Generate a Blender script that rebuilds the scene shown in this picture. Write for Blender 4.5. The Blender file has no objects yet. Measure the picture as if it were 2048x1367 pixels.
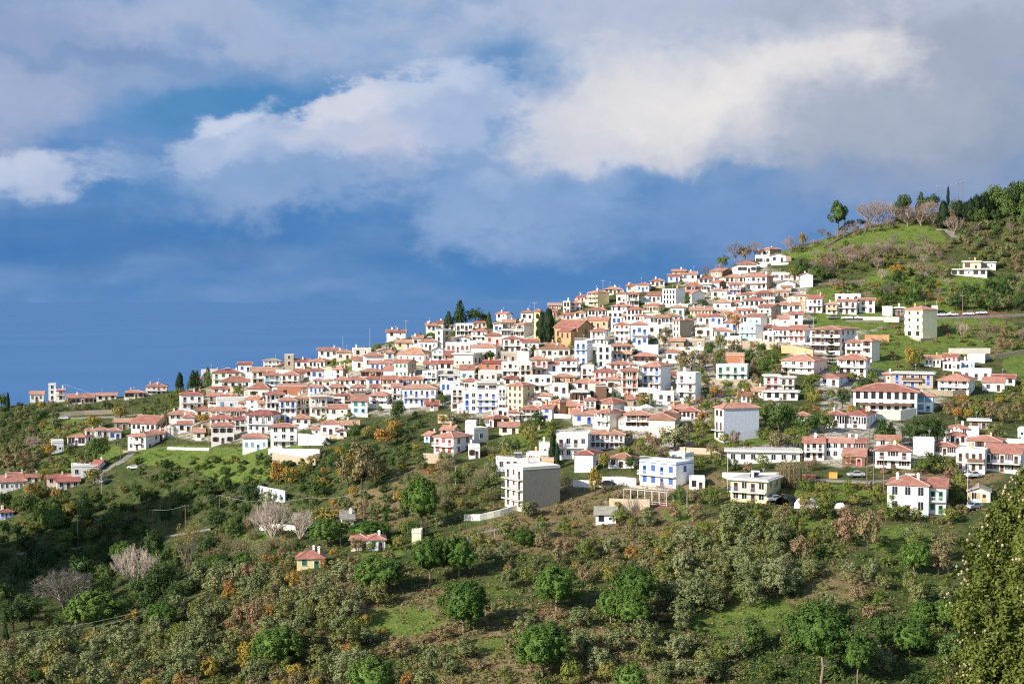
import bpy, math, random
import numpy as np
from mathutils import Vector, Matrix
R = math.radians
rng = random.Random(7)
nrs = np.random.RandomState(11)
SC = bpy.context.scene
COL = SC.collection

# ------------------------------------------------------------------ camera
F = 2844.0                      # focal length in photo pixels (2048 wide)
HOR = 600.0                     # photo row of the horizon
CZ = 150.0                      # height of the camera above the sea
TILT = math.atan((683.5 - HOR) / F)
cam = bpy.data.cameras.new('camera')
cam.sensor_width = 36.0
cam.lens = 36.0 * F / 2048.0
cam.clip_start = 1.0
cam.clip_end = 200000.0
camo = bpy.data.objects.new('camera', cam)
camo.location = (0, 0, CZ)
camo.rotation_euler = (math.pi / 2 - TILT, 0, 0)
COL.objects.link(camo)
SC.camera = camo

# ------------------------------------------------------------------ exposure
vs = SC.view_settings
vs.view_transform = 'Standard'
vs.look = 'None'
vs.exposure = 0.62
vs.gamma = 1.0
vs.use_curve_mapping = False
SC.cycles.max_bounces = 5
SC.cycles.diffuse_bounces = 2
SC.cycles.glossy_bounces = 2
SC.cycles.transmission_bounces = 2
SC.cycles.transparent_max_bounces = 4
SC.cycles.use_denoising = False
SC.cycles.filter_width = 1.15

# ------------------------------------------------------------------ sun
SUN = Vector((-0.74, -0.48, 0.46)).normalized()
sl = bpy.data.lights.new('sun', 'SUN')
sl.energy = 5.0
sl.angle = R(0.5)
sl.color = (1.0, 0.93, 0.83)
so = bpy.data.objects.new('sun', sl)
so.rotation_euler = SUN.to_track_quat('Z', 'Y').to_euler()
so.location = (-200, -100, 400)
COL.objects.link(so)

# ------------------------------------------------------------------ sky
world = bpy.data.worlds.new("World")
SC.world = world
world.use_nodes = True
try:
    world.cycles.sampling_method = 'MANUAL'
    world.cycles.sample_map_resolution = 1024
except Exception:
    pass
wt = world.node_tree
wt.nodes.clear()


class NG:
    """small helper for writing node graphs"""
    def __init__(self, tree):
        self.t = tree

    def n(self, kind, **kw):
        nd = self.t.nodes.new(kind)
        for k, v in kw.items():
            setattr(nd, k, v)
        return nd

    def put(self, sock, v):
        if hasattr(v, 'is_linked') or isinstance(v, bpy.types.NodeSocket):
            self.t.links.new(v, sock)
        elif v is not None:
            if isinstance(v, (tuple, list)) and len(v) == 3 and sock.type == 'RGBA':
                v = (*v, 1)
            sock.default_value = v

    def m(self, op, a, b=None, c=None, clamp=False):
        nd = self.n('ShaderNodeMath', operation=op, use_clamp=clamp)
        self.put(nd.inputs[0], a)
        if b is not None: self.put(nd.inputs[1], b)
        if c is not None: self.put(nd.inputs[2], c)
        return nd.outputs[0]

    def v(self, op, a, b=None, out=0):
        nd = self.n('ShaderNodeVectorMath', operation=op)
        self.put(nd.inputs[0], a)
        if b is not None: self.put(nd.inputs[1], b)
        return nd.outputs['Value' if out else 'Vector']

    def xyz(self, x, y, z):
        nd = self.n('ShaderNodeCombineXYZ')
        for i, q in enumerate((x, y, z)): self.put(nd.inputs[i], q)
        return nd.outputs[0]

    def noise(self, vec, scale, detail=4, rough=0.55, dist=0.0):
        nd = self.n('ShaderNodeTexNoise')
        if vec is not None: self.put(nd.inputs['Vector'], vec)
        nd.inputs['Scale'].default_value = scale
        nd.inputs['Detail'].default_value = detail
        nd.inputs['Roughness'].default_value = rough
        nd.inputs['Distortion'].default_value = dist
        return nd

    def rng(self, v, a, b, c=0.0, d=1.0, smooth=True):
        nd = self.n('ShaderNodeMapRange')
        nd.interpolation_type = 'SMOOTHSTEP' if smooth else 'LINEAR'
        self.put(nd.inputs[0], v)
        for i, q in enumerate((a, b, c, d)): nd.inputs[i + 1].default_value = q
        return nd.outputs[0]

    def mix(self, f, a, b, mode='MIX'):
        nd = self.n('ShaderNodeMix', data_type='RGBA', blend_type=mode)
        self.put(nd.inputs[0], f)
        self.put(nd.inputs[6], a)
        self.put(nd.inputs[7], b)
        return nd.outputs[2]

    def ramp(self, f, stops):
        nd = self.n('ShaderNodeValToRGB')
        self.put(nd.inputs[0], f)
        e = nd.color_ramp.elements
        while len(e) < len(stops): e.new(0.5)
        for q, (p, c) in zip(e, stops):
            q.position = p
            q.color = (*c, 1)
        return nd.outputs[0]


def srgb(r, g, b):
    f = lambda c: (c / 12.92 if c <= 0.04045 else ((c + 0.055) / 1.055) ** 2.4)
    return (f(r / 255), f(g / 255), f(b / 255))


def build_sky():
    g = NG(wt)
    sky = g.n('ShaderNodeTexSky', sky_type='NISHITA')
    sky.sun_disc = False
    sky.sun_elevation = math.asin(SUN.z)
    sky.sun_rotation = math.atan2(SUN.x, SUN.y)
    sky.air_density = 1.0
    sky.dust_density = 0.6
    geo = g.n('ShaderNodeTexCoord').outputs['Generated']
    sep = g.n('ShaderNodeSeparateXYZ')
    g.put(sep.inputs[0], geo)
    az = g.m('MULTIPLY', g.m('ARCTAN2', sep.outputs[0], sep.outputs[1]), 28.44)
    el = g.m('MULTIPLY', g.m('ARCSINE', sep.outputs[2]), 28.44)
    P = g.xyz(az, el, 0.0)                  # direction, in hundredths of a photo pixel
    warp = g.noise(P, 0.55, 6, 0.58).outputs['Color']
    warp = g.v('SUBTRACT', warp, (0.5, 0.5, 0.5))
    fine = g.noise(g.v('MULTIPLY', P, (0.8, 1.5, 1)), 1.1, 7, 0.60).outputs[0]
    streak = g.noise(g.v('MULTIPLY', P, (0.22, 0.9, 1)), 1.0, 5, 0.5).outputs[0]
    Pw = {}
    for amt in (0.5, 1.3, 2.2):
        w = g.v('MULTIPLY', warp, (amt * 1.3, amt, 0))
        Pw[amt] = g.v('ADD', P, w)
    # clear air and blue cloud veil by elevation
    veil = g.ramp(g.rng(el, -1.5, 9.0, smooth=False), [
        (0.0, srgb(112, 152, 208)), (0.10, srgb(100, 144, 205)), (0.22, srgb(82, 132, 198)), (0.36, srgb(90, 139, 204)),
        (0.5, srgb(106, 150, 210)), (0.75, srgb(110, 154, 212)), (1.0, srgb(128, 164, 214))])
    col = g.mix(g.rng(streak, 0.40, 0.72, 0, 0.42), veil, srgb(150, 174, 216))
    # (x, y, rx, ry, rot, soft, warp, opacity, colour, fine)  in photo pixels
    B = [
        (330, 60, 700, 150, 0, .9, 2.2, .75, (152, 173, 211), .7),
        (40, 150, 260, 170, 0, .9, 2.2, .70, (152, 167, 206), .6),
        (480, 70, 380, 52, 6, .9, 2.2, .60, (182, 190, 216), .9),
        (250, 130, 420, 22, 3, .9, 2.2, .5, (120, 152, 204), .8),
        (820, 28, 260, 18, 4, .9, 2.2, .55, (104, 146, 206), .8),
        (800, 75, 420, 100, 8, .9, 2.2, .60, (158, 182, 218), .6),
        (30, 210, 150, 90, 0, .9, 2.2, .5, (180, 190, 218), .6),
        (395, 215, 190, 46, -18, .8, 1.3, .85, (84, 142, 202), .4),
        (560, 195, 130, 34, 0, .8, 1.3, .8, (80, 140, 202), .4),
        (1060, 125, 120, 80, 10, .8, 1.3, .85, (82, 140, 204), .5),
        (1350, 20, 560, 130, 0, .9, 2.2, .85, (190, 198, 218), .5),
        (1840, 130, 420, 250, 0, .9, 2.2, .90, (172, 178, 198), .4),
        (1950, 20, 180, 60, 0, .9, 2.2, .55, (186, 196, 220), .6),
        (1830, 290, 420, 130, 0, .8, 2.2, .80, (158, 168, 193), .4),
        (620, 330, 330, 95, -10, .6, 2.2, .80, (160, 180, 218), .8),
        (455, 285, 130, 52, -20, .45, 1.3, .85, (178, 194, 224), 1.1),
        (590, 280, 130, 58, -10, .40, 1.3, .85, (182, 196, 224), 1.1),
        (700, 250, 130, 72, -16, .35, 1.3, .92, (190, 200, 224), 1.1),
        (810, 225, 130, 82, -14, .35, 1.3, .92, (182, 196, 224), 1.1),
        (905, 215, 130, 90, -10, .40, 1.3, .90, (178, 194, 224), 1.1),
        (985, 310, 210, 170, 0, .9, 2.2, .65, (160, 182, 220), .5),
        (465, 248, 90, 24, -22, .9, 1.3, .60, (214, 222, 238), 1.6),
        (695, 212, 110, 38, -22, .9, 1.3, .65, (222, 222, 232), 1.5),
        (775, 305, 80, 95, 0, .9, 2.2, .50, (206, 206, 222), .9),
        (885, 158, 110, 40, -12, .9, 1.3, .65, (196, 208, 230), 1.5),
        (300, 395, 150, 40, 8, .9, 1.3, .6, (92, 142, 204), .4),
        (1350, 230, 330, 140, -14, .9, 2.2, .95, (204, 207, 218), .45),
        (1185, 225, 160, 140, 0, .60, 1.3, .93, (208, 212, 224), .8),
        (1230, 140, 150, 90, 0, .8, 1.3, .85, (204, 209, 222), .7),
        (1290, 285, 260, 60, 0, .9, 2.2, .7, (206, 209, 221), .4),
        (1310, 190, 190, 95, -12, .9, 2.2, .75, (228, 226, 227), .6),
        (1590, 150, 240, 80, -14, .9, 2.2, .85, (228, 226, 228), .8),
        (1440, 230, 200, 70, -10, .9, 2.2, .65, (231, 229, 229), .7),
        (1720, 255, 270, 95, -8, .9, 2.2, .75, (174, 183, 204), .5),
        (1560, 75, 220, 40, -12, .9, 2.2, .5, (188, 198, 218), .7),
        (1040, 110, 120, 80, 20, .9, 2.2, .55, (96, 146, 206), .9),
        (85, 360, 125, 52, -6, .6, 1.3, .85, (186, 198, 224), 1.1),
        (60, 345, 90, 30, -10, .9, 1.3, .4, (206, 214, 234), 1.3),
        (240, 340, 85, 28, 10, .8, 1.3, .55, (150, 176, 216), 1.2),
        (1330, 380, 330, 42, 0, .8, 2.2, .65, (98, 146, 208), .6),
        (1500, 430, 420, 80, 0, .9, 2.2, .60, (136, 164, 212), .6),
        (1850, 385, 330, 50, 0, .8, 2.2, .6, (148, 165, 202), .4),
        (985, 375, 44, 40, 20, .9, 1.3, .55, (190, 206, 232), 1.6),
        (920, 440, 80, 80, 20, .9, 1.3, .5, (160, 184, 222), 1.2),
        (1010, 490, 170, 46, 4, .8, 1.3, .5, (150, 176, 220), 1.0),
        (1090, 420, 190, 90, 0, .9, 2.2, .5, (152, 178, 220), .8),
        (700, 370, 420, 60, 4, .9, 2.2, .45, (122, 160, 212), .6),
        (420, 590, 380, 26, -4, .9, 1.3, .35, (120, 156, 210), .9),
        (90, 620, 60, 18, 0, .9, 1.3, .35, (128, 164, 214), 1.2),
        (200, 470, 330, 60, 0, .9, 2.2, .55, (74, 124, 190), .5),
        (900, 545, 420, 40, 0, .9, 2.2, .4, (82, 136, 202), .5),
    ]
    for (x, y, rx, ry, rot, soft, wp, op, c, fi) in B:
        cx = math.atan((x - 1024) / F) * 28.44
        cy = math.atan((HOR - y) / F) * 28.44
        mp = g.n('ShaderNodeMapping', vector_type='TEXTURE')
        g.put(mp.inputs[0], Pw[wp])
        mp.inputs[1].default_value = (cx, cy, 0)
        mp.inputs[2].default_value = (0, 0, R(-rot))
        mp.inputs[3].default_value = (rx / 100, ry / 100, 1)
        d = g.v('LENGTH', mp.outputs[0], out=1)
        d = g.m('ADD', d, g.m('MULTIPLY', g.m('SUBTRACT', 0.5, fine), fi * 1.7))
        f = g.rng(d, 1.0 - soft * 0.75, 1.0 + soft * 0.35, op, 0.0)
        col = g.mix(f, col, srgb(*c))
    # billows: broken tone inside the clouds
    til = g.noise(g.v('MULTIPLY', Pw[1.3], (0.9, 1.3, 1)), 0.9, 8, 0.60).outputs[0]
    tk = g.rng(til, 0.28, 0.72, 0.93, 1.07, smooth=False)
    col = g.mix(1.0, col, g.xyz(tk, g.m('POWER', tk, 0.8), g.m('POWER', tk, 0.5)), 'MULTIPLY')
    lum = g.v('DOT_PRODUCT', col, (0.2, 0.7, 0.1), out=1)
    col = g.mix(1.0, col, g.xyz(g.rng(lum, 0.18, 0.62, 0.84, 0.99), g.rng(lum, 0.18, 0.62, 0.92, 0.99), g.rng(lum, 0.18, 0.62, 0.86, 0.985)), 'MULTIPLY')
    # clouds fill the sky in front, the open Nishita sky shows overhead and behind
    b1 = g.n('ShaderNodeBackground')
    g.put(b1.inputs[0], sky.outputs[0])
    b1.inputs[1].default_value = 0.13
    b2 = g.n('ShaderNodeBackground')
    g.put(b2.inputs[0], col)
    b2.inputs[1].default_value = 0.655
    ms = g.n('ShaderNodeMixShader')
    cov = g.m('MULTIPLY', g.rng(el, 9.0, 17.0, 1.0, 0.0), g.rng(sep.outputs[1], 0.25, 0.6))
    g.put(ms.inputs[0], cov)
    wt.links.new(b1.outputs[0], ms.inputs[1])
    wt.links.new(b2.outputs[0], ms.inputs[2])
    out = g.n('ShaderNodeOutputWorld')
    wt.links.new(ms.outputs[0], out.inputs[0])


build_sky()

# ------------------------------------------------------------------ ground: a height field read from the photograph
# columns: photo x -> [(photo y, pixels per metre at that row)], from the ridge down
COLS = [
    (0, [(812, 4.5), (830, 4.65), (860, 4.9), (900, 5.2), (945, 5.5), (1000, 5.8), (1110, 6.3), (1260, 8.6), (1380, 10.3)]),
    (200, [(797, 4.55), (815, 4.7), (845, 4.95), (880, 5.25), (920, 5.6), (970, 5.9), (1080, 6.4), (1230, 8.3), (1380, 10.5)]),
    (400, [(774, 4.6), (795, 4.8), (825, 5.1), (860, 5.45), (895, 5.75), (945, 6.1), (1040, 6.6), (1170, 8.3), (1380, 10.8)]),
    (600, [(737, 4.7), (760, 4.9), (795, 5.25), (835, 5.65), (875, 6.0), (930, 6.5), (1020, 7.1), (1140, 8.8), (1380, 11.0)]),
    (800, [(678, 4.7), (715, 4.95), (760, 5.35), (810, 5.8), (860, 6.3), (925, 6.9), (1010, 7.6), (1150, 9.1), (1380, 11.2)]),
    (1000, [(645, 4.6), (685, 4.9), (735, 5.35), (790, 5.85), (850, 6.4), (920, 7.1), (1010, 7.9), (1160, 9.4), (1380, 11.4)]),
    (1200, [(595, 4.5), (640, 4.85), (700, 5.35), (765, 5.9), (840, 6.6), (915, 7.3), (1010, 8.1), (1170, 9.6), (1380, 11.5)]),
    (1420, [(545, 4.35), (600, 4.7), (670, 5.2), (750, 5.9), (840, 6.8), (920, 7.6), (1010, 8.4), (1180, 9.8), (1380, 11.6)]),
    (1640, [(480, 4.2), (545, 4.55), (640, 5.1), (740, 5.9), (840, 6.9), (930, 7.9), (1020, 8.7), (1190, 10), (1380, 11.8)]),
    (1850, [(428, 4.05), (500, 4.4), (620, 5.0), (740, 5.8), (850, 7.0), (950, 8.2), (1040, 8.8), (1200, 10.2), (1380, 12)]),
    (2060, [(400, 4.0), (500, 4.4), (640, 5.1), (745, 5.8), (850, 6.9), (960, 8.3), (1060, 9.2), (1220, 10.5), (1380, 12)]),
]


def pchip(xk, yk, x):
    """monotone cubic through the points, linear beyond them"""
    xk = np.asarray(xk, float); yk = np.asarray(yk, float); x = np.asarray(x, float)
    h = np.diff(xk); d = np.diff(yk) / h
    m = np.zeros(len(xk))
    for i in range(1, len(xk) - 1):
        if d[i - 1] * d[i] > 0:
            w1 = 2 * h[i] + h[i - 1]; w2 = h[i] + 2 * h[i - 1]
            m[i] = (w1 + w2) / (w1 / d[i - 1] + w2 / d[i])
    m[0] = d[0]; m[-1] = d[-1]
    i = np.clip(np.searchsorted(xk, x) - 1, 0, len(h) - 1)
    t = (x - xk[i]) / h[i]
    out = ((1 + 2 * t) * (1 - t) ** 2 * yk[i] + t * (1 - t) ** 2 * h[i] * m[i]
           + t * t * (3 - 2 * t) * yk[i + 1] + t * t * (t - 1) * h[i] * m[i + 1])
    lo = x < xk[0]; hi = x > xk[-1]
    out = np.where(lo, yk[0] + m[0] * (x - xk[0]), out)
    out = np.where(hi, yk[-1] + m[-1] * (x - xk[-1]), out)
    return out


_cx = [c[0] for c in COLS]
_NL = 9
_LV = np.array([[p for p in c[1]] for c in COLS])     # col, level, (y,s)


def column(x):
    """dense (y, s) of one photo column, from far behind the ridge to the camera's feet"""
    xc = min(max(x, -60), 2120)
    ys = [float(pchip(_cx, _LV[:, k, 0], xc)) for k in range(_NL)]
    ss = [float(pchip(_cx, _LV[:, k, 1], xc)) for k in range(_NL)]
    t = np.linspace(0, _NL - 1, 161)
    yd = pchip(range(_NL), ys, t)
    sd = pchip(range(_NL), ss, t)
    # over the ridge and down to the sea
    r0, s0 = ys[0], ss[0]
    back = [(HOR + 168 * s0 * .30, s0 * .30), (HOR + (r0 - HOR + 150), s0 * .55), (r0 + 70, s0 * .75), (r0 + 18, s0 * .90), (r0 + 3, s0 * .965)]
    b_y = np.array([b[0] for b in back]); b_s = np.array([b[1] for b in back])
    near = [(1420, 13.6), (1446, 16), (1462, 20), (1475, 30), (1490, 60), (1560, 140), (1900, 500), (3400, 1500)]
    n_y = np.array([b[0] for b in near]); n_s = np.array([b[1] for b in near])
    return b_y, b_s, yd, sd, n_y, n_s


_cache = {}


def S_at(x, y):
    """pixels per metre where the photo pixel meets the ground"""
    k = round(x / 4)
    if k not in _cache:
        _, _, yd, sd, n_y, n_s = column(k * 4)
        _cache[k] = (np.concatenate([yd, n_y]), np.concatenate([sd, n_s]))
    yd, sd = _cache[k]
    return float(np.interp(y, yd, sd))


CT, ST = math.cos(TILT), math.sin(TILT)


def pt(x, y, s):
    D = F / s
    a = (x - 1024) / F; b = (683.5 - y) / F
    return Vector((D * a, D * (CT + b * ST), CZ + D * (-ST + b * CT)))


def bump(X, Y):
    """rise added out of view on the left, shaped to shade the ravine"""
    h = 126 * math.exp(-(((X + 285) / 62) ** 2 + ((Y - 335) / (62 if Y > 335 else 95)) ** 2))
    k = min(1, max(0, (-60 - X) / 60))  # the added shading rise fades out towards the visible slope
    return h * k


def gp(x, y):
    """photo pixel -> point on the ground"""
    p = pt(x, y, S_at(x, y))
    p.z += bump(p.x, p.y)
    return p


def to_px(p):
    dx, dy, dz = p[0], p[1], p[2] - CZ
    D = dy * CT - dz * ST
    return 1024 + F * dx / D, 683.5 - F * (dy * ST + dz * CT) / D


def link(name, me, parent=None, loc=None):
    o = bpy.data.objects.new(name, me)
    COL.objects.link(o)
    if parent is not None: o.parent = parent
    if loc is not None: o.location = loc
    return o


def tag(o, label, cat, group=None, kind=None):
    if label: o['label'] = label
    if cat: o['category'] = cat
    if group: o['group'] = group
    if kind: o['kind'] = kind
    return o


def structure(o):
    o['kind'] = 'structure'
    return o

# ------------------------------------------------------------------ materials
MATS = {}


def mat(name, col, rough=0.85, var=0.12, scale=0.6, spec=0.3, dirt=None, dirt_amt=0.3, objvar=0.0, bump_s=None, bump=0.0, metal=0.0):
    if name in MATS: return MATS[name]
    m = bpy.data.materials.new(name)
    m.use_nodes = True
    t = m.node_tree
    g = NG(t)
    b = t.nodes['Principled BSDF']
    tc = g.n('ShaderNodeTexCoord').outputs['Object']
    nz = g.noise(tc, scale, 5, 0.6).outputs[0]
    f = g.rng(nz, 0.25, 0.75, 1 - var, 1 + var, smooth=False)
    c = g.mix(1.0, (*col, 1), g.xyz(f, f, f), 'MULTIPLY')
    if dirt is not None:
        nz2 = g.noise(g.v('MULTIPLY', tc, (1, 1, 0.30)), scale * 2.3, 6, 0.65).outputs[0]
        c = g.mix(g.rng(nz2, 0.52, 0.74, 0, dirt_amt), c, (*dirt, 1))
    if objvar:
        r = g.n('ShaderNodeObjectInfo').outputs['Random']
        q = g.rng(r, 0, 1, 1 - objvar, 1 + objvar, smooth=False)
        c = g.mix(1.0, c, g.xyz(q, q, q), 'MULTIPLY')
    g.put(b.inputs['Base Color'], c)
    b.inputs['Roughness'].default_value = rough
    b.inputs['Specular IOR Level'].default_value = spec
    b.inputs['Metallic'].default_value = metal
    if bump:
        bn = g.n('ShaderNodeBump')
        bn.inputs['Strength'].default_value = bump
        bn.inputs['Distance'].default_value = 0.1
        g.put(bn.inputs['Height'], g.noise(tc, bump_s or 4.0, 4).outputs[0])
        t.links.new(bn.outputs[0], b.inputs['Normal'])
    MATS[name] = m
    return m


def tile_mat(name, c1, c2, c3):
    """weathered roof tiles: per-roof tone, patches, courses"""
    m = bpy.data.materials.new(name)
    m.use_nodes = True
    t = m.node_tree
    g = NG(t)
    b = t.nodes['Principled BSDF']
    tc = g.n('ShaderNodeTexCoord').outputs['Object']
    oi = g.n('ShaderNodeObjectInfo').outputs['Random']
    nz = g.noise(g.v('ADD', tc, g.xyz(g.m('MULTIPLY', oi, 50), 0, 0)), 0.55, 6, 0.65).outputs[0]
    c = g.ramp(g.m('ADD', nz, g.m('MULTIPLY', g.m('SUBTRACT', oi, 0.5), 0.35)), [(0.3, c1), (0.5, c2), (0.72, c3)])
    sp = g.noise(tc, 3.2, 3, 0.7).outputs[0]
    k = g.rng(sp, 0.3, 0.7, 0.72, 1.22, smooth=False)
    c = g.mix(1.0, c, g.xyz(k, k, k), 'MULTIPLY')
    wv = g.n('ShaderNodeTexWave', wave_type='BANDS', bands_direction='X')
    g.put(wv.inputs[0], tc)
    wv.inputs['Scale'].default_value = 1.3
    wv.inputs['Distortion'].default_value = 0.3
    wk = g.rng(wv.outputs[1], 0, 1, 0.82, 1.08, smooth=False)
    c = g.mix(1.0, c, g.xyz(wk, wk, wk), 'MULTIPLY')
    g.put(b.inputs['Base Color'], c)
    b.inputs['Roughness'].default_value = 0.9
    b.inputs['Specular IOR Level'].default_value = 0.2
    bn = g.n('ShaderNodeBump')
    bn.inputs['Strength'].default_value = 0.35
    bn.inputs['Distance'].default_value = 0.06
    g.put(bn.inputs['Height'], wv.outputs[1])
    t.links.new(bn.outputs[0], b.inputs['Normal'])
    MATS[name] = m
    return m


tile_mat('tile_r', (0.275, 0.118, 0.087), (0.395, 0.178, 0.132), (0.475, 0.262, 0.195))
tile_mat('tile_d', (0.22, 0.076, 0.062), (0.33, 0.112, 0.090), (0.38, 0.155, 0.12))
tile_mat('tile_o', (0.29, 0.15, 0.098), (0.43, 0.225, 0.145), (0.50, 0.32, 0.22))
tile_mat('tile_k', (0.20, 0.19, 0.16), (0.30, 0.28, 0.23), (0.40, 0.36, 0.29))
mat('ridge_mortar', (0.55, 0.33, 0.24), var=.25, scale=1.5)
WALLC = {
    'w': mat('plaster_white', (0.775, 0.755, 0.725), var=.05, dirt=(0.50, 0.45, 0.38), dirt_amt=.50, objvar=.05, scale=.5),
    'c': mat('plaster_cream', (0.735, 0.68, 0.575), var=.06, dirt=(0.48, 0.41, 0.30), dirt_amt=.35, objvar=.07, scale=.5),
    'y': mat('plaster_yellow', (0.76, 0.62, 0.33), var=.06, dirt=(0.50, 0.40, 0.24), dirt_amt=.35, objvar=.05, scale=.5),
    'q': mat('plaster_pale_yellow', (0.78, 0.69, 0.45), var=.06, dirt=(0.50, 0.42, 0.28), dirt_amt=.35, objvar=.03, scale=.5),
    'p': mat('plaster_pink', (0.79, 0.62, 0.54), var=.05, dirt=(0.55, 0.42, 0.36), dirt_amt=.3, objvar=.06, scale=.5),
    'o': mat('plaster_orange', (0.62, 0.34, 0.18), var=.08, dirt=(0.40, 0.24, 0.14), dirt_amt=.4, objvar=.07, scale=.5),
    't': mat('wall_stone', (0.40, 0.32, 0.23), var=.32, scale=2.6, dirt=(0.20, 0.165, 0.13), dirt_amt=.8, objvar=.12, bump=.6, bump_s=2.5),
    'b': mat('wall_brick', (0.44, 0.18, 0.10), var=.22, scale=2.2, dirt=(0.30, 0.13, 0.08), dirt_amt=.6, objvar=.08, bump=.4, bump_s=3),
    'g': mat('wall_concrete', (0.28, 0.25, 0.205), var=.12, scale=.7, dirt=(0.24, 0.22, 0.19), dirt_amt=.7, objvar=.05),
    'l': mat('plaster_pale_blue', (0.62, 0.68, 0.74), var=.05, dirt=(0.46, 0.48, 0.5), dirt_amt=.4, objvar=.05, scale=.5),
    'u': mat('wall_blue_grey', (0.50, 0.53, 0.60), var=.16, scale=1.8, dirt=(0.38, 0.39, 0.43), dirt_amt=.6),
    'h': mat('church_stone', (0.43, 0.27, 0.135), var=.22, scale=1.8, dirt=(0.30, 0.16, 0.08), dirt_amt=.6, bump=.5, bump_s=2.5),
    'd': mat('wall_dark_stone', (0.17, 0.145, 0.115), var=.3, scale=2.2, dirt=(0.10, 0.09, 0.07), dirt_amt=.8, bump=.6, bump_s=2.5),
    'n': mat('wall_timber', (0.17, 0.095, 0.06), var=.25, scale=1.5),
}
SHUT = {
    'b': mat('paint_blue', (0.035, 0.11, 0.46), .5, var=.1),
    'r': mat('paint_red', (0.42, 0.075, 0.065), .5, var=.12),
    'n': mat('paint_brown', (0.105, 0.055, 0.036), .6, var=.2),
    'g': mat('paint_green', (0.03, 0.14, 0.08), .5, var=.15),
    't': mat('paint_teal', (0.03, 0.26, 0.26), .5, var=.1),
    'w': mat('paint_white', (0.74, 0.73, 0.71), .5, var=.04),
    'o': mat('paint_ochre', (0.55, 0.31, 0.13), .6, var=.12),
    's': mat('paint_sky', (0.14, 0.36, 0.58), .5, var=.1),
}
M_GLASS = mat('window_glass', (0.022, 0.026, 0.034), .12, var=.3, spec=.6, scale=.7)
M_FRAME = SHUT['w']
M_SLAB = mat('slab_edge', (0.66, 0.63, 0.58), var=.12, dirt=(0.40, 0.36, 0.31), dirt_amt=.5)
M_RAIL = mat('railing_iron', (0.10, 0.10, 0.11), .5)
M_RAILW = mat('railing_white', (0.72, 0.71, 0.68), .5)
M_DARK = mat('interior_dark', (0.03, 0.028, 0.026), .9)
M_ROOFTOP = mat('flat_roof', (0.52, 0.49, 0.45), var=.2, dirt=(0.33, 0.30, 0.27), dirt_amt=.6)
M_BARK = mat('bark', (0.085, 0.058, 0.040), var=.35, scale=3)
M_BARKP = mat('bark_pale', (0.24, 0.175, 0.135), var=.25, scale=1.5)
M_POLE = mat('pole_timber', (0.19, 0.125, 0.09), var=.3, scale=1.2)
M_STEEL = mat('steel_grey', (0.42, 0.43, 0.44), .45, var=.08)
M_ROAD = mat('asphalt', (0.20, 0.185, 0.165), var=.2, scale=.4, dirt=(0.28, 0.255, 0.22), dirt_amt=.6)


def leaf_mat(name, cols, spread=.30, trans=.12, rough=.7):
    m = bpy.data.materials.new(name)
    m.use_nodes = True
    t = m.node_tree
    g = NG(t)
    b = t.nodes['Principled BSDF']
    oi = g.n('ShaderNodeObjectInfo').outputs['Random']
    gi = g.n('ShaderNodeNewGeometry')
    isl = gi.outputs['Random Per Island']
    nz = g.noise(gi.outputs['Position'], 0.45, 3, 0.6).outputs[0]
    f = g.m('ADD', oi, g.m('MULTIPLY', g.m('SUBTRACT', nz, 0.5), 0.7))
    n = len(cols)
    c = g.ramp(f, [((i + .5) / n, q) for i, q in enumerate(cols)])
    k = g.rng(isl, 0, 1, 1 - spread, 1 + spread, smooth=False)
    c = g.mix(1.0, c, g.xyz(k, k, k), 'MULTIPLY')
    g.put(b.inputs['Base Color'], c)
    b.inputs['Roughness'].default_value = rough
    b.inputs['Specular IOR Level'].default_value = 0.15
    # thin leaves let some sun through
    tr = g.n('ShaderNodeBsdfTranslucent')
    g.put(tr.inputs[0], g.mix(1.0, c, (1.25, 1.2, .75), 'MULTIPLY'))
    mx = g.n('ShaderNodeMixShader')
    mx.inputs[0].default_value = trans
    t.links.new(b.outputs[0], mx.inputs[1]); t.links.new(tr.outputs[0], mx.inputs[2])
    t.links.new(mx.outputs[0], t.nodes['Material Output'].inputs[0])
    MATS[name] = m
    return m


L_PINE = leaf_mat('leaf_pine', [(0.063, 0.118, 0.022), (0.082, 0.146, 0.027), (0.105, 0.170, 0.034)], 0.28)
L_OLIVE = leaf_mat('leaf_olive', [(0.139, 0.163, 0.063), (0.177, 0.201, 0.083), (0.217, 0.235, 0.108), (0.171, 0.178, 0.057)], 0.22)
L_DARK = leaf_mat('leaf_evergreen', [(0.041, 0.073, 0.021), (0.063, 0.105, 0.026), (0.094, 0.141, 0.036)], 0.30)
L_CYP = leaf_mat('leaf_cypress', [(0.016, 0.032, 0.012), (0.022, 0.042, 0.016)], .4, .15)
L_CYPN = leaf_mat('leaf_cypress_near', [(0.073, 0.104, 0.019), (0.053, 0.081, 0.016), (0.096, 0.118, 0.021)], 0.40)
L_AUT = leaf_mat('leaf_autumn', [(0.266, 0.211, 0.040), (0.362, 0.251, 0.046), (0.350, 0.165, 0.052), (0.242, 0.205, 0.057)], 0.25)
L_BROWN = leaf_mat('leaf_brown', [(0.209, 0.177, 0.083), (0.256, 0.182, 0.097), (0.178, 0.170, 0.072), (0.271, 0.170, 0.100)], 0.22)
L_SHRUB = leaf_mat('leaf_shrub', [(0.122, 0.161, 0.033), (0.182, 0.199, 0.041), (0.097, 0.140, 0.033), (0.232, 0.213, 0.054)], 0.26)
L_REED = leaf_mat('leaf_reed', [(0.19, 0.19, 0.085), (0.24, 0.20, 0.11)], .35)
L_GREEN = leaf_mat('leaf_fresh', [(0.075, 0.125, 0.022), (0.055, 0.10, 0.02)], .4)
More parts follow.
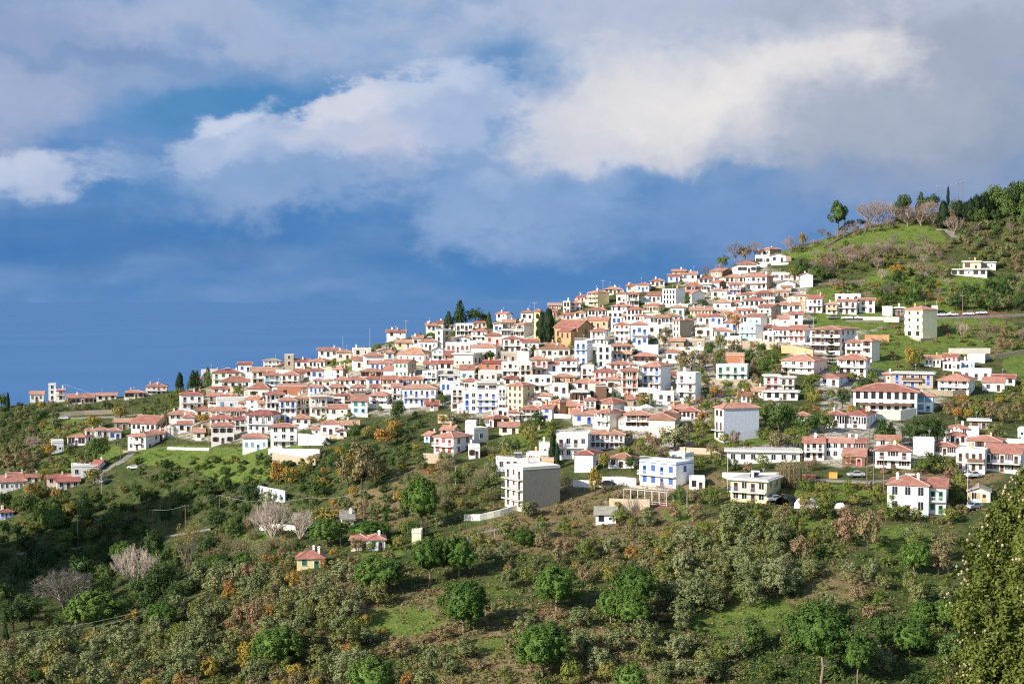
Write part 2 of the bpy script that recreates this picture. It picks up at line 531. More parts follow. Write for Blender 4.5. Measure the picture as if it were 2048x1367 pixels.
M_TWIGSUN = mat('twig_sunlit_tone', (0.38, 0.31, 0.255), var=.15, scale=.5, objvar=.12)  # lighter copy of the brown twigs, sunlight put into the colour
M_TWIG = mat('twig_brown', (0.25, 0.185, 0.15), var=.2, scale=.5, objvar=.2)


# ------------------------------------------------------------------ ground mesh
def blob(x, y, cx, cy, rx, ry):
    return max(0.0, 1.0 - ((x - cx) / rx) ** 2 - ((y - cy) / ry) ** 2)


GRASS = [(1690, 492, 120, 42), (1800, 480, 110, 40), (1850, 560, 140, 40), (1720, 590, 130, 22), (1640, 600, 60, 14), (1880, 610, 110, 30), (1700, 640, 90, 26),
         (1830, 690, 140, 45), (1930, 665, 120, 40), (1780, 720, 60, 25), (2040, 720, 40, 40), (1960, 575, 60, 25), (1545, 725, 40, 30), (1590, 500, 40, 20),
         (130, 855, 60, 26), (215, 905, 40, 20), (120, 930, 50, 22), (380, 912, 150, 26), (480, 930, 100, 40), (1000, 955, 60, 16), (1060, 880, 70, 26),
         (1360, 1020, 50, 30), (1560, 1040, 140, 22), (1650, 985, 110, 20), (1800, 1080, 90, 40), (1480, 1230, 160, 60), (1400, 1190, 90, 40),
         (1000, 1170, 60, 30), (800, 1240, 120, 40), (1030, 1290, 140, 30), (1540, 1140, 120, 40), (510, 1080, 60, 24), (760, 1105, 60, 18), (560, 905, 60, 30),
         (700, 725, 60, 20), (860, 660, 40, 16), (1420, 870, 60, 18), (1470, 880, 90, 14), (950, 1030, 70, 16)]
DRY = [(1180, 1010, 220, 50), (1080, 1075, 160, 40), (1300, 1045, 160, 40), (1180, 1290, 120, 50), (930, 1250, 120, 40), (1290, 1350, 120, 40), (1620, 1175, 150, 40), (760, 1020, 110, 50), (640, 1200, 140, 40), (300, 1330, 200, 40), (1250, 985, 150, 40), (1120, 1040, 170, 45), (1000, 1080, 110, 35), (1330, 1070, 140, 35), (860, 1240, 160, 60), (1100, 1240, 100, 40), (1640, 1160, 130, 40), (1000, 1340, 160, 50),
       (700, 1200, 160, 60), (560, 1250, 200, 80), (1450, 900, 100, 16), (1900, 950, 130, 30), (1400, 960, 90, 20), (880, 960, 120, 40), (1970, 690, 60, 20), (1230, 900, 90, 18)]
SOIL = [(1090, 1222, 46, 12), (1130, 1352, 60, 14), (890, 1268, 40, 12), (1950, 630, 100, 8), (970, 1334, 36, 10), (860, 1182, 40, 10), (1300, 1010, 60, 14), (1860, 595, 40, 8)]
VILL = [(440, 845, 150, 48), (560, 800, 190, 75), (780, 760, 190, 80), (1000, 750, 230, 100), (1250, 730, 250, 130), (1480, 620, 170, 110), (1680, 690, 130, 70), (1760, 790, 150, 60), (1400, 800, 200, 60), (1250, 880, 180, 40), (1750, 890, 260, 50)]


def cover(x, y):
    gq = max(min(1, 1.6 * blob(x, y, *q)) for q in GRASS) * (1 if y < 1000 else .72 if y < 1130 else .52)
    dq = max(min(1, 1.5 * blob(x, y, *q)) for q in DRY)
    sq = max(min(1, 1.5 * blob(x, y, *q)) for q in SOIL)
    vq = max(min(1, 1.5 * blob(x, y, *q)) for q in VILL)
    return gq, dq, sq, vq


def build_ground():
    xs = list(np.linspace(-2600, -120, 60)) + list(np.arange(-100, 2150, 10)) + list(np.linspace(2170, 4600, 50))
    V = []; C = []
    nl = None
    for x in xs:
        b_y, b_s, yd, sd, n_y, n_s = column(x)
        yy = np.concatenate([b_y, yd, n_y]); ss = np.concatenate([b_s, sd, n_s])
        nl = len(yy)
        for y, s in zip(yy, ss):
            p = pt(x, y, s)
            p.z += bump(p.x, p.y)
            V.append(p)
            if -100 <= x <= 2150 and y < 1400:
                C.append((*cover(x, y),))
            else:
                C.append((0.3, 0.2, 0, 0))
    Fc = []
    for i in range(len(xs) - 1):
        for j in range(nl - 1):
            a = i * nl + j
            Fc.append((a, a + 1, a + nl + 1, a + nl))
    me = bpy.data.meshes.new('ground')
    me.from_pydata([tuple(v) for v in V], [], Fc)
    at = me.color_attributes.new('cover', 'FLOAT_COLOR', 'POINT')
    at.data.foreach_set('color', np.array(C, dtype=np.float32).ravel())
    me.polygons.foreach_set('use_smooth', [True] * len(Fc))
    m = bpy.data.materials.new('hillside')
    m.use_nodes = True
    t = m.node_tree
    g = NG(t)
    b = t.nodes['Principled BSDF']
    a = g.n('ShaderNodeAttribute', attribute_name='cover')
    sp = g.n('ShaderNodeSeparateColor')
    t.links.new(a.outputs['Color'], sp.inputs[0])
    pos = g.n('ShaderNodeNewGeometry').outputs['Position']
    n1 = g.noise(pos, 0.045, 6, 0.6).outputs[0]
    n2 = g.noise(pos, 0.28, 6, 0.65).outputs[0]
    n3 = g.noise(pos, 1.6, 4, 0.7).outputs[0]
    scrub = g.ramp(n2, [(0.3, (0.034, 0.050, 0.016)), (0.48, (0.064, 0.086, 0.024)), (0.62, (0.115, 0.105, 0.044)), (0.75, (0.150, 0.115, 0.062))])
    grass = g.ramp(g.m('ADD', g.m('MULTIPLY', n2, .6), g.m('MULTIPLY', n3, .4)), [(0.32, (0.058, 0.088, 0.018)), (0.45, (0.105, 0.160, 0.028)), (0.56, (0.150, 0.190, 0.042)), (0.68, (0.19, 0.175, 0.070))])
    dry = g.ramp(n2, [(0.3, (0.110, 0.098, 0.040)), (0.5, (0.195, 0.150, 0.072)), (0.7, (0.26, 0.185, 0.105))])
    soil = g.ramp(n3, [(0.3, (0.15, 0.075, 0.045)), (0.7, (0.25, 0.145, 0.088))])
    vill = g.ramp(n2, [(0.34, (0.055, 0.075, 0.028)), (0.44, (0.20, 0.175, 0.115)), (0.54, (0.50, 0.46, 0.38)), (0.66, (0.10, 0.10, 0.05))])
    wob = g.m('MULTIPLY', g.m('SUBTRACT', n1, 0.5), 1.4)
    f = lambda s: g.rng(g.m('ADD', s, g.m('MULTIPLY', wob, 1.0)), 0.25, 0.60)
    c = g.mix(f(a.outputs['Alpha']), scrub, vill)
    c = g.mix(f(sp.outputs[1]), c, dry)
    c = g.mix(g.m('MULTIPLY', f(sp.outputs[0]), g.rng(n2, .25, .45, .45, 1)), c, grass)
    c = g.mix(f(sp.outputs[2]), c, soil)
    k = g.rng(n3, .25, .75, .72, 1.25, smooth=False)
    c = g.mix(1.0, c, g.xyz(k, k, k), 'MULTIPLY')
    g.put(b.inputs['Base Color'], c)
    b.inputs['Roughness'].default_value = 0.95
    b.inputs['Specular IOR Level'].default_value = 0.1
    bn = g.n('ShaderNodeBump')
    bn.inputs['Strength'].default_value = 0.9
    bn.inputs['Distance'].default_value = 0.7
    g.put(bn.inputs['Height'], g.m('ADD', n3, g.m('MULTIPLY', n2, 1.5)))
    t.links.new(bn.outputs[0], b.inputs['Normal'])
    me.materials.append(m)
    structure(link('ground', me))


build_ground()


def build_sea():
    me = bpy.data.meshes.new('sea')
    L = 90000
    me.from_pydata([(-L, -L, 0), (L, -L, 0), (L, L, 0), (-L, L, 0)], [], [(0, 1, 2, 3)])
    m = bpy.data.materials.new('sea_water')
    m.use_nodes = True
    t = m.node_tree
    g = NG(t)
    b = t.nodes['Principled BSDF']
    pos = g.n('ShaderNodeNewGeometry').outputs['Position']
    n = g.noise(g.v('MULTIPLY', pos, (0.5, 1, 1)), 0.0016, 5, 0.6).outputs[0]
    g.put(b.inputs['Base Color'], g.ramp(n, [(0.3, (0.062, 0.152, 0.312)), (0.7, (0.074, 0.170, 0.332))]))
    b.inputs['Roughness'].default_value = 0.6
    b.inputs['Specular IOR Level'].default_value = 0.02
    bn = g.n('ShaderNodeBump')
    bn.inputs['Strength'].default_value = 0.03
    bn.inputs['Distance'].default_value = 1.0
    g.put(bn.inputs['Height'], g.noise(pos, 0.02, 3, 0.6).outputs[0])
    t.links.new(bn.outputs[0], b.inputs['Normal'])
    me.materials.append(m)
    structure(link('sea', me))


build_sea()


def ribbon(name, pts, width, lift=0.12, m=None, step=8):
    """a road laid along photo points on the ground"""
    P = []
    for (a, b) in zip(pts[:-1], pts[1:]):
        n = max(2, int(math.hypot(b[0] - a[0], b[1] - a[1]) / step))
        for i in range(n):
            q = i / n
            P.append(gp(a[0] + (b[0] - a[0]) * q, a[1] + (b[1] - a[1]) * q))
    P.append(gp(*pts[-1]))
    V = []; Fc = []
    for i, p in enumerate(P):
        d = (P[min(i + 1, len(P) - 1)] - P[max(i - 1, 0)]); d.z = 0
        d = d.normalized() if d.length > 0 else Vector((1, 0, 0))
        nrm = Vector((-d.y, d.x, 0)) * width / 2
        for q in (-1, 1):
            v = p + nrm * q
            x, y = to_px(v)
            # follow the ground under each edge, with a skirt into the bank
            V.append((v.x, v.y, p.z + lift))
        for q in (-1, 1):
            v = p + nrm * q
            V.append((v.x, v.y, p.z - 1.5))
    for i in range(len(P) - 1):
        a = i * 4; b = a + 4
        Fc += [(a, b, b + 1, a + 1), (a + 2, b + 2, b, a), (a + 1, b + 1, b + 3, a + 3)]
    me = bpy.data.meshes.new(name)
    me.from_pydata(V, [], Fc)
    me.materials.append(m or M_ROAD)
    return structure(link(name, me))


ribbon('road', [(196, 968), (206, 945), (225, 932), (250, 920), (268, 905)], 3.6)
ribbon('road', [(112, 838), (150, 835), (190, 833), (240, 832), (290, 826)], 4.0)
ribbon('road', [(290, 1076), (330, 1072), (370, 1065), (430, 1055)], 3.2)
ribbon('road', [(40, 1106), (90, 1104), (130, 1098), (165, 1094)], 3.2)
ribbon('path', [(1873, 458), (1893, 459), (1900, 466), (1912, 476)], 3.0)
ribbon('road', [(1690, 640), (1760, 640), (1800, 636), (1870, 634), (1930, 632), (2000, 630), (2070, 626)], 5.0)
ribbon('road', [(1560, 957), (1640, 958), (1740, 962), (1800, 958), (1900, 952)], 3.5)
ribbon('path', [(930, 1078), (960, 1066), (990, 1060)], 1.6)
ribbon('road', [(1415, 766), (1460, 766), (1530, 768)], 4)

# ------------------------------------------------------------------ mesh building
class MB:
    def __init__(self):
        self.v = []; self.f = []; self.m = []

    def poly(self, pts, mi=0):
        a = len(self.v)
        self.v += [tuple(p) for p in pts]
        self.f.append(tuple(range(a, a + len(pts))))
        self.m.append(mi)

    def box(self, x0, x1, y0, y1, z0, z1, mi=0):
        a = len(self.v)
        self.v += [(x0, y0, z0), (x1, y0, z0), (x1, y1, z0), (x0, y1, z0), (x0, y0, z1), (x1, y0, z1), (x1, y1, z1), (x0, y1, z1)]
        for q in ((0, 3, 2, 1), (4, 5, 6, 7), (0, 1, 5, 4), (1, 2, 6, 5), (2, 3, 7, 6), (3, 0, 4, 7)):
            self.f.append(tuple(a + i for i in q)); self.m.append(mi)

    def bar(self, p, q, w, mi=0, n=4, w2=None):
        p = Vector(p); q = Vector(q)
        d = (q - p)
        if d.length < 1e-6: return
        d.normalize()
        u = d.orthogonal().normalized(); v = d.cross(u)
        a = len(self.v)
        w2 = w if w2 is None else w2
        for c, ww in ((p, w), (q, w2)):
            for i in range(n):
                an = 2 * math.pi * (i + .5) / n
                self.v.append(tuple(c + (u * math.cos(an) + v * math.sin(an)) * ww / 2))
        for i in range(n):
            j = (i + 1) % n
            self.f.append((a + i, a + j, a + n + j, a + n + i)); self.m.append(mi)
        self.f.append(tuple(a + i for i in reversed(range(n)))); self.m.append(mi)
        self.f.append(tuple(a + n + i for i in range(n))); self.m.append(mi)

    def mesh(self, name, mats, smooth=False):
        me = bpy.data.meshes.new(name)
        me.from_pydata(self.v, [], self.f)
        for m in mats: me.materials.append(m)
        me.polygons.foreach_set('material_index', self.m)
        if smooth: me.polygons.foreach_set('use_smooth', [True] * len(self.f))
        return me

    def put(self, name, mats, parent=None, loc=None, smooth=False):
        return link(name, self.mesh(name, mats, smooth), parent, loc)


MESH = {}


def win_mesh(w, h, frame):
    k = ('w', round(w, 1), round(h, 1), frame)
    if k not in MESH:
        w, h = k[1], k[2]
        b = MB()
        e = 0.09
        b.box(-w / 2 - e, w / 2 + e, -.05, .05, h, h + e)
        b.box(-w / 2 - e, -w / 2, -.05, .05, 0, h)
        b.box(w / 2, w / 2 + e, -.05, .05, 0, h)
        b.box(-.03, .03, -.045, .03, 0, h)
        b.box(-w / 2 - .14, w / 2 + .14, -.12, .05, -.1, 0)
        MESH[k] = b.mesh('window', [SHUT.get(frame, M_FRAME)])
    return MESH[k]


def pane_mesh(w, h):
    k = ('p', round(w, 1), round(h, 1))
    if k not in MESH:
        w, h = k[1], k[2]
        b = MB(); b.box(-w / 2, w / 2, -.02, .03, 0, h)
        MESH[k] = b.mesh('pane', [M_GLASS])
    return MESH[k]


def shut_mesh(w, h, c, style):
    k = ('s', round(w, 1), round(h, 1), c, style)
    if k not in MESH:
        w, h = k[1], k[2]
        b = MB()
        if style == 'closed':
            b.box(-w / 2, w / 2, -.075, -.052, .02, h - .02)
        else:
            b.box(-w * .25, w * .25, -.08, -.005, .0, h)
        MESH[k] = b.mesh('shutter', [SHUT[c]])
    return MESH[k]


def door_mesh(w, h, c):
    k = ('d', round(w, 1), round(h, 1), c)
    if k not in MESH:
        w, h = k[1], k[2]
        b = MB()
        b.box(-w / 2, w / 2, -.04, .03, 0, h, 0)
        b.box(-w / 2 - .1, -w / 2, -.07, .04, 0, h + .1, 1)
        b.box(w / 2, w / 2 + .1, -.07, .04, 0, h + .1, 1)
        b.box(-w / 2, w / 2, -.07, .04, h, h + .1, 1)
        b.box(-w * .3, w * .3, -.06, -.04, h * .55, h * .9, 2)
        MESH[k] = b.mesh('door', [SHUT[c], M_FRAME, M_GLASS])
    return MESH[k]


def rail(b, x0, x1, y, z, h=.95, mi=0, solid=False, axis='x'):
    f = (lambda t, zz: (t, y, zz)) if axis == 'x' else (lambda t, zz: (y, t, zz))
    if solid:
        if axis == 'x': b.box(x0, x1, y - .06, y + .06, z, z + h, mi)
        else: b.box(y - .06, y + .06, x0, x1, z, z + h, mi)
        return
    b.bar(f(x0, z + h), f(x1, z + h), .09, mi)
    b.bar(f(x0, z + .12), f(x1, z + .12), .06, mi)
    n = max(2, int((x1 - x0) / .32))
    for i in range(n + 1):
        t = x0 + (x1 - x0) * i / n
        b.bar(f(t, z + .1), f(t, z + h), .05, mi, 3)


def add_opening(parent, side, W, dep, u, z, w, h, kind, col, style='open', frame='w'):
    """a window or door on one wall; u runs along that wall from its middle"""
    if side == 'f': loc, rz = (u, 0, z), 0
    elif side == 'r': loc, rz = (W / 2, dep / 2 + u, z), math.pi / 2
    elif side == 'l': loc, rz = (-W / 2, dep / 2 - u, z), -math.pi / 2
    if kind == 'door':
        o = link('door', door_mesh(w, h, col), parent, loc); o.rotation_euler.z = rz
        return o
    o = link('window', win_mesh(w, h, frame), parent, loc); o.rotation_euler.z = rz
    if col == '-' or style == 'open':
        link('pane', pane_mesh(w, h), o)
    if col != '-':
        me = shut_mesh(w, h, col, style)
        if style == 'closed': link('shutter', me, o)
        else:
            for q in (-1, 1): link('shutter', me, o, (q * (w * .75 + .1), 0, 0))
    return o


def roof_build(b, kind, W, dep, h, ov, pitch, th=.16):
    """adds the roof solid (material 0) and its ridge caps (1); returns the rise"""
    x0, x1, y0, y1 = -W / 2 - ov, W / 2 + ov, -ov, dep + ov
    w, d = x1 - x0, y1 - y0
    tp = math.tan(R(pitch))
    caps = []
    if kind == 'h':
        e = [(x0, y0, h), (x1, y0, h), (x1, y1, h), (x0, y1, h)]
        t = [(p[0], p[1], h + th) for p in e]
        r = min(w, d) / 2 * tp
        cx, cy = (x0 + x1) / 2, (y0 + y1) / 2
        if w >= d: A, B = (x0 + d / 2, cy, h + th + r), (x1 - d / 2, cy, h + th + r)
        else: A, B = (cx, y0 + w / 2, h + th + r), (cx, y1 - w / 2, h + th + r)
        b.poly([e[3], e[2], e[1], e[0]])
        for i in range(4): b.poly([e[i], e[(i + 1) % 4], t[(i + 1) % 4], t[i]])
        if w >= d:
            b.poly([t[0], t[1], B, A]); b.poly([t[1], t[2], B]); b.poly([t[2], t[3], A, B]); b.poly([t[3], t[0], A])
            hips = [(t[0], A), (t[3], A), (t[1], B), (t[2], B)]
        else:
            b.poly([t[0], t[1], A]); b.poly([t[1], t[2], B, A]); b.poly([t[2], t[3], B]); b.poly([t[3], t[0], A, B])
            hips = [(t[0], A), (t[1], A), (t[2], B), (t[3], B)]
        caps = hips + ([(A, B)] if abs(w - d) > .3 else [])
    elif kind in 'gp':
        span = d if kind == 'g' else w
        r = span / 2 * tp
        f = (lambda along, across, z: (along, across, z)) if kind == 'g' else (lambda along, across, z: (across, along, z))
        a0, a1 = (x0, x1) if kind == 'g' else (y0, y1)
        c0, c1 = (y0, y1) if kind == 'g' else (x0, x1)
        cm = (c0 + c1) / 2
        zz = h - ov * tp + .04
        rr = span / 2 * tp
        for cA in (c0, c1):
            p = [f(a0, cA, zz), f(a1, cA, zz), f(a1, cm, zz + rr), f(a0, cm, zz + rr)]
            q = [(v[0], v[1], v[2] + th) for v in p]
            b.poly(q if (cA == c0) == (kind == 'g') else q[::-1])
            b.poly(p[::-1] if (cA == c0) == (kind == 'g') else p)
            b.poly([p[0], p[1], q[1], q[0]]); b.poly([p[1], p[2], q[2], q[1]]); b.poly([p[3], p[0], q[0], q[3]])
        caps = [(f(a0, cm, zz + rr + th), f(a1, cm, zz + rr + th)),
                (f(a0, c0, zz + th), f(a0, cm, zz + rr + th)), (f(a1, c0, zz + th), f(a1, cm, zz + rr + th))]
    elif kind == 's':
        r = d * math.tan(R(min(pitch, 14)))
        e = [(x0, y0, h), (x1, y0, h), (x1, y1, h + r), (x0, y1, h + r)]
        t = [(p[0], p[1], p[2] + th) for p in e]
        b.poly([e[3], e[2], e[1], e[0]]); b.poly(t)
        for i in range(4): b.poly([e[i], e[(i + 1) % 4], t[(i + 1) % 4], t[i]])
    for p, q in caps:
        b.bar(p, q, .24, 1)
    return r


HOUSES = []


def build_house(H):
    hr = random.Random(int(H['x0'] * 7 + H['ye'] * 13))
    x0, x1, ye, yb = H['x0'], H['x1'], H['ye'], H['yb']
    xc = (x0 + x1) / 2
    s = S_at(xc, yb)
    yaw = H.get('yaw', hr.uniform(-3, 6))
    W = max(2.2, (x1 - x0) / s / math.cos(R(yaw)))
    h = max(2.2, (yb - ye) / s)
    if 'sx' in H and abs(yaw) > 4:
        dep = max(3.0, (H['sx'] - x1) / s / math.sin(R(abs(yaw))))
    else:
        dep = H.get('dep', min(10, max(5.5, W * hr.uniform(.6, .85))))
    dep = min(dep, 22)
    H.update(W=W, h=h, d=dep, s=s, xc=xc)
    p = gp(xc, yb)
    nm = 'house'
    head = H['look']
    for q in (' with ', ' beside ', ' at ', ' on ', ' in ', ' under ', ' near ', ' below ', ' above ', ' behind ', ' between ', ' of ', ' to ', ' from ', ' among ', ' topping', ' next', ',', ' joined', ' showing', ' whose', ' carrying'):
        head = head.split(q)[0]
    for key, q in (('barn', 'barn'), ('shed', 'shed'), ('hotel', 'hotel'), ('school', 'school'), ('taverna', 'taverna'), ('annex', 'annex'), ('cottage', 'cottage'), ('villa', 'villa'),
                   (' block', 'apartment_block'), ('hall ', 'hall'), ('tower', 'tower_house'), ('pavilion', 'pavilion'), (' hut', 'hut'), ('penthouse', 'penthouse'), ('brick shell', 'unfinished_house'),
                   ('outbuilding', 'outbuilding'), ('ruin', 'ruin'), ('mansion', 'mansion'), ('chalet', 'chalet')):
        if key in head and nm == 'house': nm = q
    if H.get('fill'): nm = 'small_house'
    H['name'] = nm
    root = link(nm, None, None, p)
    az = math.atan2(p.x, p.y)
    root.rotation_euler.z = -az - R(yaw)
    H['root'] = root
    roof, rc, wc, sh = H['roof'], H['rc'], H['wc'], H['sh']
    nf = H.get('nf', max(1, round(h / 2.95)))
    H['nf'] = nf
    fh = h / nf
    pitch = H.get('pitch', hr.uniform(15, 21))
    # walls
    b = MB()
    top = h if roof in 'hgps' else h + .55
    b.box(-W / 2, W / 2, 0, dep, -3.5, top + (.05 if roof == 'h' else 0))
    tp = math.tan(R(pitch))
    if roof == 'g':
        r = dep / 2 * tp
        for xx, q in ((-W / 2, 1), (W / 2, -1)):
            pts = [(xx, 0, h), (xx, dep / 2, h + r), (xx, dep, h)]
            b.poly(pts if q > 0 else pts[::-1])
    elif roof == 'p':
        r = W / 2 * tp
        b.poly([(-W / 2, 0, h), (W / 2, 0, h), (0, 0, h + r)])
        b.poly([(-W / 2, dep, h), (0, dep, h + r), (W / 2, dep, h)])
    elif roof == 's':
        r = dep * math.tan(R(min(pitch, 14)))
        b.poly([(W / 2, 0, h), (W / 2, dep, h), (W / 2, dep, h + r)])
        b.poly([(-W / 2, dep, h), (-W / 2, 0, h), (-W / 2, dep, h + r)])
        b.poly([(W / 2, dep, h), (-W / 2, dep, h), (-W / 2, dep, h + r), (W / 2, dep, h + r)])
    wm = [WALLC[wc]]
    wall = b.put('wall', wm, root)
    # second wall colour on the side (rubble gables behind a plastered front)
    if H.get('side'):
        b = MB()
        b.box(W / 2 - .02, W / 2 + .05, .05, dep - .05, -3.4, h - .02)
        if roof == 'g':
            r = dep / 2 * tp
            b.poly([(W / 2 + .05, .2, h - .02), (W / 2 + .05, dep - .2, h - .02), (W / 2 + .05, dep / 2, h + r - .25)])
        b.put('side_wall', [WALLC[H['side']]], root)
    # roof
    b = MB()
    if roof in 'hgps':
        rise = roof_build(b, roof, W, dep, h, H.get('ov', hr.uniform(.35, .6)), pitch)
        b.put('roof', [MATS['tile_' + rc], MATS['ridge_mortar'] if hr.random() < .6 else MATS['tile_' + rc]], root)
        ztop = h + rise
    else:
        o = H.get('ov', .15)
        if rc == 'v':      # wide overhanging slab
            b.box(-W / 2 - .7, W / 2 + .7, -.9, dep + .5, h + .1, h + .38, 0)
            b.box(-W / 2 - .2, W / 2 + .2, -.2, dep + .2, h + .38, h + .56, 1)
        else:
            b.box(-W / 2 - .1, W / 2 + .1, -.1, dep + .1, h - .05, h + .12, 0)
            b.box(-W / 2 + .2, W / 2 - .2, .2, dep - .2, h + .30, h + .36, 1)
            b.box(-W / 2 - .05, W / 2 + .05, -.05, .22, h + .551, h + .62, 0)
            b.box(-W / 2 - .05, W / 2 + .05, dep - .22, dep + .05, h + .551, h + .62, 0)
            b.box(-W / 2 - .05, -W / 2 + .22, .22, dep - .22, h + .551, h + .62, 0)
            b.box(W / 2 - .22, W / 2 + .05, .22, dep - .22, h + .551, h + .62, 0)
        b.put('roof', [M_SLAB if not H.get('trim') else SHUT[H['trim']], M_ROOFTOP], root)
        ztop = h + .6
    # lean-to against one end
    if H.get('core') and W > 5 and hr.random() < .38:
        sg = -1 if yaw > 9 or hr.random() < .5 else 1
        lw = hr.uniform(1.8, 3.0); lh = min(h * .8, hr.uniform(2.2, 2.9)); ly = hr.uniform(.0, .25) * dep; ld = dep * hr.uniform(.45, .7)
        xa, xb = sorted((sg * (W / 2 + .004), sg * (W / 2 + lw)))
        b = MB()
        b.box(xa, xb, ly, ly + ld, -3.4, lh, 0)
        zi, zo = lh + .75, lh + .06
        za, zb = (zi, zo) if sg > 0 else (zo, zi)
        e0, e1 = (0, .3) if sg > 0 else (.3, 0)
        t = [(xa - e0, ly - .25, za), (xb + e1, ly - .25, zb), (xb + e1, ly + ld + .25, zb), (xa - e0, ly + ld + .25, za)]
        u = [(p_[0], p_[1], p_[2] + .12) for p_ in t]
        b.poly(u, 1); b.poly(t[::-1], 1)
        for i_ in range(4): b.poly([t[i_], t[(i_ + 1) % 4], u[(i_ + 1) % 4], u[i_]], 1)
        b.poly([(xa, ly, lh), (xb, ly, lh), (xb, ly, zb), (xa, ly, za)], 0)
        an = b.put('lean_to', [WALLC[wc] if hr.random() < .7 else WALLC['t'], MATS['tile_' + hr.choice('rro')]], root)
        o = link('window', win_mesh(.8, 1.0, 'n'), an, ((xa + xb) / 2, ly, lh * .42)); 
    # chimneys
    nch = H.get('ch', hr.choice((0, 1, 1, 2)) if roof in 'hg' else hr.choice((0, 0, 1)))
    for i in range(nch):
        b = MB()
        cx = hr.uniform(-.38, .38) * W; cy = dep * hr.uniform(.3, .7)
        zt = ztop + hr.uniform(.4, .9) if roof != 'f' else h + 1.7
        b.box(cx - .28, cx + .28, cy - .28, cy + .28, h - .2, zt, 0)
        b.box(cx - .36, cx + .36, cy - .36, cy + .36, zt, zt + .12, 0)
        b.box(cx - .2, cx + .2, cy - .2, cy + .2, zt + .12, zt + .38, 1)
        b.put('chimney', [WALLC['w'] if hr.random() < .7 else WALLC['o'], M_SLAB], root)
    # roof furniture: aerials and solar water heaters
    if hr.random() < .45 and W > 4:
        b = MB()
        ax = hr.uniform(-.3, .3) * W; z0 = h + .2; z1 = ztop + hr.uniform(1.4, 2.6)
        b.bar((ax, dep * .5, z0), (ax, dep * .5, z1), .06)
        for k in range(4):
            b.bar((ax - .5 + .08 * k, dep * .5, z1 - .15 * k), (ax + .5 - .08 * k, dep * .5, z1 - .15 * k), .04)
        b.put('aerial', [M_STEEL], root)
    if H.get('solar') or (hr.random() < .10 and roof in 'hf' and W > 6 and not H.get('blank')):
        b = MB()
        zz = h + .7 if roof == 'f' else h + .55 * (ztop - h)
        b.poly([(-.9, dep * .30, zz), (1.1, dep * .30, zz), (1.1, dep * .30 + 1.3, zz + .9), (-.9, dep * .30 + 1.3, zz + .9)], 0)
        b.bar((-1.0, dep * .30 + 1.45, zz + 1.1), (1.2, dep * .30 + 1.45, zz + 1.1), .55, 1, 10)
        b.bar((-.8, dep * .30 + 1.4, h), (-.8, dep * .30 + 1.4, zz + 1), .07, 1)
        b.bar((1.0, dep * .30 + 1.4, h), (1.0, dep * .30 + 1.4, zz + 1), .07, 1)
        b.put('solar_heater', [M_GLASS, M_STEEL], root)
    # openings
    big = fh > 3.2
    style = H.get('style', 'closed' if sh in 'brgts' else hr.choice(('open', 'open', 'closed')))
    frame = H.get('frame', 'w' if wc not in 'wcl' else hr.choice('wwnn'))
    nw = H.get('nw', max(1, min(7, int((W - .6) / 2.3))))
    wwid = H.get('ww', min(1.15, W / max(nw, 1) * .48))
    whei = min(H.get('wh', 1.45), fh * .62)
    balc = H.get('bal', [k for k in range(1, nf) if hr.random() < .55 and nw >= 2 and W > 4])
    if sh == 'n' and hr.random() < .6: sh = '-'
    wood = H.get('bc', hr.choice('wwwi'))
    for k in range(nf):
        z0 = k * fh
        isb = k in balc
        for i in range(nw):
            u = (i + .5 - nw / 2) * (W - .5) / nw
            door = (isb and (i % 2 == 0 or nw <= 2)) or (k == 0 and i == (nw // 2) and nf <= 3 and not H.get('blank'))
            if H.get('blank'): continue
            if door:
                add_opening(root, 'f', W, dep, u, z0 + .1, min(1.1, wwid * 1.05), min(2.15, fh * .78), 'door', sh if sh != '-' else hr.choice('nnw'))
            else:
                q = sh if sh not in 'brgtso' or nw * nf < 9 or hr.random() < .5 else '-'
                add_opening(root, 'f', W, dep, u, z0 + fh * .34, wwid, whei, 'window', q, style, frame)
        for sd, ok in (('r', yaw > 9), ('l', yaw < -6)):
            if not ok or H.get('noside'): continue
            ns = H.get('ns', max(0, int(dep / 4.2)))
            for i in range(ns):
                if hr.random() < .2: continue
                u = (i + .5 - ns / 2) * (dep - 1) / ns
                o = add_opening(root, sd, W, dep, u, z0 + fh * .36, min(1.0, wwid), whei * .9, 'window', sh if sh in 'brgt' else '-', style, frame)
                if H.get('side') and sd == 'r': o.location.x += .06
        if isb:
            b = MB()
            bd = H.get('bd', 1.15)
            bx0, bx1 = -W / 2 + .02, W / 2 - .02
            if H.get('bspan'): bx0, bx1 = W * (H['bspan'][0] - .5), W * (H['bspan'][1] - .5)
            b.box(bx0, bx1, -bd, 0.02, z0 - .14, z0 + .04, 0)
            bo = b.put('balcony', [M_SLAB], root)
            b = MB()
            mi = {'w': M_RAILW, 'i': M_RAIL, 'n': WALLC['n'], 's': WALLC[wc], 'o': WALLC['o'], 'b': SHUT['b']}[wood]
            solid = wood in 'son' and hr.random() < .8
            rail(b, bx0, bx1, -bd + .06, z0 + .04, .95, 0, solid)
            rail(b, -bd + .13, 0, bx0 + .06, z0 + .04, .95, 0, solid, 'y')
            rail(b, -bd + .13, 0, bx1 - .06, z0 + .04, .95, 0, solid, 'y')
            b.put('railing', [mi], bo)
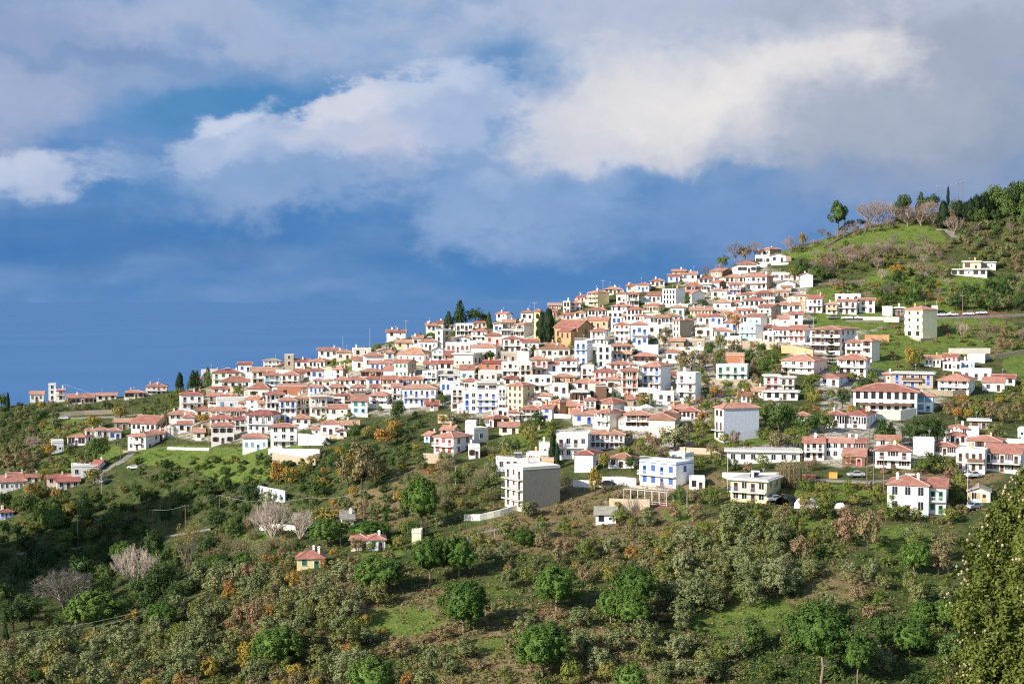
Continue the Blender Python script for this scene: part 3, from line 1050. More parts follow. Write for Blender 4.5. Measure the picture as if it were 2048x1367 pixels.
            if H.get('posts') or (k == nf - 1 and roof in 'hg' and hr.random() < .3):
                b = MB()
                npst = max(2, int((bx1 - bx0) / 2.6))
                for i in range(npst + 1):
                    t = bx0 + .12 + (bx1 - bx0 - .24) * i / npst
                    b.box(t - .08, t + .08, -bd + .14, -bd + .30, z0 + .05, z0 + fh - .1)
                b.box(bx0 - .1, bx1 + .1, -bd - .2, -.002, z0 + fh - .1, z0 + fh - .02, 1)
                b.put('porch', [M_RAILW, MATS['tile_' + (rc if rc in 'rdok' else 'r')]], root)
    if H.get('awning'):
        b = MB()
        z = fh * .92 + H.get('awz', 0)
        b.poly([(-W * .42, -1.5, z - .5), (W * .42, -1.5, z - .5), (W * .42, -.01, z), (-W * .42, -.01, z)])
        b.poly([(-W * .42, -1.5, z - .7), (W * .42, -1.5, z - .7), (W * .42, -1.5, z - .5), (-W * .42, -1.5, z - .5)])
        b.put('awning', [SHUT[H['awning']]], root)
    if H.get('terrace'):
        b = MB()
        rail(b, -W / 2, W / 2, .1, h + .62, .9)
        rail(b, .1, dep - .1, W / 2 - .1, h + .62, .9, axis='y')
        b.put('terrace_railing', [M_RAILW], root)
    # foundation terrace in front, closing the slope under the house
    if H.get('base'):
        b = MB()
        b.box(-W / 2 - .8, W / 2 + .8, -1.8, dep * .6, -H['base'], -.05)
        b.put('base', [WALLC['t']], root)
    HOUSES.append(H)
    return root

# ------------------------------------------------------------------ the village: one line per house, read in enlarged crops of the photo
# crop: (left, top, enlargement).  line: x0 x1 eaves base roof rooftone wall shutters key=value ... | look | landmark name
CROPS = {'A': (0, 700, 4.876), 'B': (300, 700, 4.876), 'C': (620, 580, 4.876), 'D': (980, 560, 4.876), 'E': (1340, 460, 4.876),
         'G': (1628, 560, 4.876), 'H': (800, 740, 4.876), 'I': (1180, 740, 4.876), 'J': (1560, 780, 4.197), 'K': (1560, 340, 4.197),
         'L': (0, 900, 2.926), 'M': (620, 900, 2.926), 'P': (0, 0, 1.0)}
TABLE = """
A 295 420 428 500 g r w - nw=3 nf=1 dep=6 |low white house with thin red roof at the far tip of the ridge|
A 475 545 342 485 f f w - nf=3 nw=1 bal= dep=7 |tall plain white cube rising on the far tip of the ridge|the tall white cube at the ridge tip
A 547 635 390 485 f f w n nf=2 bal=1 posts=1 dep=6 awning=r awz=2.6 |white flat house with red awning over its upper balcony|
A 660 910 462 528 g r w n nw=6 nf=1 dep=8 bal= |long low white house under one red roof on the left ridge|the long low ridge house
A 945 1130 450 490 g r c - nf=1 nw=3 |half hidden red roofed house sunk behind trees on the ridge|
A 1215 1400 415 472 h r c n nf=1 nw=4 |low cream house with wide red hipped roof among ridge trees|
A 1425 1625 358 428 h r p n nf=2 nw=4 bal=1 |pinkish two storey house topping the left ridge|the pinkish house on the left ridge
A 1120 1305 700 778 g o t - nf=1 nw=3 dep=7 |low rubble stone barn with brown roof|
A 1282 1512 712 792 g r w n nf=1 nw=5 yaw=28 sx=1665 side=t |white house whose gable end is bare grey stone|
A 1650 1885 628 690 h r c n nf=1 nw=4 |tan walled house with broad red hipped roof|
A 1785 1893 655 728 h r w - nf=1 nw=1 blank=1 |small blank white house in front of a broad red roof|
A 1250 1420 838 975 h r w n nf=2 nw=3 yaw=36 sx=1556 bal=1 bspan=(.25,.7) base=2.5 |white two storey cottage standing alone above the grassy slope|the lone cottage above the grassy slope
A 1475 1600 808 880 g r w - nf=1 nw=2 |white annex with red roof behind the lone cottage|
A 1605 1690 765 845 f f c - nf=1 nw=1 blank=1 dep=5 |small blank cream box house behind the lane|
A 832 935 790 852 h r w n nf=1 nw=2 |white house under small red hip, first of a terrace of three|
A 938 1058 782 852 h r w n nf=1 nw=2 |white house under small red hip, middle of a terrace of three|
A 1062 1180 788 872 h r w b nf=1 nw=2 |white house with two blue windows at the end of a terrace|
A 662 830 850 930 h o w - nf=1 nw=5 ww=1.1 wh=1.9 yaw=30 sx=905 |white house with a long glazed veranda and brownish roof|
A 505 618 898 1000 f f w - nf=1 nw=2 dep=7 |white flat roofed shed house beside the veranda house|
A 705 955 1135 1232 f f w - nf=1 nw=3 dep=8 ch=0 |wide white flat roofed house by the bend of the lane|the white flat house by the lane bend
A 885 960 1130 1200 g d w - nf=1 nw=1 dep=9 yaw=20 |small red roof rising behind a white flat house|
A 82 235 1235 1285 g r w - nf=1 nw=2 |low white house with red roof near the left edge, furthest back of its row|
A 247 392 1240 1300 g r c - nf=1 nw=2 |low cream house with red roof beside the palm|
A 462 690 1243 1315 g r p - nf=1 nw=3 |long pinkish house with red roof below the lane|
A 562 772 1282 1350 g d c n nf=1 nw=3 |cream house with deep red roof below the long pinkish one|
A 0 232 1285 1370 s r w - nf=1 nw=5 bal= posts=1 |white porch house with faded pink roof at the left edge|
L 0 76 370 402 h r w b nf=1 nw=3 |small white house with red roof lowest at the left edge|
B 300 520 436 556 h d w n nf=2 nw=3 bal=1 ch=2 |white two storey house with dark red roof and long balcony at the village left end|the balcony house at the village left end
B 562 705 445 508 g r t - nf=1 nw=2 |low stone house with red roof next to the balcony house|
B 655 930 478 572 f f w s nf=1 nw=3 dep=6 |broad white flat house with sky blue windows|
B 690 830 470 520 g d w - nf=1 nw=2 dep=7 |white house with dark red roof tucked behind a broad flat one|
B 612 885 220 345 h d c g nf=2 nw=4 ch=2 bal=1 |cream two storey mansion with two tall chimneys and dark green shutters|the cream mansion with two chimneys
B 702 985 305 375 h r w - nf=1 nw=4 bal= |low white house with terrace under a red hip|
B 607 760 390 430 g r w - nf=1 nw=2 |red roof of a low house just under the cream mansion|
B 962 1160 376 465 h r c n nf=1 nw=2 ww=1.4 yaw=14 pitch=30 |cream house with a steep red pyramid roof|
B 1110 1270 243 352 h r w s nf=2 nw=3 |white two storey house with pale blue windows|
B 1275 1450 243 352 h r c n nf=2 nw=3 yaw=14 sx=1505 |cream two storey house next to one with pale blue windows|
B 990 1220 207 285 g o c n nf=1 nw=4 |cream house with faded orange roof near the ridge|
B 1110 1270 106 184 h k w - nf=2 nw=4 |white ridge house with a grey slate hipped roof|the white house with grey slate roof
B 1312 1400 52 150 f f t - nf=2 nw=1 bal= dep=5 |square rubble stone tower house on the ridge|the square stone tower
B 1245 1380 150 210 p o t - nf=1 nw=1 dep=8 |brown stone gabled barn below the square tower|
B 1545 1702 112 175 h o w - nf=1 nw=4 yaw=25 sx=1772 |long white house with faded roof high on the ridge|
B 1412 1580 207 262 g r w - nf=1 nw=3 |low white house with red roof under the long ridge house|
B 1785 1880 190 285 h r w - nf=2 nw=1 yaw=30 sx=1935 side=t pitch=28 |tall white house with a steep pyramid roof and stone side|the steep pyramid roof house
B 1700 1785 212 280 f f w - nf=1 nw=1 blank=1 |plain white box house beside a steep pyramid roof|
B 1242 1535 352 435 f f b - nf=1 nw=2 dep=9 ch=0 frame=n |unfinished orange brick shell with a flat top|the unfinished brick shell
B 1130 1310 430 512 h r w n nf=1 nw=4 ww=.8 |white house with four small dark windows and red roof|
B 942 1055 482 530 g o w - nf=1 nw=1 yaw=33 sx=1142 side=n |white house with dark brown gable end|
B 872 1050 535 572 h r c - nf=1 nw=3 |low cream house with red hip between taller roofs|
B 1062 1212 538 575 g o t - nf=1 nw=3 |low stone house with brownish roof between taller roofs|
B 1260 1425 492 640 h r w b nf=2 nw=3 bal=1 bc=i |white two storey house with three royal blue shutters and balcony|the three blue shutters house
B 1430 1560 465 640 h o c n nf=2 nw=3 bal=1 bc=w posts=1 |cream house with faded orange roof and deep shaded balcony|
B 1562 1722 455 640 f v c n nf=2 nw=3 bal=1 bc=w posts=1 |unfinished concrete house with open dark ground floor|the open concrete frame house
B 592 780 592 660 g o c n nf=1 nw=4 |cream cottage with orange roof, first half of a long row|
B 785 932 592 660 g r c n nf=1 nw=3 |cream cottage with red roof, second half of a long row|
B 585 812 672 780 h d c n nf=2 nw=4 |broad cream house with dark red hipped roof facing the slope|
B 822 985 676 795 h d c n nf=2 nw=3 bal=1 bc=i |cream two storey house with dark doors and iron balcony|
B 948 1200 628 775 h d l n nf=2 nw=4 yaw=25 sx=1272 bal=1 bc=i |pale blue two storey house with wide dark red roof|the pale blue house
B 420 530 802 862 g o c - nf=1 nw=1 dep=8 |small house with a long faded orange roof slope|
B 600 818 742 915 h r w n nf=2 nw=3 bal= ww=.9 |white two storey house with dark arched doors at the village foot|the dark arched doors house
B 905 1145 852 982 h r w s nf=1 nw=4 ww=.8 bal= |white cottage with sky blue door and shutters at the village foot|the sky blue door cottage
B 1178 1430 750 950 h r w n nf=3 nw=3 bal=1 bspan=(.1,.9) |tall white house with red pyramid roof above the white retaining wall|the tall house over the white wall
B 1665 1860 720 832 h r w n nf=1 nw=3 yaw=8 base=1.5 |white house with wide dark window and red roof at the village edge|
B 1862 2030 726 802 g o w - nf=1 nw=2 |low annex with flat brownish roof at the village edge|
B 1582 1668 798 836 h r w - nf=1 nw=1 |tiny red roofed outbuilding beside a white yard|
B 1822 1918 802 855 p r w - nf=1 nw=1 |tiny red gabled porch house in front of an annex|
C 82 272 585 652 g r w n nf=1 nw=3 ch=1 |white house with red roof alone on the ridge crest|
C 748 930 416 460 g r w - nf=1 nw=2 ch=2 |white house with two white chimneys on the ridge crest|the two white chimneys ridge house
C 1137 1230 345 395 g r c n nf=1 nw=2 |cream house with red roof by the ridge trees|
C 1235 1300 322 392 g r y - nf=1 nw=1 |small yellowish house with high red roof by the ridge trees|
C 1302 1415 356 392 f f c - nf=1 nw=2 |low cream flat walled building under the ridge trees|
C 1420 1590 337 455 f f w - nf=2 nw=4 ww=1.3 bal=1 bc=i |modern white flat house with big glass fronts|the modern glass fronted house
C 1587 1722 320 370 h r p - nf=1 nw=3 |pinkish house with red hip below the ridge pines|
C 1792 1880 332 390 p r w b nf=1 nw=2 |white and blue gabled house near the ridge|
C 1572 1722 402 505 h r c n nf=2 nw=3 yaw=18 sx=1765 |cream two storey house with light red hip|
C 1705 1870 442 535 h r p r nf=1 nw=2 wh=1.7 |pale pink house with a pair of bright red shutters|the pale pink house with red shutters
C 1222 1292 396 520 f f w - nf=2 nw=1 yaw=48 sx=1372 side=t |narrow white house with a tall bare stone side|
C 1002 1100 466 545 g o w - nf=1 nw=2 |white house with faded orange gable roof|
C 1062 1240 500 585 h r w n nf=1 nw=4 yaw=10 |white house with red hip and dark window row|
C 832 995 512 566 g o y - nf=1 nw=2 |tan house with faded orange roof below the ridge path|
C 662 822 592 665 p k c - nf=1 nw=2 pitch=18 |cream house showing a wide blank gable|
C 735 820 612 665 g o c b nf=1 nw=1 dep=6 |small cream house with one dark blue window|
C 852 1112 627 705 h o w r nf=1 nw=4 yaw=22 sx=1192 ww=.8 pitch=27 |white house under the biggest bright orange hipped roof|the biggest orange hipped roof
C 1187 1300 588 682 p k w - nf=2 nw=2 pitch=26 |white house with a pointed white gable front|
C 1402 1560 482 525 p r w - nf=1 nw=2 |white gabled house behind a flat terrace|
C 1322 1560 525 606 f f w r nf=1 nw=5 ww=.8 |white flat house with a row of red shutters|the flat house with red shutter row
C 1567 1812 562 645 h r c n nf=1 nw=4 yaw=16 sx=1862 bal= |cream house with broad red hip and shaded front|
C 1312 1400 640 695 s d l n nf=1 nw=3 |small pale blue house with dark red lean roof|
C 1402 1590 627 745 f v c o nf=1 nw=3 yaw=24 sx=1682 wh=1.8 bal=0 |modern cream house with three ochre shutters and flat slab roof|the three ochre shutters house
C 537 720 642 725 h r w n nf=1 nw=3 yaw=-8 |white house with red hip and bluish side|
C 582 820 716 785 g r w b nf=1 nw=5 ww=.7 |white house with blue shutters under a long red roof|
C 822 950 706 835 g r c g nf=2 nw=3 yaw=30 sx=1038 side=t |cream house with green shutters and a rough stone gable|the green shutters and stone gable house
C 1112 1230 720 790 g d w n nf=1 nw=2 bal= |white house with dark maroon roof and shaded porch|
C 1252 1390 716 795 g d c n nf=1 nw=2 |tan house with maroon roof and tall chimney|
C 492 702 796 856 h o c n nf=1 nw=4 |cream house with long faded orange hip|
C 717 835 782 835 g r w - nf=1 nw=2 blank=1 yaw=20 sx=900 |white house with blank wall and short red roof|
C 1098 1232 802 905 f f w - nf=2 nw=3 ww=1.4 yaw=20 sx=1302 bal=1 |white flat house with large white framed windows|
C 1468 1602 777 885 s r w t nf=1 nw=2 wh=1.2 ww=1.2 |white house with two teal shutters|the two teal shutters house
C 1682 1870 716 785 g d b n nf=1 nw=2 yaw=14 |red brick house with dark red roof|the red brick house
C 1642 1820 802 875 f f p - nf=1 nw=3 |pale pink flat house under the red brick house|
C 237 392 876 935 h r c n nf=1 nw=3 |cream house with red hip in a dense row|
C 394 540 876 935 h r l n nf=1 nw=3 |pale blue fronted house with red hip in a dense row|
C 32 130 890 935 h r w - nf=1 nw=2 |white house with red hip above a brick shell|
C 135 212 905 945 h r c - nf=1 nw=1 |tiny cream house with tall red hip|
C -15 120 946 1012 h r w b nf=1 nw=3 ww=.7 |white house with three narrow blue windows beside the brick shell|
C 192 330 946 1005 h r p n nf=1 nw=3 |pinkish house with red hip and dark windows|
C 402 540 950 1062 h r p n nf=2 nw=3 bal=1 bc=n |pinkish two storey house with dark timber balcony|
C 592 700 972 1010 g r w - nf=1 nw=2 |low white house with a small red roof|
C 582 748 1027 1125 h r w n nf=2 nw=2 yaw=18 sx=795 bal=1 |white two storey house with bright red pyramid roof|
C 702 852 872 935 g r c o nf=1 nw=3 |cream house with ochre shutters|
C 868 950 876 935 g r w b nf=1 nw=2 ww=.7 |white house with a pair of small blue windows|
C 952 1100 890 932 g r w - nf=1 nw=3 |white house mostly hidden under a bright red roof|
C 232 428 1030 1125 h r c n nf=2 nw=3 bal=1 bc=n |cream two storey house with dark timber balcony|
C 0 158 1042 1180 h r w n nf=2 nw=3 bal=1 bc=w |white two storey house with white balcony near the pines foot|
C 165 338 1055 1150 f f w n nf=1 nw=2 |white flat house squeezed between balconies|
C 402 560 1082 1212 s r w t nf=2 nw=2 bal= |white house with teal ground floor shutters|the teal ground floor house
C 802 890 940 1085 g r w n nf=2 nw=2 bal=1 |narrow white house with stacked balconies|
C 900 1228 960 1132 h o w b nf=2 nw=6 bal=1 bc=i ww=.8 ch=2 yaw=5 |wide white two storey house with royal blue doors and an iron balcony|the wide blue doors house
C 1272 1460 902 1005 f f w b nf=1 nw=4 wh=1.9 ww=.9 |white flat house with four royal blue doors|the four blue doors flat house
C 1272 1450 850 895 f v l n nf=1 nw=4 dep=6 |white veranda storey with dark openings and slab roof|
C 1376 1498 960 1172 f f w n nf=3 nw=2 ww=1.3 bal=1,2 |white three storey block with dark windows at the hotel left wing|
C 1492 1828 1000 1192 f f w b nf=3 nw=5 ww=1.0 bal=1,2 bspan=(.35,1) terrace=1 side=u yaw=6 |broad white hotel with blue shutters and roof terrace|the broad white hotel with blue shutters
C 1625 1825 905 1005 f v w n nf=1 nw=5 ww=1.1 dep=6 |white penthouse storey set back above the hotel terrace|
C 1832 1915 962 1182 f f w n nf=3 nw=2 ww=1.0 bal=1,2 bc=w |narrow white three storey block with balconies beside the hotel|
C 1130 1250 1128 1180 g d t - nf=1 nw=1 |small dark red roofed shed at the village foot|
D 60 160 330 380 g r w - nf=1 nw=2 yaw=40 sx=215 |white house with plain white gable on the crest|
D 130 242 412 470 g o y n nf=1 nw=4 |yellow walled house with orange roof below the crest|the yellow walled house
D 250 330 436 560 h r c n nf=2 nw=3 yaw=45 sx=420 noside=1 |cream house with a very tall blank pinkish side|the tall blank pinkish side house
D 110 325 490 560 f v w - nf=1 nw=7 ww=1.2 wh=1.6 |white flat house with a continuous glass veranda|the glass veranda house
D 125 310 575 705 h r w n nf=2 nw=3 ww=1.3 wh=1.9 bal=1 |white two storey house with arched dark windows|
D 960 1148 388 470 g r o n nf=1 nw=3 yaw=14 sx=1182 bal= |ochre house with dark shaded veranda beside the church|
D 985 1120 496 605 h r w n nf=2 nw=3 yaw=20 sx=1162 bal=1 |white house with red hip at the church foot|
D 842 958 172 215 h r w r nf=1 nw=3 |white house with red details near the crest|
D 962 1050 126 255 h r y n nf=3 nw=2 yaw=50 sx=1162 bal=1,2 posts=1 noside=1 |yellow corner house with glazed balconies and tall blank yellow side|the yellow corner house
D 712 782 216 302 f f c - nf=2 nw=2 |tan flat roofed house near the crest|
D 785 882 226 292 h r w r nf=2 nw=2 |white house with red shutters near the crest|
D 572 692 262 295 g o t - nf=1 nw=2 |brown stone cottage on the crest|
D 582 652 302 365 g r b - nf=1 nw=2 |brick red house next to the tall church cypress|
D 1112 1280 96 140 h o c n nf=1 nw=4 |cream crest house with orange hip|
D 1232 1330 136 195 h r c n nf=1 nw=2 |cream house with red hip just under the crest|
D 1335 1450 136 195 h r w n nf=1 nw=3 |white house with red hip just under the crest|
D 1432 1550 50 115 h r c b nf=1 nw=3 yaw=10 |tan crest house with one blue door|
D 1332 1430 72 112 g r w - nf=1 nw=2 |white crest house partly hidden behind a tan one|
D 1562 1700 16 60 h r w n nf=1 nw=3 |white crest house with long red hip|
D 1532 1668 150 215 g r w n nf=1 nw=3 dep=9 |white house with wide sloping red roof|
D 1682 1810 98 175 f f w n nf=2 nw=4 bal= yaw=45 sx=1902 noside=1 |white flat house with a large blank grey white side|
D 1912 2045 60 118 h r w n nf=1 nw=3 |white house with red hip on the upper slope|
D 1762 1892 268 348 h o w g nf=1 nw=2 ww=1.2 |white cube house with green shutters|the white cube with green shutters
D 952 1130 296 355 h r w n nf=1 nw=5 ww=.8 |white house with a row of small windows above the church|
D 1182 1380 266 308 h r w n nf=1 nw=4 |white house under a wide bright red hip|
D 1332 1490 290 345 h r w n nf=1 nw=4 |white house with red hip beside the yellow one|
D 1497 1640 252 315 h r y n nf=1 nw=3 yaw=25 sx=1702 |pale yellow house with red hip in the upper village|
D 822 930 328 372 h o c n nf=1 nw=2 |tan house with orange hip above the church|
D 702 820 352 392 g r c - nf=1 nw=3 |cream house with red roof behind the church cypress|
D 1142 1300 312 368 f f w n nf=1 nw=3 bal=0 bc=i |white flat house with dark shaded balcony|
D 1182 1282 372 485 f f w b nf=2 nw=2 ww=.9 bal= |plain white flat house with two dark blue windows|
D 1302 1400 376 405 g r w - nf=1 nw=2 |low white house with red roof between flat ones|
D 1412 1550 352 408 h r w w nf=1 nw=3 ww=1.4 wh=1.2 |white house with three wide white windows|
D 1557 1750 366 432 h o l n nf=1 nw=5 ww=1.2 wh=1.6 |blue grey glazed veranda house|the blue grey veranda house
D 1212 1360 438 562 h r w r nf=2 nw=3 bal=1 bc=s |white two storey house with red doors and solid balcony|
D 1372 1540 436 602 h r w b nf=2 nw=3 bal=1 bc=w |white two storey house with royal blue shutters and vine|the blue shutters and vine house
D 1722 1850 360 405 h r c - nf=1 nw=2 |cream house with red hip by the brown tree|
D 1782 1850 396 505 h r w n nf=2 nw=2 yaw=42 sx=1990 side=t noside=1 |white fronted house with long tan stone side|
D 825 945 606 815 f f w b nf=3 nw=2 yaw=22 sx=1002 trim=b terrace=1 ww=1.0 bal=2 ns=0 |tall narrow white house trimmed and shuttered in blue|the tall narrow blue and white house
D 492 780 672 755 h o c n nf=1 nw=5 |long cream house with orange hip|the long cream house
D 545 700 640 690 h o c - nf=1 nw=3 |tan house with brownish hip behind the long cream one|
D 392 560 776 856 h o c r nf=1 nw=3 |cream stone house with pink shutters|
D 267 380 708 795 f f w - nf=1 nw=2 blank=1 |plain white flat box house|
D 682 850 786 905 h r w n nf=2 nw=3 bal=1 bc=w |white two storey house with dark windows in three columns|
D 112 282 812 955 f f c w nf=2 nw=3 bal=1 |cream flat house with pale closed shutters|the cream flat house with pale shutters
D 287 405 816 955 f f c n nf=2 nw=2 bal=1 bc=i |tan flat house with iron balcony|
D 367 602 946 1062 f f w n nf=2 nw=4 bal=1 |wide white flat house with dark window row|
D 632 830 945 1015 h r o n nf=1 nw=3 |orange tan house with red hip|
D 887 1010 850 995 f f c n nf=2 nw=2 bal=1 |cream flat house with tall doors|
D 1012 1220 896 1012 h r p r nf=2 nw=4 ww=.8 bal=1 |pink two storey house with red shutters|the pink house with red shutters
D 1042 1180 652 785 f f l - nf=2 nw=2 ww=.8 bal= |pale grey white flat house with small windows|
D 1187 1380 642 785 h r w n nf=2 nw=4 bal=1 bc=o posts=1 |white house with a long reddish timber balcony|the reddish timber balcony house
D 1442 1640 648 725 f f l - nf=1 nw=2 blank=1 |long pale lavender blank wall building|
D 1402 1610 755 805 h r c n nf=1 nw=4 ww=1.5 |dark open pavilion under a red hipped roof|
D 1162 1400 826 885 h r w n nf=1 nw=4 |white house with long red hip|
D 1482 1660 840 1085 h r w b nf=3 nw=3 yaw=28 sx=1762 bal=1,2 bc=w ww=1.1 noside=1 |tall white house with two tiers of royal blue balcony doors|the tall house with blue balcony doors
D 1277 1440 886 1125 h r c r nf=3 nw=3 bal=1,2 posts=1 |cream three storey house with ochre balcony columns|
D 1148 1265 972 1075 h r c n nf=1 nw=2 |cream house with bright red hip beside an ochre columned house|
D 837 1040 1030 1068 h r w n nf=1 nw=3 |low white house with long red hip|
D 802 950 1092 1165 f v c n nf=1 nw=4 ww=1.4 wh=1.9 bal= |open fronted taverna with dark slab roof and cream columns|the open fronted taverna
D 962 1028 1034 1110 f f c - nf=1 nw=1 |small cream box house beside a dark wall|
D 1030 1136 1034 1112 f f n - nf=1 nw=1 blank=1 |plain dark brown timber clad box|the dark timber box
D 1822 2000 915 1172 f f w n nf=3 nw=2 yaw=20 sx=2058 bal=1,2 bc=w ww=1.0 base=4 noside=1 |white three storey block on a tall stone base|the white block on a stone base
D 1722 1812 922 985 g d t - nf=1 nw=1 |ruined stone cottage with sagging dark roof|
D 1717 1850 702 795 h r w n nf=1 nw=2 |white house with red hip behind the big brown tree|
D 1762 1890 592 645 g o t - nf=1 nw=1 |tan stone barn with faded orange roof|
D 76 160 1052 1255 f f w n nf=3 nw=2 bal=1,2 |narrow white block between a hotel and a yellow house|
D 167 320 1032 1285 h r y n nf=4 nw=3 yaw=33 sx=432 bal= ww=.9 |tall pale yellow four storey house with red hip|the tall pale yellow house
D 132 280 985 1025 h d c - nf=1 nw=2 |low house with dark red hip behind the tall yellow one|
D 357 510 1182 1255 p r w n nf=1 nw=2 |white gabled house with two dark windows|
D 442 590 1126 1195 h o w - nf=1 nw=2 |white house with faded orange hip|
D 587 680 1192 1330 h o o r nf=2 nw=2 yaw=40 sx=802 side=t noside=1 |orange house with red shutters and rough stone side|the orange house with stone side
D 502 602 1250 1360 g r l b nf=2 nw=1 yaw=20 |pale lavender house with one blue window|
D 302 490 1258 1365 h r c n nf=2 nw=4 bal=1 bc=n posts=1 |brown timber framed house with open upper gallery|the timber gallery house
D 762 910 1226 1318 g r o r nf=1 nw=3 |orange house with bright red shutters|
D 922 1030 1172 1305 h r w n nf=2 nw=2 bal=1 |white house with red pyramid roof over stacked windows|
D 1022 1200 1202 1290 h r w o nf=1 nw=3 yaw=38 sx=1352 noside=1 |white house with ochre shutters and broad red hip|
E 905 970 190 250 h r p n nf=1 nw=2 yaw=40 sx=1082 side=t noside=1 |highest house of the village, pink front and stone side|the highest village house
E 845 905 216 262 g r w - nf=1 nw=1 |little white house joined to the highest one|
E 977 1130 250 315 p k l n nf=1 nw=2 |pale blue gabled house near the top of the village|
E 832 975 255 335 f f w n nf=1 nw=4 ww=1.3 |white flat house with a shaded dark terrace at the top|
E 657 840 337 395 h r w n nf=1 nw=4 |white house with red hip near the village top|
E 397 510 402 460 g r t - nf=1 nw=1 yaw=35 sx=605 side=n noside=1 |stone house with red roof and dark side near the crest|
E 22 150 406 450 g o t - nf=1 nw=2 |brown stone barn on the crest|
E 277 465 482 525 h r l n nf=1 nw=4 |pale blue house with red hip below the crest|
E 532 720 462 520 h r c n nf=1 nw=4 |cream house with broad red hip in the top row|
E 737 940 455 535 h r c n nf=1 nw=4 yaw=22 sx=1002 side=t bal=0 |cream house with red hip and stone side in the top row|
E 387 480 516 588 g r w n nf=1 nw=1 yaw=35 sx=548 side=n noside=1 |white house with dark gable side in the upper village|
E 152 310 542 600 h r c n nf=1 nw=4 |cream house with red hip at the upper village edge|
E 318 400 530 605 f v w n nf=1 nw=2 ww=1.2 |white pergola house with dark openings|
E 572 690 530 582 g r o b nf=1 nw=3 |orange house with blue doors|the orange house with blue doors
E 737 900 530 588 g r w n nf=1 nw=3 yaw=15 |white house with low red roof above a broad red one|
E 1042 1220 522 568 p o l - nf=1 nw=1 blank=1 |lavender house showing a plain wide gable|
E 1270 1392 442 556 p k w - nf=2 nw=1 blank=1 ch=1 dep=6 pitch=20 |bright white windowless gable house at the meadow edge|the windowless white gable house
E 1087 1180 562 612 g o w - nf=1 nw=2 |little house with bright orange roof near the meadow|
E 687 832 632 690 h r c g nf=1 nw=3 |cream house with green shutters and red hip|
E 838 1020 615 672 h d c n nf=1 nw=4 bal= |house with broad dark red roof and deep dark veranda|
E 102 210 622 705 g r w n nf=1 nw=2 yaw=42 sx=338 noside=1 |white house with long blank lavender side|
E 722 920 687 745 h r w n nf=1 nw=4 |white house with bright red hip mid upper village|
E 602 712 702 758 h r w b nf=1 nw=3 |white house with blue lower wall and red hip|
E 547 640 640 700 f f p - nf=1 nw=2 |pinkish flat house in the upper village|
E 1207 1350 640 700 h r c o nf=1 nw=3 |cream house with pale ochre windows near the meadow|
E 1342 1480 670 805 s d w n nf=2 nw=3 yaw=10 bal=1 |grey white house with slanting red roof by the grass terrace|
E 1087 1272 732 795 g o w n nf=1 nw=3 ww=1.6 wh=1.7 |white house with a wide dark veranda|
E 1282 1380 722 795 f f t - nf=1 nw=1 |rough stone house by the grass terrace|
E 862 985 746 890 g r c g nf=2 nw=2 yaw=35 sx=1078 side=t |cream house with green shutters and rough stone gable in the upper village|
E 537 650 815 890 g o p n nf=1 nw=2 |pinkish house with long orange roof|
E 652 800 782 835 g r c - nf=1 nw=3 |cream house with long bright red roof|
E 197 410 790 835 g r y n nf=1 nw=6 ww=.8 |long yellow house with low red roof|the long yellow house
E 1172 1290 822 895 g r w n nf=1 nw=1 |white house with a single dark window|
E 757 880 842 930 g r w s nf=1 nw=2 yaw=42 sx=972 noside=1 |white house with a sky blue window and blank pale side|
E 652 752 846 910 g r w n nf=1 nw=3 |white house with red roof joined to one with a blank side|
E 677 830 932 1070 f f w s nf=2 nw=3 yaw=40 sx=908 noside=1 bal=1 |bluish white corner house with flat roof|the bluish white corner house
E 882 1078 952 1015 h d w n nf=1 nw=3 |white house with dark maroon hip|
E 1012 1145 972 1090 g r w n nf=2 nw=3 |white house with dark doors next to red doored one|
E 1152 1310 968 1095 g r w r nf=2 nw=3 yaw=18 sx=1375 ns=1 |white house with one tall deep red door|the deep red door house
E 907 1008 1002 1095 f f c - nf=1 nw=2 |low cream flat house in front of a maroon roof|
E 1372 1650 968 1195 h o w n nf=3 nw=6 yaw=24 sx=1812 bal=1,2 bc=w pitch=9 ww=1.1 ov=.9 |big cream white hotel of several storeys with long balconies|the big cream hotel
G 307 465 608 740 h r c n nf=2 nw=3 yaw=6 ww=1.1 bal=1 bspan=(0,1) bc=s |cream two storey house with square dark windows beside the big hotel|
G 467 560 596 790 h r c n nf=3 nw=1 yaw=30 sx=638 ww=1.3 noside=1 bal= |tall cream house wing with blank right side beside the big hotel|
G 117 225 240 332 h r w n nf=2 nw=2 bal=1 bc=o |white house with red hip and reddish balcony by the upper road|
G 230 410 208 332 g r w n nf=2 nw=3 bal=1 bc=i yaw=8 |white house with three tall dark doors and black balcony|the black balcony house
G 208 450 146 215 f f l - nf=1 nw=3 dep=6 |blue grey flat house behind a black balcony house|
G 442 590 196 318 g r w n nf=2 nw=2 bal= |roughly plastered white house at the end of the upper road row|
G 667 762 268 348 f f w - nf=1 nw=1 blank=1 |white windowless shed on the upper road|
G 770 880 275 348 f v n - nf=1 nw=3 ww=1.3 |dark open shed on the upper road|
G 887 1054 292 562 h r q - nf=4 nw=2 frame=n yaw=42 sx=1192 ww=1.5 wh=1.7 noside=1 base=5 bal=1,2,3 bc=s bd=.4 |four storey pale yellow block standing alone on the slope|the four storey yellow block
G 1150 1200 262 345 f f w - nf=1 nw=1 blank=1 |white box behind the four storey yellow block|
G 1077 1232 766 845 g o w n nf=1 nw=4 |white cottage with faded orange roof on the right slope|
G 1247 1392 748 815 g r p r nf=1 nw=3 yaw=20 sx=1442 side=t |pinkish house with red roof on the right slope|
G 1260 1430 815 885 f f w n nf=1 nw=4 |white lower storey under the pinkish house|
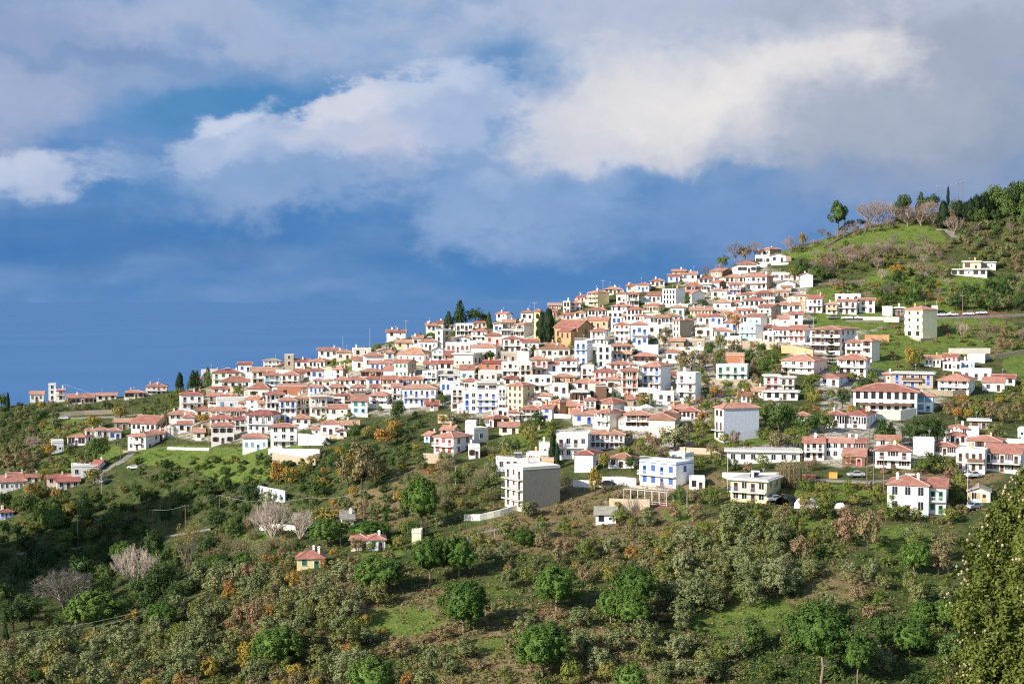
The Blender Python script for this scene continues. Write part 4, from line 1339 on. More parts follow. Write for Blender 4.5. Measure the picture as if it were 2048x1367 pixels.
G 1500 1660 742 800 f f w - nf=1 nw=2 blank=1 |blank white block on the right slope|
G 1432 1560 805 872 f f w s nf=1 nw=3 |white terrace house with pale blue railings|
G 1442 1720 882 975 f f w n nf=1 nw=3 |broad white flat house on the right slope|the broad flat house on the right slope
G 770 1150 915 1045 f v t b nf=2 nw=5 bal=1 bspan=(.25,.75) bc=n |long rubble stone house with blue windows and dark balcony|the long stone house
G 682 768 922 1000 h r t - nf=1 nw=1 |stone annex with red roof beside the long stone house|
G 1217 1500 978 1108 h r w n nf=2 nw=4 yaw=10 sx=1562 bal=1 bc=w |white two storey house with red hip beside the long stone house|
G 1737 1950 962 1020 g d w - nf=1 nw=3 |white house with dark red roof near the right edge|
G 1645 1850 1002 1085 s r w n nf=1 nw=2 |white house with thin red lean roof near the right edge|
G 390 992 1086 1292 h r w - nf=2 nw=8 wh=2.2 ww=1.15 bal= yaw=2 dep=13 ch=0 frame=n awning=n |long white school like building with a row of tall windows|the long white school
G 994 1155 1132 1285 h r w s nf=2 nw=2 yaw=4 ww=1.6 bal= |lower white wing at the school end|
G 57 240 956 1032 h r l - nf=1 nw=2 yaw=15 sx=400 ch=1 |grey white house with red hip below the big hotel|
G 232 500 772 925 h r w n nf=2 nw=4 yaw=12 sx=545 bal=1 bc=w posts=1 |white house with a planted terrace under its red hip|the planted terrace house
J 397 540 206 312 h d w - nf=1 nw=5 ww=1.3 wh=2.0 frame=w |white hall with a band of windows under dark red hip, smaller half|
J 542 720 210 318 h d w - nf=1 nw=7 ww=1.2 wh=2.0 frame=w yaw=12 sx=802 |white hall with a band of windows under dark red hip, larger half|the white hall with window band
J 152 250 216 280 h r w - nf=1 nw=2 |small white house with red hip beside a big dark tree|
J 205 368 440 588 g r w n nf=2 nw=3 bal=1 |white two storey house, left third of a long red roofed row|
J 372 612 440 575 g r w - nf=2 nw=4 ww=.9 frame=w bal= |white house, middle of a long red roofed row|the middle of the long red row
J 616 716 444 575 g r w n nf=2 nw=2 |white house, right end of a long red roofed row|
J 525 710 556 635 s r n r nf=1 nw=2 |brown brick annex with red lean roof in front of a long row|
I 1340 2040 800 905 f v w - nf=1 nw=7 ww=1.1 wh=1.3 frame=w dep=8 |very long low white flat house with a shaded porch|the very long low white house
J 802 1092 508 655 h r w n nf=2 nw=3 bal=1 bc=w |white house with red hip and full width white balcony|the full width white balcony house
J 812 1000 432 485 g o u - nf=1 nw=2 |grey house with orange roof behind a full balcony house|
J 1122 1290 425 545 f f w - nf=1 nw=1 blank=1 |plain white panelled box building|the white panelled box
J 1292 1470 500 545 h r w n nf=1 nw=3 |low white house with long red hip beside a panelled box|
J 1572 1845 428 505 h r w n nf=1 nw=4 yaw=8 bal=0 bc=w |white upper house with red hip and railed terrace near the right edge|
J 1482 1712 515 690 f f w n nf=2 nw=4 bal=1 bspan=(.4,1) bc=n yaw=8 |white house with dark timber balcony near the right edge|the dark timber balcony house
J 1716 2010 530 690 s r w n nf=2 nw=5 bal=1 bc=i bd=1.6 yaw=8 |white house with long dark balcony under a thin red roof|
J 1420 1560 402 455 h r w - nf=1 nw=3 |white house with red hip and white dish|
J 1432 1575 338 390 h r w - nf=1 nw=3 |house with broad red roof just right of the dark pines|
J 1562 1665 335 400 f f w - nf=1 nw=1 blank=1 |plain white gable wall building near the right edge|
J 1592 1752 265 325 f v g n nf=1 nw=2 ww=1.8 wh=2 |unfinished grey concrete frame near the right edge|
J 1850 2060 445 510 f f c - nf=1 nw=3 |tan flat building at the right edge|
J 2000 2060 335 405 f f w - nf=1 nw=1 |white flat building highest at the right edge|
J 905 1238 798 1042 h r w - nf=2 nw=3 wh=1.9 ww=1.2 frame=w yaw=4 dep=11 solar=1 ch=2 bal= name=villa |large white villa with red hipped roof and solar heater|the large white villa
J 1240 1388 812 1042 g r w g nf=2 nw=2 yaw=4 bal=1 bc=w dep=9 ch=0 |balcony wing of the large white villa|
J 1582 1760 850 942 p k c o nf=1 nw=2 dep=6 |small gabled hut with orange door and grey roof|the small gabled hut
I 65 190 412 575 h r c n nf=2 nw=3 yaw=42 sx=332 bal=1 bc=w noside=1 |cream house with a wide blank right side and red hip|
I 342 600 436 560 h r w n nf=2 nw=5 bal=1 bc=w posts=1 |taverna with white railed veranda under red hips|the white railed veranda taverna
I 572 826 482 655 h o p - nf=2 nw=3 yaw=6 sx=880 blank=1 |large plain pinkish white house with faded roof|the large plain pinkish house
I 722 850 432 490 h r c - nf=1 nw=2 |red roofed house just behind the plain pinkish one|
I 0 335 628 765 h o l n nf=2 nw=7 bal=1 bc=w |long grey white house with faded roof and glass balcony|the long grey white house
H 1527 1830 640 865 f f w n nf=2 nw=4 yaw=8 terrace=1 bal=1 |white flat house with green railed roof terrace|
H 1702 1882 822 995 h d l - nf=1 nw=2 yaw=16 sx=1962 blank=1 |pale blank house with dark red hip below a cypress pair|
I 177 430 868 955 h o w n nf=1 nw=3 yaw=14 sx=510 |white cottage with broad orange hip|the broad orange hip cottage
I 777 940 386 445 g r w n nf=1 nw=3 |white house with red roof under the tall stone base|
I 892 1065 426 475 h d w - nf=1 nw=4 |low white house with dark red hip|
I 1215 1300 370 690 h r c n nf=3 nw=2 yaw=63 sx=1645 wc2=u noside=1 side=u bal=1 |tall house whose whole right wall is blue grey and windowless|the blue grey windowless wall house
I 482 835 908 1135 f f w b nf=2 nw=4 yaw=36 sx=1012 trim=b terrace=1 bal=1 bc=w ww=1.1 base=3 |white villa with blue cornice and blue shutters|the blue corniced villa
I 777 925 830 905 f f w b nf=1 nw=2 yaw=36 sx=1012 dep=6 |penthouse storey on the blue corniced villa|
I 972 1120 1072 1160 f f w - nf=1 nw=2 |white annex beside the blue corniced villa|
I 1372 1720 1078 1292 f v y - nf=2 nw=4 frame=w yaw=20 sx=1862 solar=1 bal=1 bc=b ww=1.2 |pale yellow house with slab roof and solar heater|the pale yellow house
I 1702 1850 60 212 f v w r nf=2 nw=2 bal=1 |white house with slab roof and red doors under a pink balcony|
I 1852 1990 75 212 f v w n nf=2 nw=2 bal=1 |white house with slab roof beside one with red doors|
E 1087 1400 1276 1400 h r p n nf=2 nw=4 yaw=20 sx=1532 bal=1 bc=w name=house ww=1.1 |large pinkish house with wide red hip and row of dark red doors|the large pinkish balcony house
I 1702 2020 216 292 f v w - nf=1 nw=4 |low white flat house above the big dark tree|
I 1592 1690 228 275 g o c - nf=1 nw=2 |tiny cream house with orange roof above the dark tree|
I 1477 1572 278 318 g r c - nf=1 nw=2 |tiny cream house with red roof behind a blue grey wall|
E 450 750 1325 1470 f f w g nf=2 nw=4 yaw=5 bal=1 |white flat house carrying an orange brick box|the house with the brick box
E 545 725 1215 1322 f f b - nf=1 nw=1 blank=1 dep=6 |orange brick box on a white flat house|
H 235 290 640 705 g r w s nf=1 nw=1 yaw=42 sx=392 side=t noside=1 |little white barn with stone gable|
H 397 520 590 650 g r w - nf=1 nw=2 yaw=20 |white upper house with faded red gable roof|
H 330 520 656 820 h r w r nf=2 nw=3 yaw=38 sx=712 bal=1 |white corner house with red shutters on a stone base|the red shutters corner house
H 636 722 576 705 f f c - nf=1 nw=1 yaw=58 sx=862 |grey white flat house with two dark windows|
H 637 740 515 580 f f w - nf=1 nw=1 blank=1 dep=4 |white rooftop room behind a grey white house|
H 672 780 752 862 f f w n nf=1 nw=2 |small white flat house on the scrub slope|
H 820 912 475 548 h r w n nf=1 nw=2 yaw=55 sx=1088 side=n noside=1 |white house with dark brown side and red hip|
H 967 1160 552 625 g r c - nf=1 nw=2 dep=7 |cream gabled house above the grass|
H 1062 1170 416 492 h r w n nf=1 nw=3 |white house with small red hip and terrace|
H 945 1058 418 460 f f w - nf=1 nw=2 |low white flat house joined to a small red hip|
H 1022 1196 952 1355 f f c n nf=4 nw=3 yaw=60 sx=1562 side=g noside=1 bal=1,2,3 bc=i ww=1.0 |four storey block with blank grey concrete side|the grey sided block
H 945 1365 897 965 f f w - nf=1 nw=6 terrace=1 |long white terrace villa behind the grey sided block|
H 1230 1460 832 905 f f w o nf=1 nw=3 |white flat villa with one yellow door|
H 1355 1478 732 835 f f c w nf=1 nw=1 |cream white cube villa beside the cypress pair|the cream cube by the cypress pair
H 1382 1500 885 955 f f o - nf=1 nw=1 blank=1 dep=4 |small tan box room on the grey sided block|
L 1738 1895 635 692 h r y g nf=1 nw=2 pitch=24 |small yellow cottage with red hip among olives|the small yellow cottage
M 240 345 525 585 h r c n nf=1 nw=2 |red roofed cottage half hidden by a red bush|
M 345 440 525 585 h r l n nf=1 nw=2 |pale walled cottage with red hip below round pines|the pale cottage below round pines
M 1672 1790 394 432 s k l - nf=1 nw=2 dep=4 name=shed |small shed with flat grey metal roof on the scrubby slope|the grey roofed shed
M 186 255 418 455 s k w - nf=1 nw=1 dep=5 name=shed |small white flat shed between umbrella pines|
M 606 640 482 550 f f q - nf=1 nw=1 blank=1 dep=4 name=shed |narrow tan roofless ruin on the slope path|the narrow tan ruin
K 962 1010 345 385 p k w n nf=1 nw=2 dep=6 |white chalet near the hilltop trees|the white chalet near the hilltop
K 1000 1080 340 372 g r w - nf=1 nw=2 |red roof of the hilltop house behind the white chalet|
K 1437 1730 838 890 f v w n nf=1 nw=5 ww=1.8 wh=1.7 |low white modern house with wide glass doors in the meadow|
K 1537 1680 772 840 f v y n nf=1 nw=2 ww=2.4 wh=2.0 |yellow framed open storey of the modern meadow house|the open modern meadow house
K 1685 1805 778 832 f v w - nf=1 nw=2 ww=2 |white slab roofed wing of the modern meadow house|
"""


def parse_table():
    out = []
    for line in TABLE.strip().splitlines():
        head, look, lm = line.split('|')
        tk = head.split()
        cx, cy, k = CROPS[tk[0]]
        H = dict(x0=cx + float(tk[1]) / k, x1=cx + float(tk[2]) / k, ye=cy + float(tk[3]) / k, yb=cy + float(tk[4]) / k,
                 roof=tk[5], rc=tk[6], wc=tk[7], sh=tk[8], look=look.strip(), lm=lm.strip())
        for q in tk[9:]:
            a, v = q.split('=', 1)
            if a == 'sx': H['sx'] = cx + float(v) / k
            elif a == 'bal': H['bal'] = [int(z) for z in v.split(',') if z]
            elif a == 'bspan': H['bspan'] = eval(v)
            elif a in ('side', 'trim', 'awning', 'bc', 'frame', 'name', 'style', 'wc2'): H[a] = v
            elif a in ('nf', 'nw', 'ns', 'ch', 'blank', 'noside', 'posts', 'terrace', 'solar'): H[a] = int(v)
            else: H[a] = float(v)
        if 'bc' in H: pass
        out.append(H)
    return out



ALLH = parse_table()


def ytop(H):
    w = H['x1'] - H['x0']
    return H['ye'] - (4 if H['roof'] == 'f' else min(15, .16 * w + 3))


CORE = [(360, 800), (430, 745), (620, 735), (800, 695), (1000, 655), (1200, 595), (1430, 545), (1590, 505), (1625, 620), (1600, 700), (1430, 690), (1345, 740), (1335, 800), (1330, 860), (1100, 850),
        (1000, 835), (870, 800), (700, 840), (640, 890), (560, 900), (360, 890)]


def inside(x, y, poly):
    c = False; j = len(poly) - 1
    for i in range(len(poly)):
        (xi, yi), (xj, yj) = poly[i], poly[j]
        if (yi > y) != (yj > y) and x < (xj - xi) * (y - yi) / (yj - yi) + xi: c = not c
        j = i
    return c


# lower storeys hidden in the crops: each house goes down to the roof in front of it
for H in sorted(ALLH, key=lambda h: -h['yb']):
    xc = (H['x0'] + H['x1']) / 2
    if not inside(xc, H['yb'] - 4, CORE): continue
    gaps = []
    w = H['x1'] - H['x0']
    for q in (.15, .5, .85):
        x = H['x0'] + w * q
        g = [ytop(o) - H['yb'] for o in ALLH if o is not H and o['x0'] <= x <= max(o['x1'], o.get('sx', 0)) and o['yb'] > H['yb'] + 3 and ytop(o) > H['yb'] - 6]
        if g: gaps.append(min(g))
    if len(gaps) < 2: continue
    gap = sorted(gaps)[len(gaps) // 2]
    s = S_at(xc, H['yb'])
    if gap < 1.5 or gap > 2.7 * s: continue
    e = gap + 2
    if e > 1.7 * s:
        nf0 = H.get('nf', max(1, round((H['yb'] - H['ye']) / s / 2.95)))
        H['nf'] = nf0 + 1
        if 'bal' in H: H['bal'] = [k + 1 for k in H['bal']]
    H['yb'] += e

# the small houses wedged between the ones listed
GW, GH = 2, 2
occ = np.zeros((1367 // GH + 2, 2048 // GW + 60), bool)
def mark(x0, x1, y0, y1): occ[max(0, int(y0 / GH)):int(y1 / GH) + 1, max(0, int(x0 / GW)):int(x1 / GW) + 1] = True
for H in ALLH: mark(H['x0'], max(H['x1'], H.get('sx', 0)), ytop(H) + 3, H['yb'])
mark(1065, 1185, 615, 690)
fr = random.Random(5)
nfill = 0
WN = {'w': 'white', 'c': 'cream', 'p': 'pale pink', 't': 'stone'}
RN = {'r': 'red', 'o': 'faded orange', 'd': 'dark red'}
for y in range(560, 880, 4):
    for x in range(370, 1600, 6):
        if nfill >= 48: break
        s = S_at(x, y)
        w = fr.uniform(5, 7.5) * s; h = fr.uniform(2.6, 3.4) * s
        if not inside(x, y, CORE): continue
        a = occ[int((y - h - 6) / GH):int(y / GH), max(0, int((x - w / 2) / GW)):int((x + w / 2) / GW)]
        if a.size == 0 or a.mean() > .32 or a[-int(max(2, 5 / GH)):].mean() > .34: continue
        wc = fr.choice('wwwccpt'); rt = fr.choice('hhgf'); rc = fr.choice('rrrod'); shc = fr.choice('nnn-b-')
        look = '%s %s house' % (fr.choice(('small', 'little')), WN[wc]) + (' with flat roof' if rt == 'f' else ' with %s %s roof' % (RN[rc], 'hipped' if rt == 'h' else 'gable'))
        H = dict(x0=x - w / 2, x1=x + w / 2, ye=y - h, yb=y, roof=rt, rc='f' if rt == 'f' else rc, wc=wc, sh=shc, look=look, lm='', fill=1, nf=1)
        ALLH.append(H); nfill += 1
        mark(H['x0'], H['x1'], ytop(H), y + 6)
print('FILL', nfill, 'houses', len(ALLH))
for H in ALLH:
    H['core'] = inside((H['x0'] + H['x1']) / 2, H['yb'] - 4, CORE)
    build_house(H)

# ------------------------------------------------------------------ other things: (object, kind word, photo x, photo y, look)
THINGS = []


def reg(o, x, y, look, cat, group=None, lm='', word=None):
    THINGS.append(dict(o=o, x=x, y=y, look=look, cat=cat, group=group, lm=lm, word=word or cat))


def build_church():
    x0, x1, ye, yb = 980 + 640 / 4.876, 980 + 842 / 4.876, 560 + 462 / 4.876, 560 + 625 / 4.876
    xc = (x0 + x1) / 2
    s = S_at(xc, yb)
    p = gp(xc, yb)
    root = link('church', None, None, p)
    yaw = 36
    root.rotation_euler.z = -math.atan2(p.x, p.y) - R(yaw)
    W = (x1 - x0) / s / math.cos(R(yaw)) + 1
    h = (yb - ye) / s
    dep = 30 / s / math.sin(R(yaw)) + 1
    b = MB(); b.box(-W / 2, W / 2, 0, dep, -4, h)
    tp = math.tan(R(27)); r = dep / 2 * tp
    for xx, q in ((-W / 2, 1), (W / 2, -1)):
        pts = [(xx, 0, h), (xx, dep / 2, h + r), (xx, dep, h)]
        b.poly(pts if q > 0 else pts[::-1])
    b.put('wall', [WALLC['h']], root)
    b = MB(); roof_build(b, 'g', W, dep, h, .5, 27)
    b.put('roof', [MATS['tile_r'], MATS['ridge_mortar']], root)
    # lower aisle in front, lit wall
    b = MB(); b.box(-W * .1, W * .42, -3.2, -.003, -4, h * .80)
    a = b.put('aisle', [WALLC['h']], root)
    b = MB(); b.poly([(-W * .12, -3.6, h * .80), (W * .44, -3.6, h * .80), (W * .44, 0.2, h * .98), (-W * .12, 0.2, h * .98)])
    b.poly([(-W * .12, -3.6, h * .80 - .2), (W * .44, -3.6, h * .80 - .2), (W * .44, -3.6, h * .80), (-W * .12, -3.6, h * .80)])
    b.put('aisle_roof', [MATS['tile_r']], a)
    for u in (-.35, -.18):
        o = link('window', win_mesh(.7, 1.8, 'n'), root, (W * u, 0, h * .5)); link('pane', pane_mesh(.7, 1.8), o)
    for u in (.05, .28):
        o = link('window', win_mesh(.6, 1.7, 'n'), root, (W * u, -3.2, h * .42)); link('pane', pane_mesh(.6, 1.7), o)
    # buttress strips on the right gable wall
    b = MB()
    for q in (.12, .36, .64, .88): b.box(W / 2, W / 2 + .3, dep * q - .35, dep * q + .35, -4, h * (1.05 if .2 < q < .8 else .95))
    b.put('buttress', [WALLC['h']], root)
    o = link('window', win_mesh(.8, 1.8, 'n'), root, (W / 2, dep * .5, h * .6)); o.rotation_euler.z = math.pi / 2
    link('pane', pane_mesh(.8, 1.8), o)
    reg(root, 1150, 662, 'tan stone church with red gabled roofs and a lower lit aisle', 'church', lm='the tan stone church')
    # bell tower
    xc, yt, yb = 980 + 462 / 4.876, 560 + 310 / 4.876, 560 + 575 / 4.876
    s = S_at(xc, yb); p = gp(xc, yb)
    root = link('bell_tower', None, None, p)
    root.rotation_euler.z = -math.atan2(p.x, p.y) - R(12)
    h = (yb - yt) / s; w = 13.5 / s
    b = MB()
    z0 = -3
    for k, (z, e) in enumerate(((h * .36, .12), (h * .68, .06), (h, 0))):
        b.box(-w / 2 - e, w / 2 + e, -e, w + e, z0, z - .22)
        b.box(-w / 2 - e - .18, w / 2 + e + .18, -e - .18, w + e + .18, z - .22, z)
        z0 = z
    b.put('wall', [WALLC['y']], root)
    b = MB(); roof_build(b, 'h', w, w, h + .003, .35, 34); b.put('roof', [MATS['tile_r'], MATS['ridge_mortar']], root)
    for z in (h * .12, h * .46, h * .76):
        for sd in (0, 1):
            b = MB()
            pts = [(-.55, 0), (.55, 0), (.55, 1.5)] + [(.55 * math.cos(t), 1.5 + .55 * math.sin(t)) for t in (.5, 1.0, 1.57, 2.1, 2.6)] + [(-.55, 1.5)]
            b.poly([(q[0], -.19, q[1]) for q in pts]); b.poly([(q[0], -.10, q[1]) for q in pts][::-1])
            for i in range(len(pts)):
                c, d = pts[i], pts[(i + 1) % len(pts)]
                b.poly([(c[0], -.19, c[1]), (c[0], -.10, c[1]), (d[0], -.10, d[1]), (d[0], -.19, d[1])])
            o = b.put('belfry_opening', [M_DARK], root, (0, 0, z))
            if sd: o.location = (w / 2, w / 2, z); o.rotation_euler.z = math.pi / 2; o.location.x += 0.0
    reg(root, 1075, 650, 'cream bell tower with arched openings and red pyramid roof', 'bell tower', lm='the cream bell tower')


build_church()


def wall(pts, h, m, look, name='retaining_wall', lm='', th=.5, lift=0.0):
    P = []
    for (a, b) in zip(pts[:-1], pts[1:]):
        n = max(1, int(math.hypot(b[0] - a[0], b[1] - a[1]) / 12))
        for i in range(n): P.append(gp(a[0] + (b[0] - a[0]) * i / n, a[1] + (b[1] - a[1]) * i / n))
    P.append(gp(*pts[-1]))
    b = MB()
    zt = max(p.z for p in P) + h if len(pts) == 2 and abs(P[0].z - P[-1].z) < 1.6 else None
    V = []
    c = P[0].copy()
    for i, p in enumerate(P):
        d = P[min(i + 1, len(P) - 1)] - P[max(i - 1, 0)]; d.z = 0; d.normalize()
        n = Vector((-d.y, d.x, 0)) * th / 2
        z1 = zt if zt else p.z + h
        for q in (p - n, p + n):
            V.append((q.x - c.x, q.y - c.y, p.z - 2.5 - c.z)); V.append((q.x - c.x, q.y - c.y, z1 - c.z))
    b.v = V
    for i in range(len(P) - 1):
        a = i * 4; e = a + 4
        for f in ((a, e, e + 1, a + 1), (a + 3, e + 3, e + 2, a + 2), (a + 1, e + 1, e + 3, a + 3)):
            b.f.append(f); b.m.append(0)
    b.f.append((0, 1, 3, 2)); b.m.append(0)
    k = (len(P) - 1) * 4
    b.f.append((k + 2, k + 3, k + 1, k)); b.m.append(0)
    o = b.put(name, [m], None, c)
    mx = (pts[0][0] + pts[-1][0]) / 2; my = (pts[0][1] + pts[-1][1]) / 2
    o['kind'] = 'thing'
    reg(o, mx, my, look, 'wall', lm=lm)
    return o


WS, WW, WC, WO, WT = WALLC['t'], WALLC['w'], WALLC['c'], WALLC['o'], WALLC['g']
WALLS = [
    ([(538, 912), (640, 914)], 2.5, WW, 'long bright white retaining wall at the village foot', 'the long white retaining wall'),
    ([(546, 926), (632, 929)], 1.9, WS, 'brown rubble wall right under the long white retaining wall', ''),
    ([(597, 890), (660, 888)], 2.6, WW, 'plain white yard wall stepping up behind a bare tree', ''),
    ([(336, 898), (380, 899), (420, 900)], .8, WW, 'low white garden wall along the top of the dark slope', ''),
    ([(847, 925), (880, 926), (908, 924)], 2.8, WS, 'tan stone base wall under the red shutters corner house', ''),
    ([(1147, 972), (1195, 974), (1222, 970)], 1.7, WW, 'white garden wall beside a yellowing tree', ''),
    ([(1205, 968), (1240, 968), (1272, 972)], 2.0, WW, 'sloping white driveway wall left of the blue corniced villa', ''),
    ([(929, 1040), (960, 1040), (1000, 1031), (1044, 1018)], 1.5, WC, 'stepped grey and cream wall running up to the grey sided block', ''),
    ([(1219, 1017), (1262, 1019), (1300, 1019)], 2.6, WS, 'tan block wall holding the terrace of the blue corniced villa', ''),
    ([(876, 846), (912, 845)], 2.6, WS, 'short tan stone wall below the broad white hotel', ''),
    ([(1483, 697), (1520, 696), (1555, 700)], 2.8, WS, 'long grey rubble wall under the bluish white corner house', ''),
    ([(1563, 705), (1595, 708), (1627, 716)], 2.8, WO, 'sloping orange brown wall in front of the big cream hotel', ''),
    ([(1726, 642), (1798, 644)], 1.7, WC, 'long cream wall holding up the upper road', ''),
    ([(1898, 708), (1980, 706)], 1.9, WC, 'cream wall above the cottages of the right slope', ''),
    ([(1730, 680), (1778, 682)], 2.0, WO, 'reddish stone bank wall beside the big cream hotel', ''),
    ([(1753, 838), (1800, 839), (1832, 834)], 2.8, WC, 'cream yard wall in front of the long white school', ''),
    ([(520, 1060), (560, 1058), (594, 1062)], 1.5, WC, 'low cream wall beside the reed bank', ''),
    ([(517, 1000), (571, 1003)], 3.2, WALLC['l'], 'pale wall of a shaded yard in the dark slope', ''),
    ([(1648, 496), (1680, 478), (1712, 463)], .7, WALLC['d'], 'dry stone wall crossing the top meadow slantwise', ''),
    ([(115, 833), (170, 829), (228, 827)], 1.8, WALLC['d'], 'dark stone wall along the road on the left hillside', ''),
    ([(1400, 768), (1440, 769), (1500, 770), (1540, 771)], 1.8, WS, 'rubble wall edging the lane under the house with the brick box', ''),
    ([(1620, 571), (1680, 566), (1730, 562)], .7, WALLC['d'], 'low dry stone terrace edge in the meadow beside the windowless gable house', ''),
    ([(1360, 905), (1420, 908), (1440, 918)], 1.6, WS, 'broken stone wall beside the very long low white house', ''),
    ([(1445, 955), (1500, 956), (1560, 955)], 1.4, WC, 'cream garden wall behind the pale yellow house', ''),
    ([(1000, 700), (1030, 702)], 2.0, WS, 'short stone wall below the glass veranda house', ''),
    ([(640, 742), (690, 735), (730, 722)], 1.4, WS, 'stone terrace wall near the ridge path', ''),
    ([(1940, 722), (1990, 716), (2048, 706)], 1.3, WS, 'rubble terrace wall near the right edge', ''),
    ([(1860, 790), (1905, 792), (1930, 790)], 1.8, WS, 'stone wall supporting the garden beside the school', ''),
    ([(1000, 868), (1040, 862), (1080, 858)], 1.2, WS, 'stone edge of the grassy plot under the timber gallery house', ''),
]
YARD = []
yr = random.Random(21)
for H in ALLH:
    xc = (H['x0'] + H['x1']) / 2
    if not inside(xc, H['yb'], CORE) or yr.random() > .55: continue
    q = yr.choice('wwwct')
    dy = yr.uniform(3, 6)
    a, b = H['x0'] - yr.uniform(-6, 8), max(H['x1'], H.get('sx', 0)) + yr.uniform(-6, 8)
    if b - a < 12: continue
    wall([(a, H['yb'] + dy), (b, H['yb'] + dy + yr.uniform(-1.5, 1.5))], yr.uniform(.7, 1.3), {'w': WW, 'c': WC, 't': WS}[q],
         {'w': 'low white yard wall', 'c': 'low cream yard wall', 't': 'low rubble yard wall'}[q], name='yard_wall', th=.3)
    THINGS[-1].update(fill=1, word={'w': 'white yard wall', 'c': 'cream yard wall', 't': 'rubble yard wall'}[q], group='yard walls in the village')
for (pts, h, m, look, lm) in WALLS: wall(pts, h, m, look, lm=lm)


# ------------------------------------------------------------------ cars
def car_mats(c):
    k = 'car_' + c
    col = {'white': (.72, .72, .72), 'silver': (.38, .40, .42), 'dark': (.03, .035, .04), 'grey': (.16, .17, .18)}[c]
    return mat(k, col, .25, var=.02, spec=.6)


_tyre = mat('tyre', (.02, .02, .02), .9)
_rim = mat('rim', (.45, .45, .46), .35, metal=.7)
_lamp = mat('lamp_glass', (.65, .64, .6), .15)
_tail = mat('tail_lamp', (.30, .02, .02), .2)


def car_body_mesh(c):
    k = ('car', c)
    if k in MESH: return MESH[k]
    prof = [(-2.05, .32), (-2.1, .62), (-1.95, .86), (-1.15, .96), (-.45, 1.42), (.75, 1.46), (1.45, 1.02), (1.98, .96), (2.1, .6), (2.05, .32)]
    b = MB(); wd = .84
    n = len(prof)
    ins = [wd if z < 1.1 else wd - .17 for _, z in prof]
    for sg in (-1, 1):
        pts = [(x, sg * w, z) for (x, z), w in zip(prof, ins)]
        b.poly(pts if sg > 0 else pts[::-1])
    for i in range(n):
        j = (i + 1) % n
        (x, z), (x2, z2) = prof[i], prof[j]
        b.poly([(x, -ins[i], z), (x2, -ins[j], z2), (x2, ins[j], z2), (x, ins[i], z)])
    MESH[k] = b.mesh('car_body', [car_mats(c)])
    return MESH[k]


def car(x, y, c, ang, look):
    p = gp(x, y)
    root = link('parked_car', None, None, (p.x, p.y, p.z + .18))
    root.rotation_euler.z = R(ang)
    link('body', car_body_mesh(c), root)
    if 'glass' not in MESH:
        b = MB()
        b.poly([(-1.08, -.70, .99), (-1.08, .70, .99), (-.49, .64, 1.40), (-.49, -.64, 1.40)][::-1])
        MESH['glass'] = b.mesh('windscreen', [M_GLASS])
        b = MB()
        for sg in (-1, 1):
            q = [(-.95, sg * .855, .98), (1.25, sg * .855, 1.02), (.72, sg * .70, 1.40), (-.42, sg * .70, 1.38)]
            b.poly(q if sg < 0 else q[::-1])
        MESH['sglass'] = b.mesh('side_window', [M_GLASS])
        b = MB()
        b.bar((0, -.1, 0), (0, .1, 0), .62, 0, 14); b.bar((0, -.11, 0), (0, .11, 0), .36, 1, 10)
        MESH['wheel'] = b.mesh('wheel', [_tyre, _rim])
        b = MB(); b.box(-.04, .04, -.16, .16, -.07, .07); MESH['hl'] = b.mesh('headlight', [_lamp])
        b = MB(); b.box(-.04, .04, -.14, .14, -.09, .09); MESH['tl'] = b.mesh('tail_light', [_tail])
    link('windscreen', MESH['glass'], root, (-.03, 0, .03))
    link('side_window', MESH['sglass'], root)
    for wx in (-1.3, 1.3):
        for wy in (-.78, .78): link('wheel', MESH['wheel'], root, (wx, wy, .31))
    for wy in (-.6, .6):
        link('headlight', MESH['hl'], root, (-2.08, wy, .66)); link('tail_light', MESH['tl'], root, (2.06, wy, .72))
    reg(root, x, y, look, 'car', 'cars parked in the village')


for q in [(127, 839, 'white', 6, 'white car on the hillside road'), (267, 938, 'white', -4, 'white car parked at the edge of the dark slope'),
          (211, 966, 'grey', 60, 'grey car on the shaded lane'), (1712, 954, 'silver', 3, 'silver saloon car in the open yard'),
          (1212, 972, 'dark', 10, 'dark car parked on the white driveway'), (1883, 633, 'white', 8, 'white car first in the roadside row past the yellow block'),
          (1905, 632, 'white', 186, 'white car second in the roadside row past the yellow block'), (1937, 631, 'white', 6, 'white car third in the roadside row past the yellow block'),
          (1963, 629, 'white', 10, 'white car last in the roadside row past the yellow block'), (1665, 638, 'grey', 4, 'grey car by the low reddish balcony house'),
          (1694, 639, 'white', 0, 'white car under the black balcony house'), (1720, 639, 'white', 180, 'white car under the roughly plastered house'),
          (1768, 640, 'silver', 2, 'silver car by the windowless shed'), (1549, 1003, 'silver', 15, 'silver car under the arched shelter'),
          (1615, 535, 'dark', 5, 'dark car nearest the windowless gable house'), (1660, 534, 'grey', 4, 'grey car in the meadow track'),
          (1677, 533, 'dark', 3, 'dark car furthest along the meadow track'), (1508, 765, 'white', 2, 'white car on the lane over the rubble wall'),
          (1946, 955, 'white', 20, 'white car below the dark timber balcony house'), (1948, 1018, 'silver', 30, 'silver car half hidden beside the small hut')]:
    car(*q)


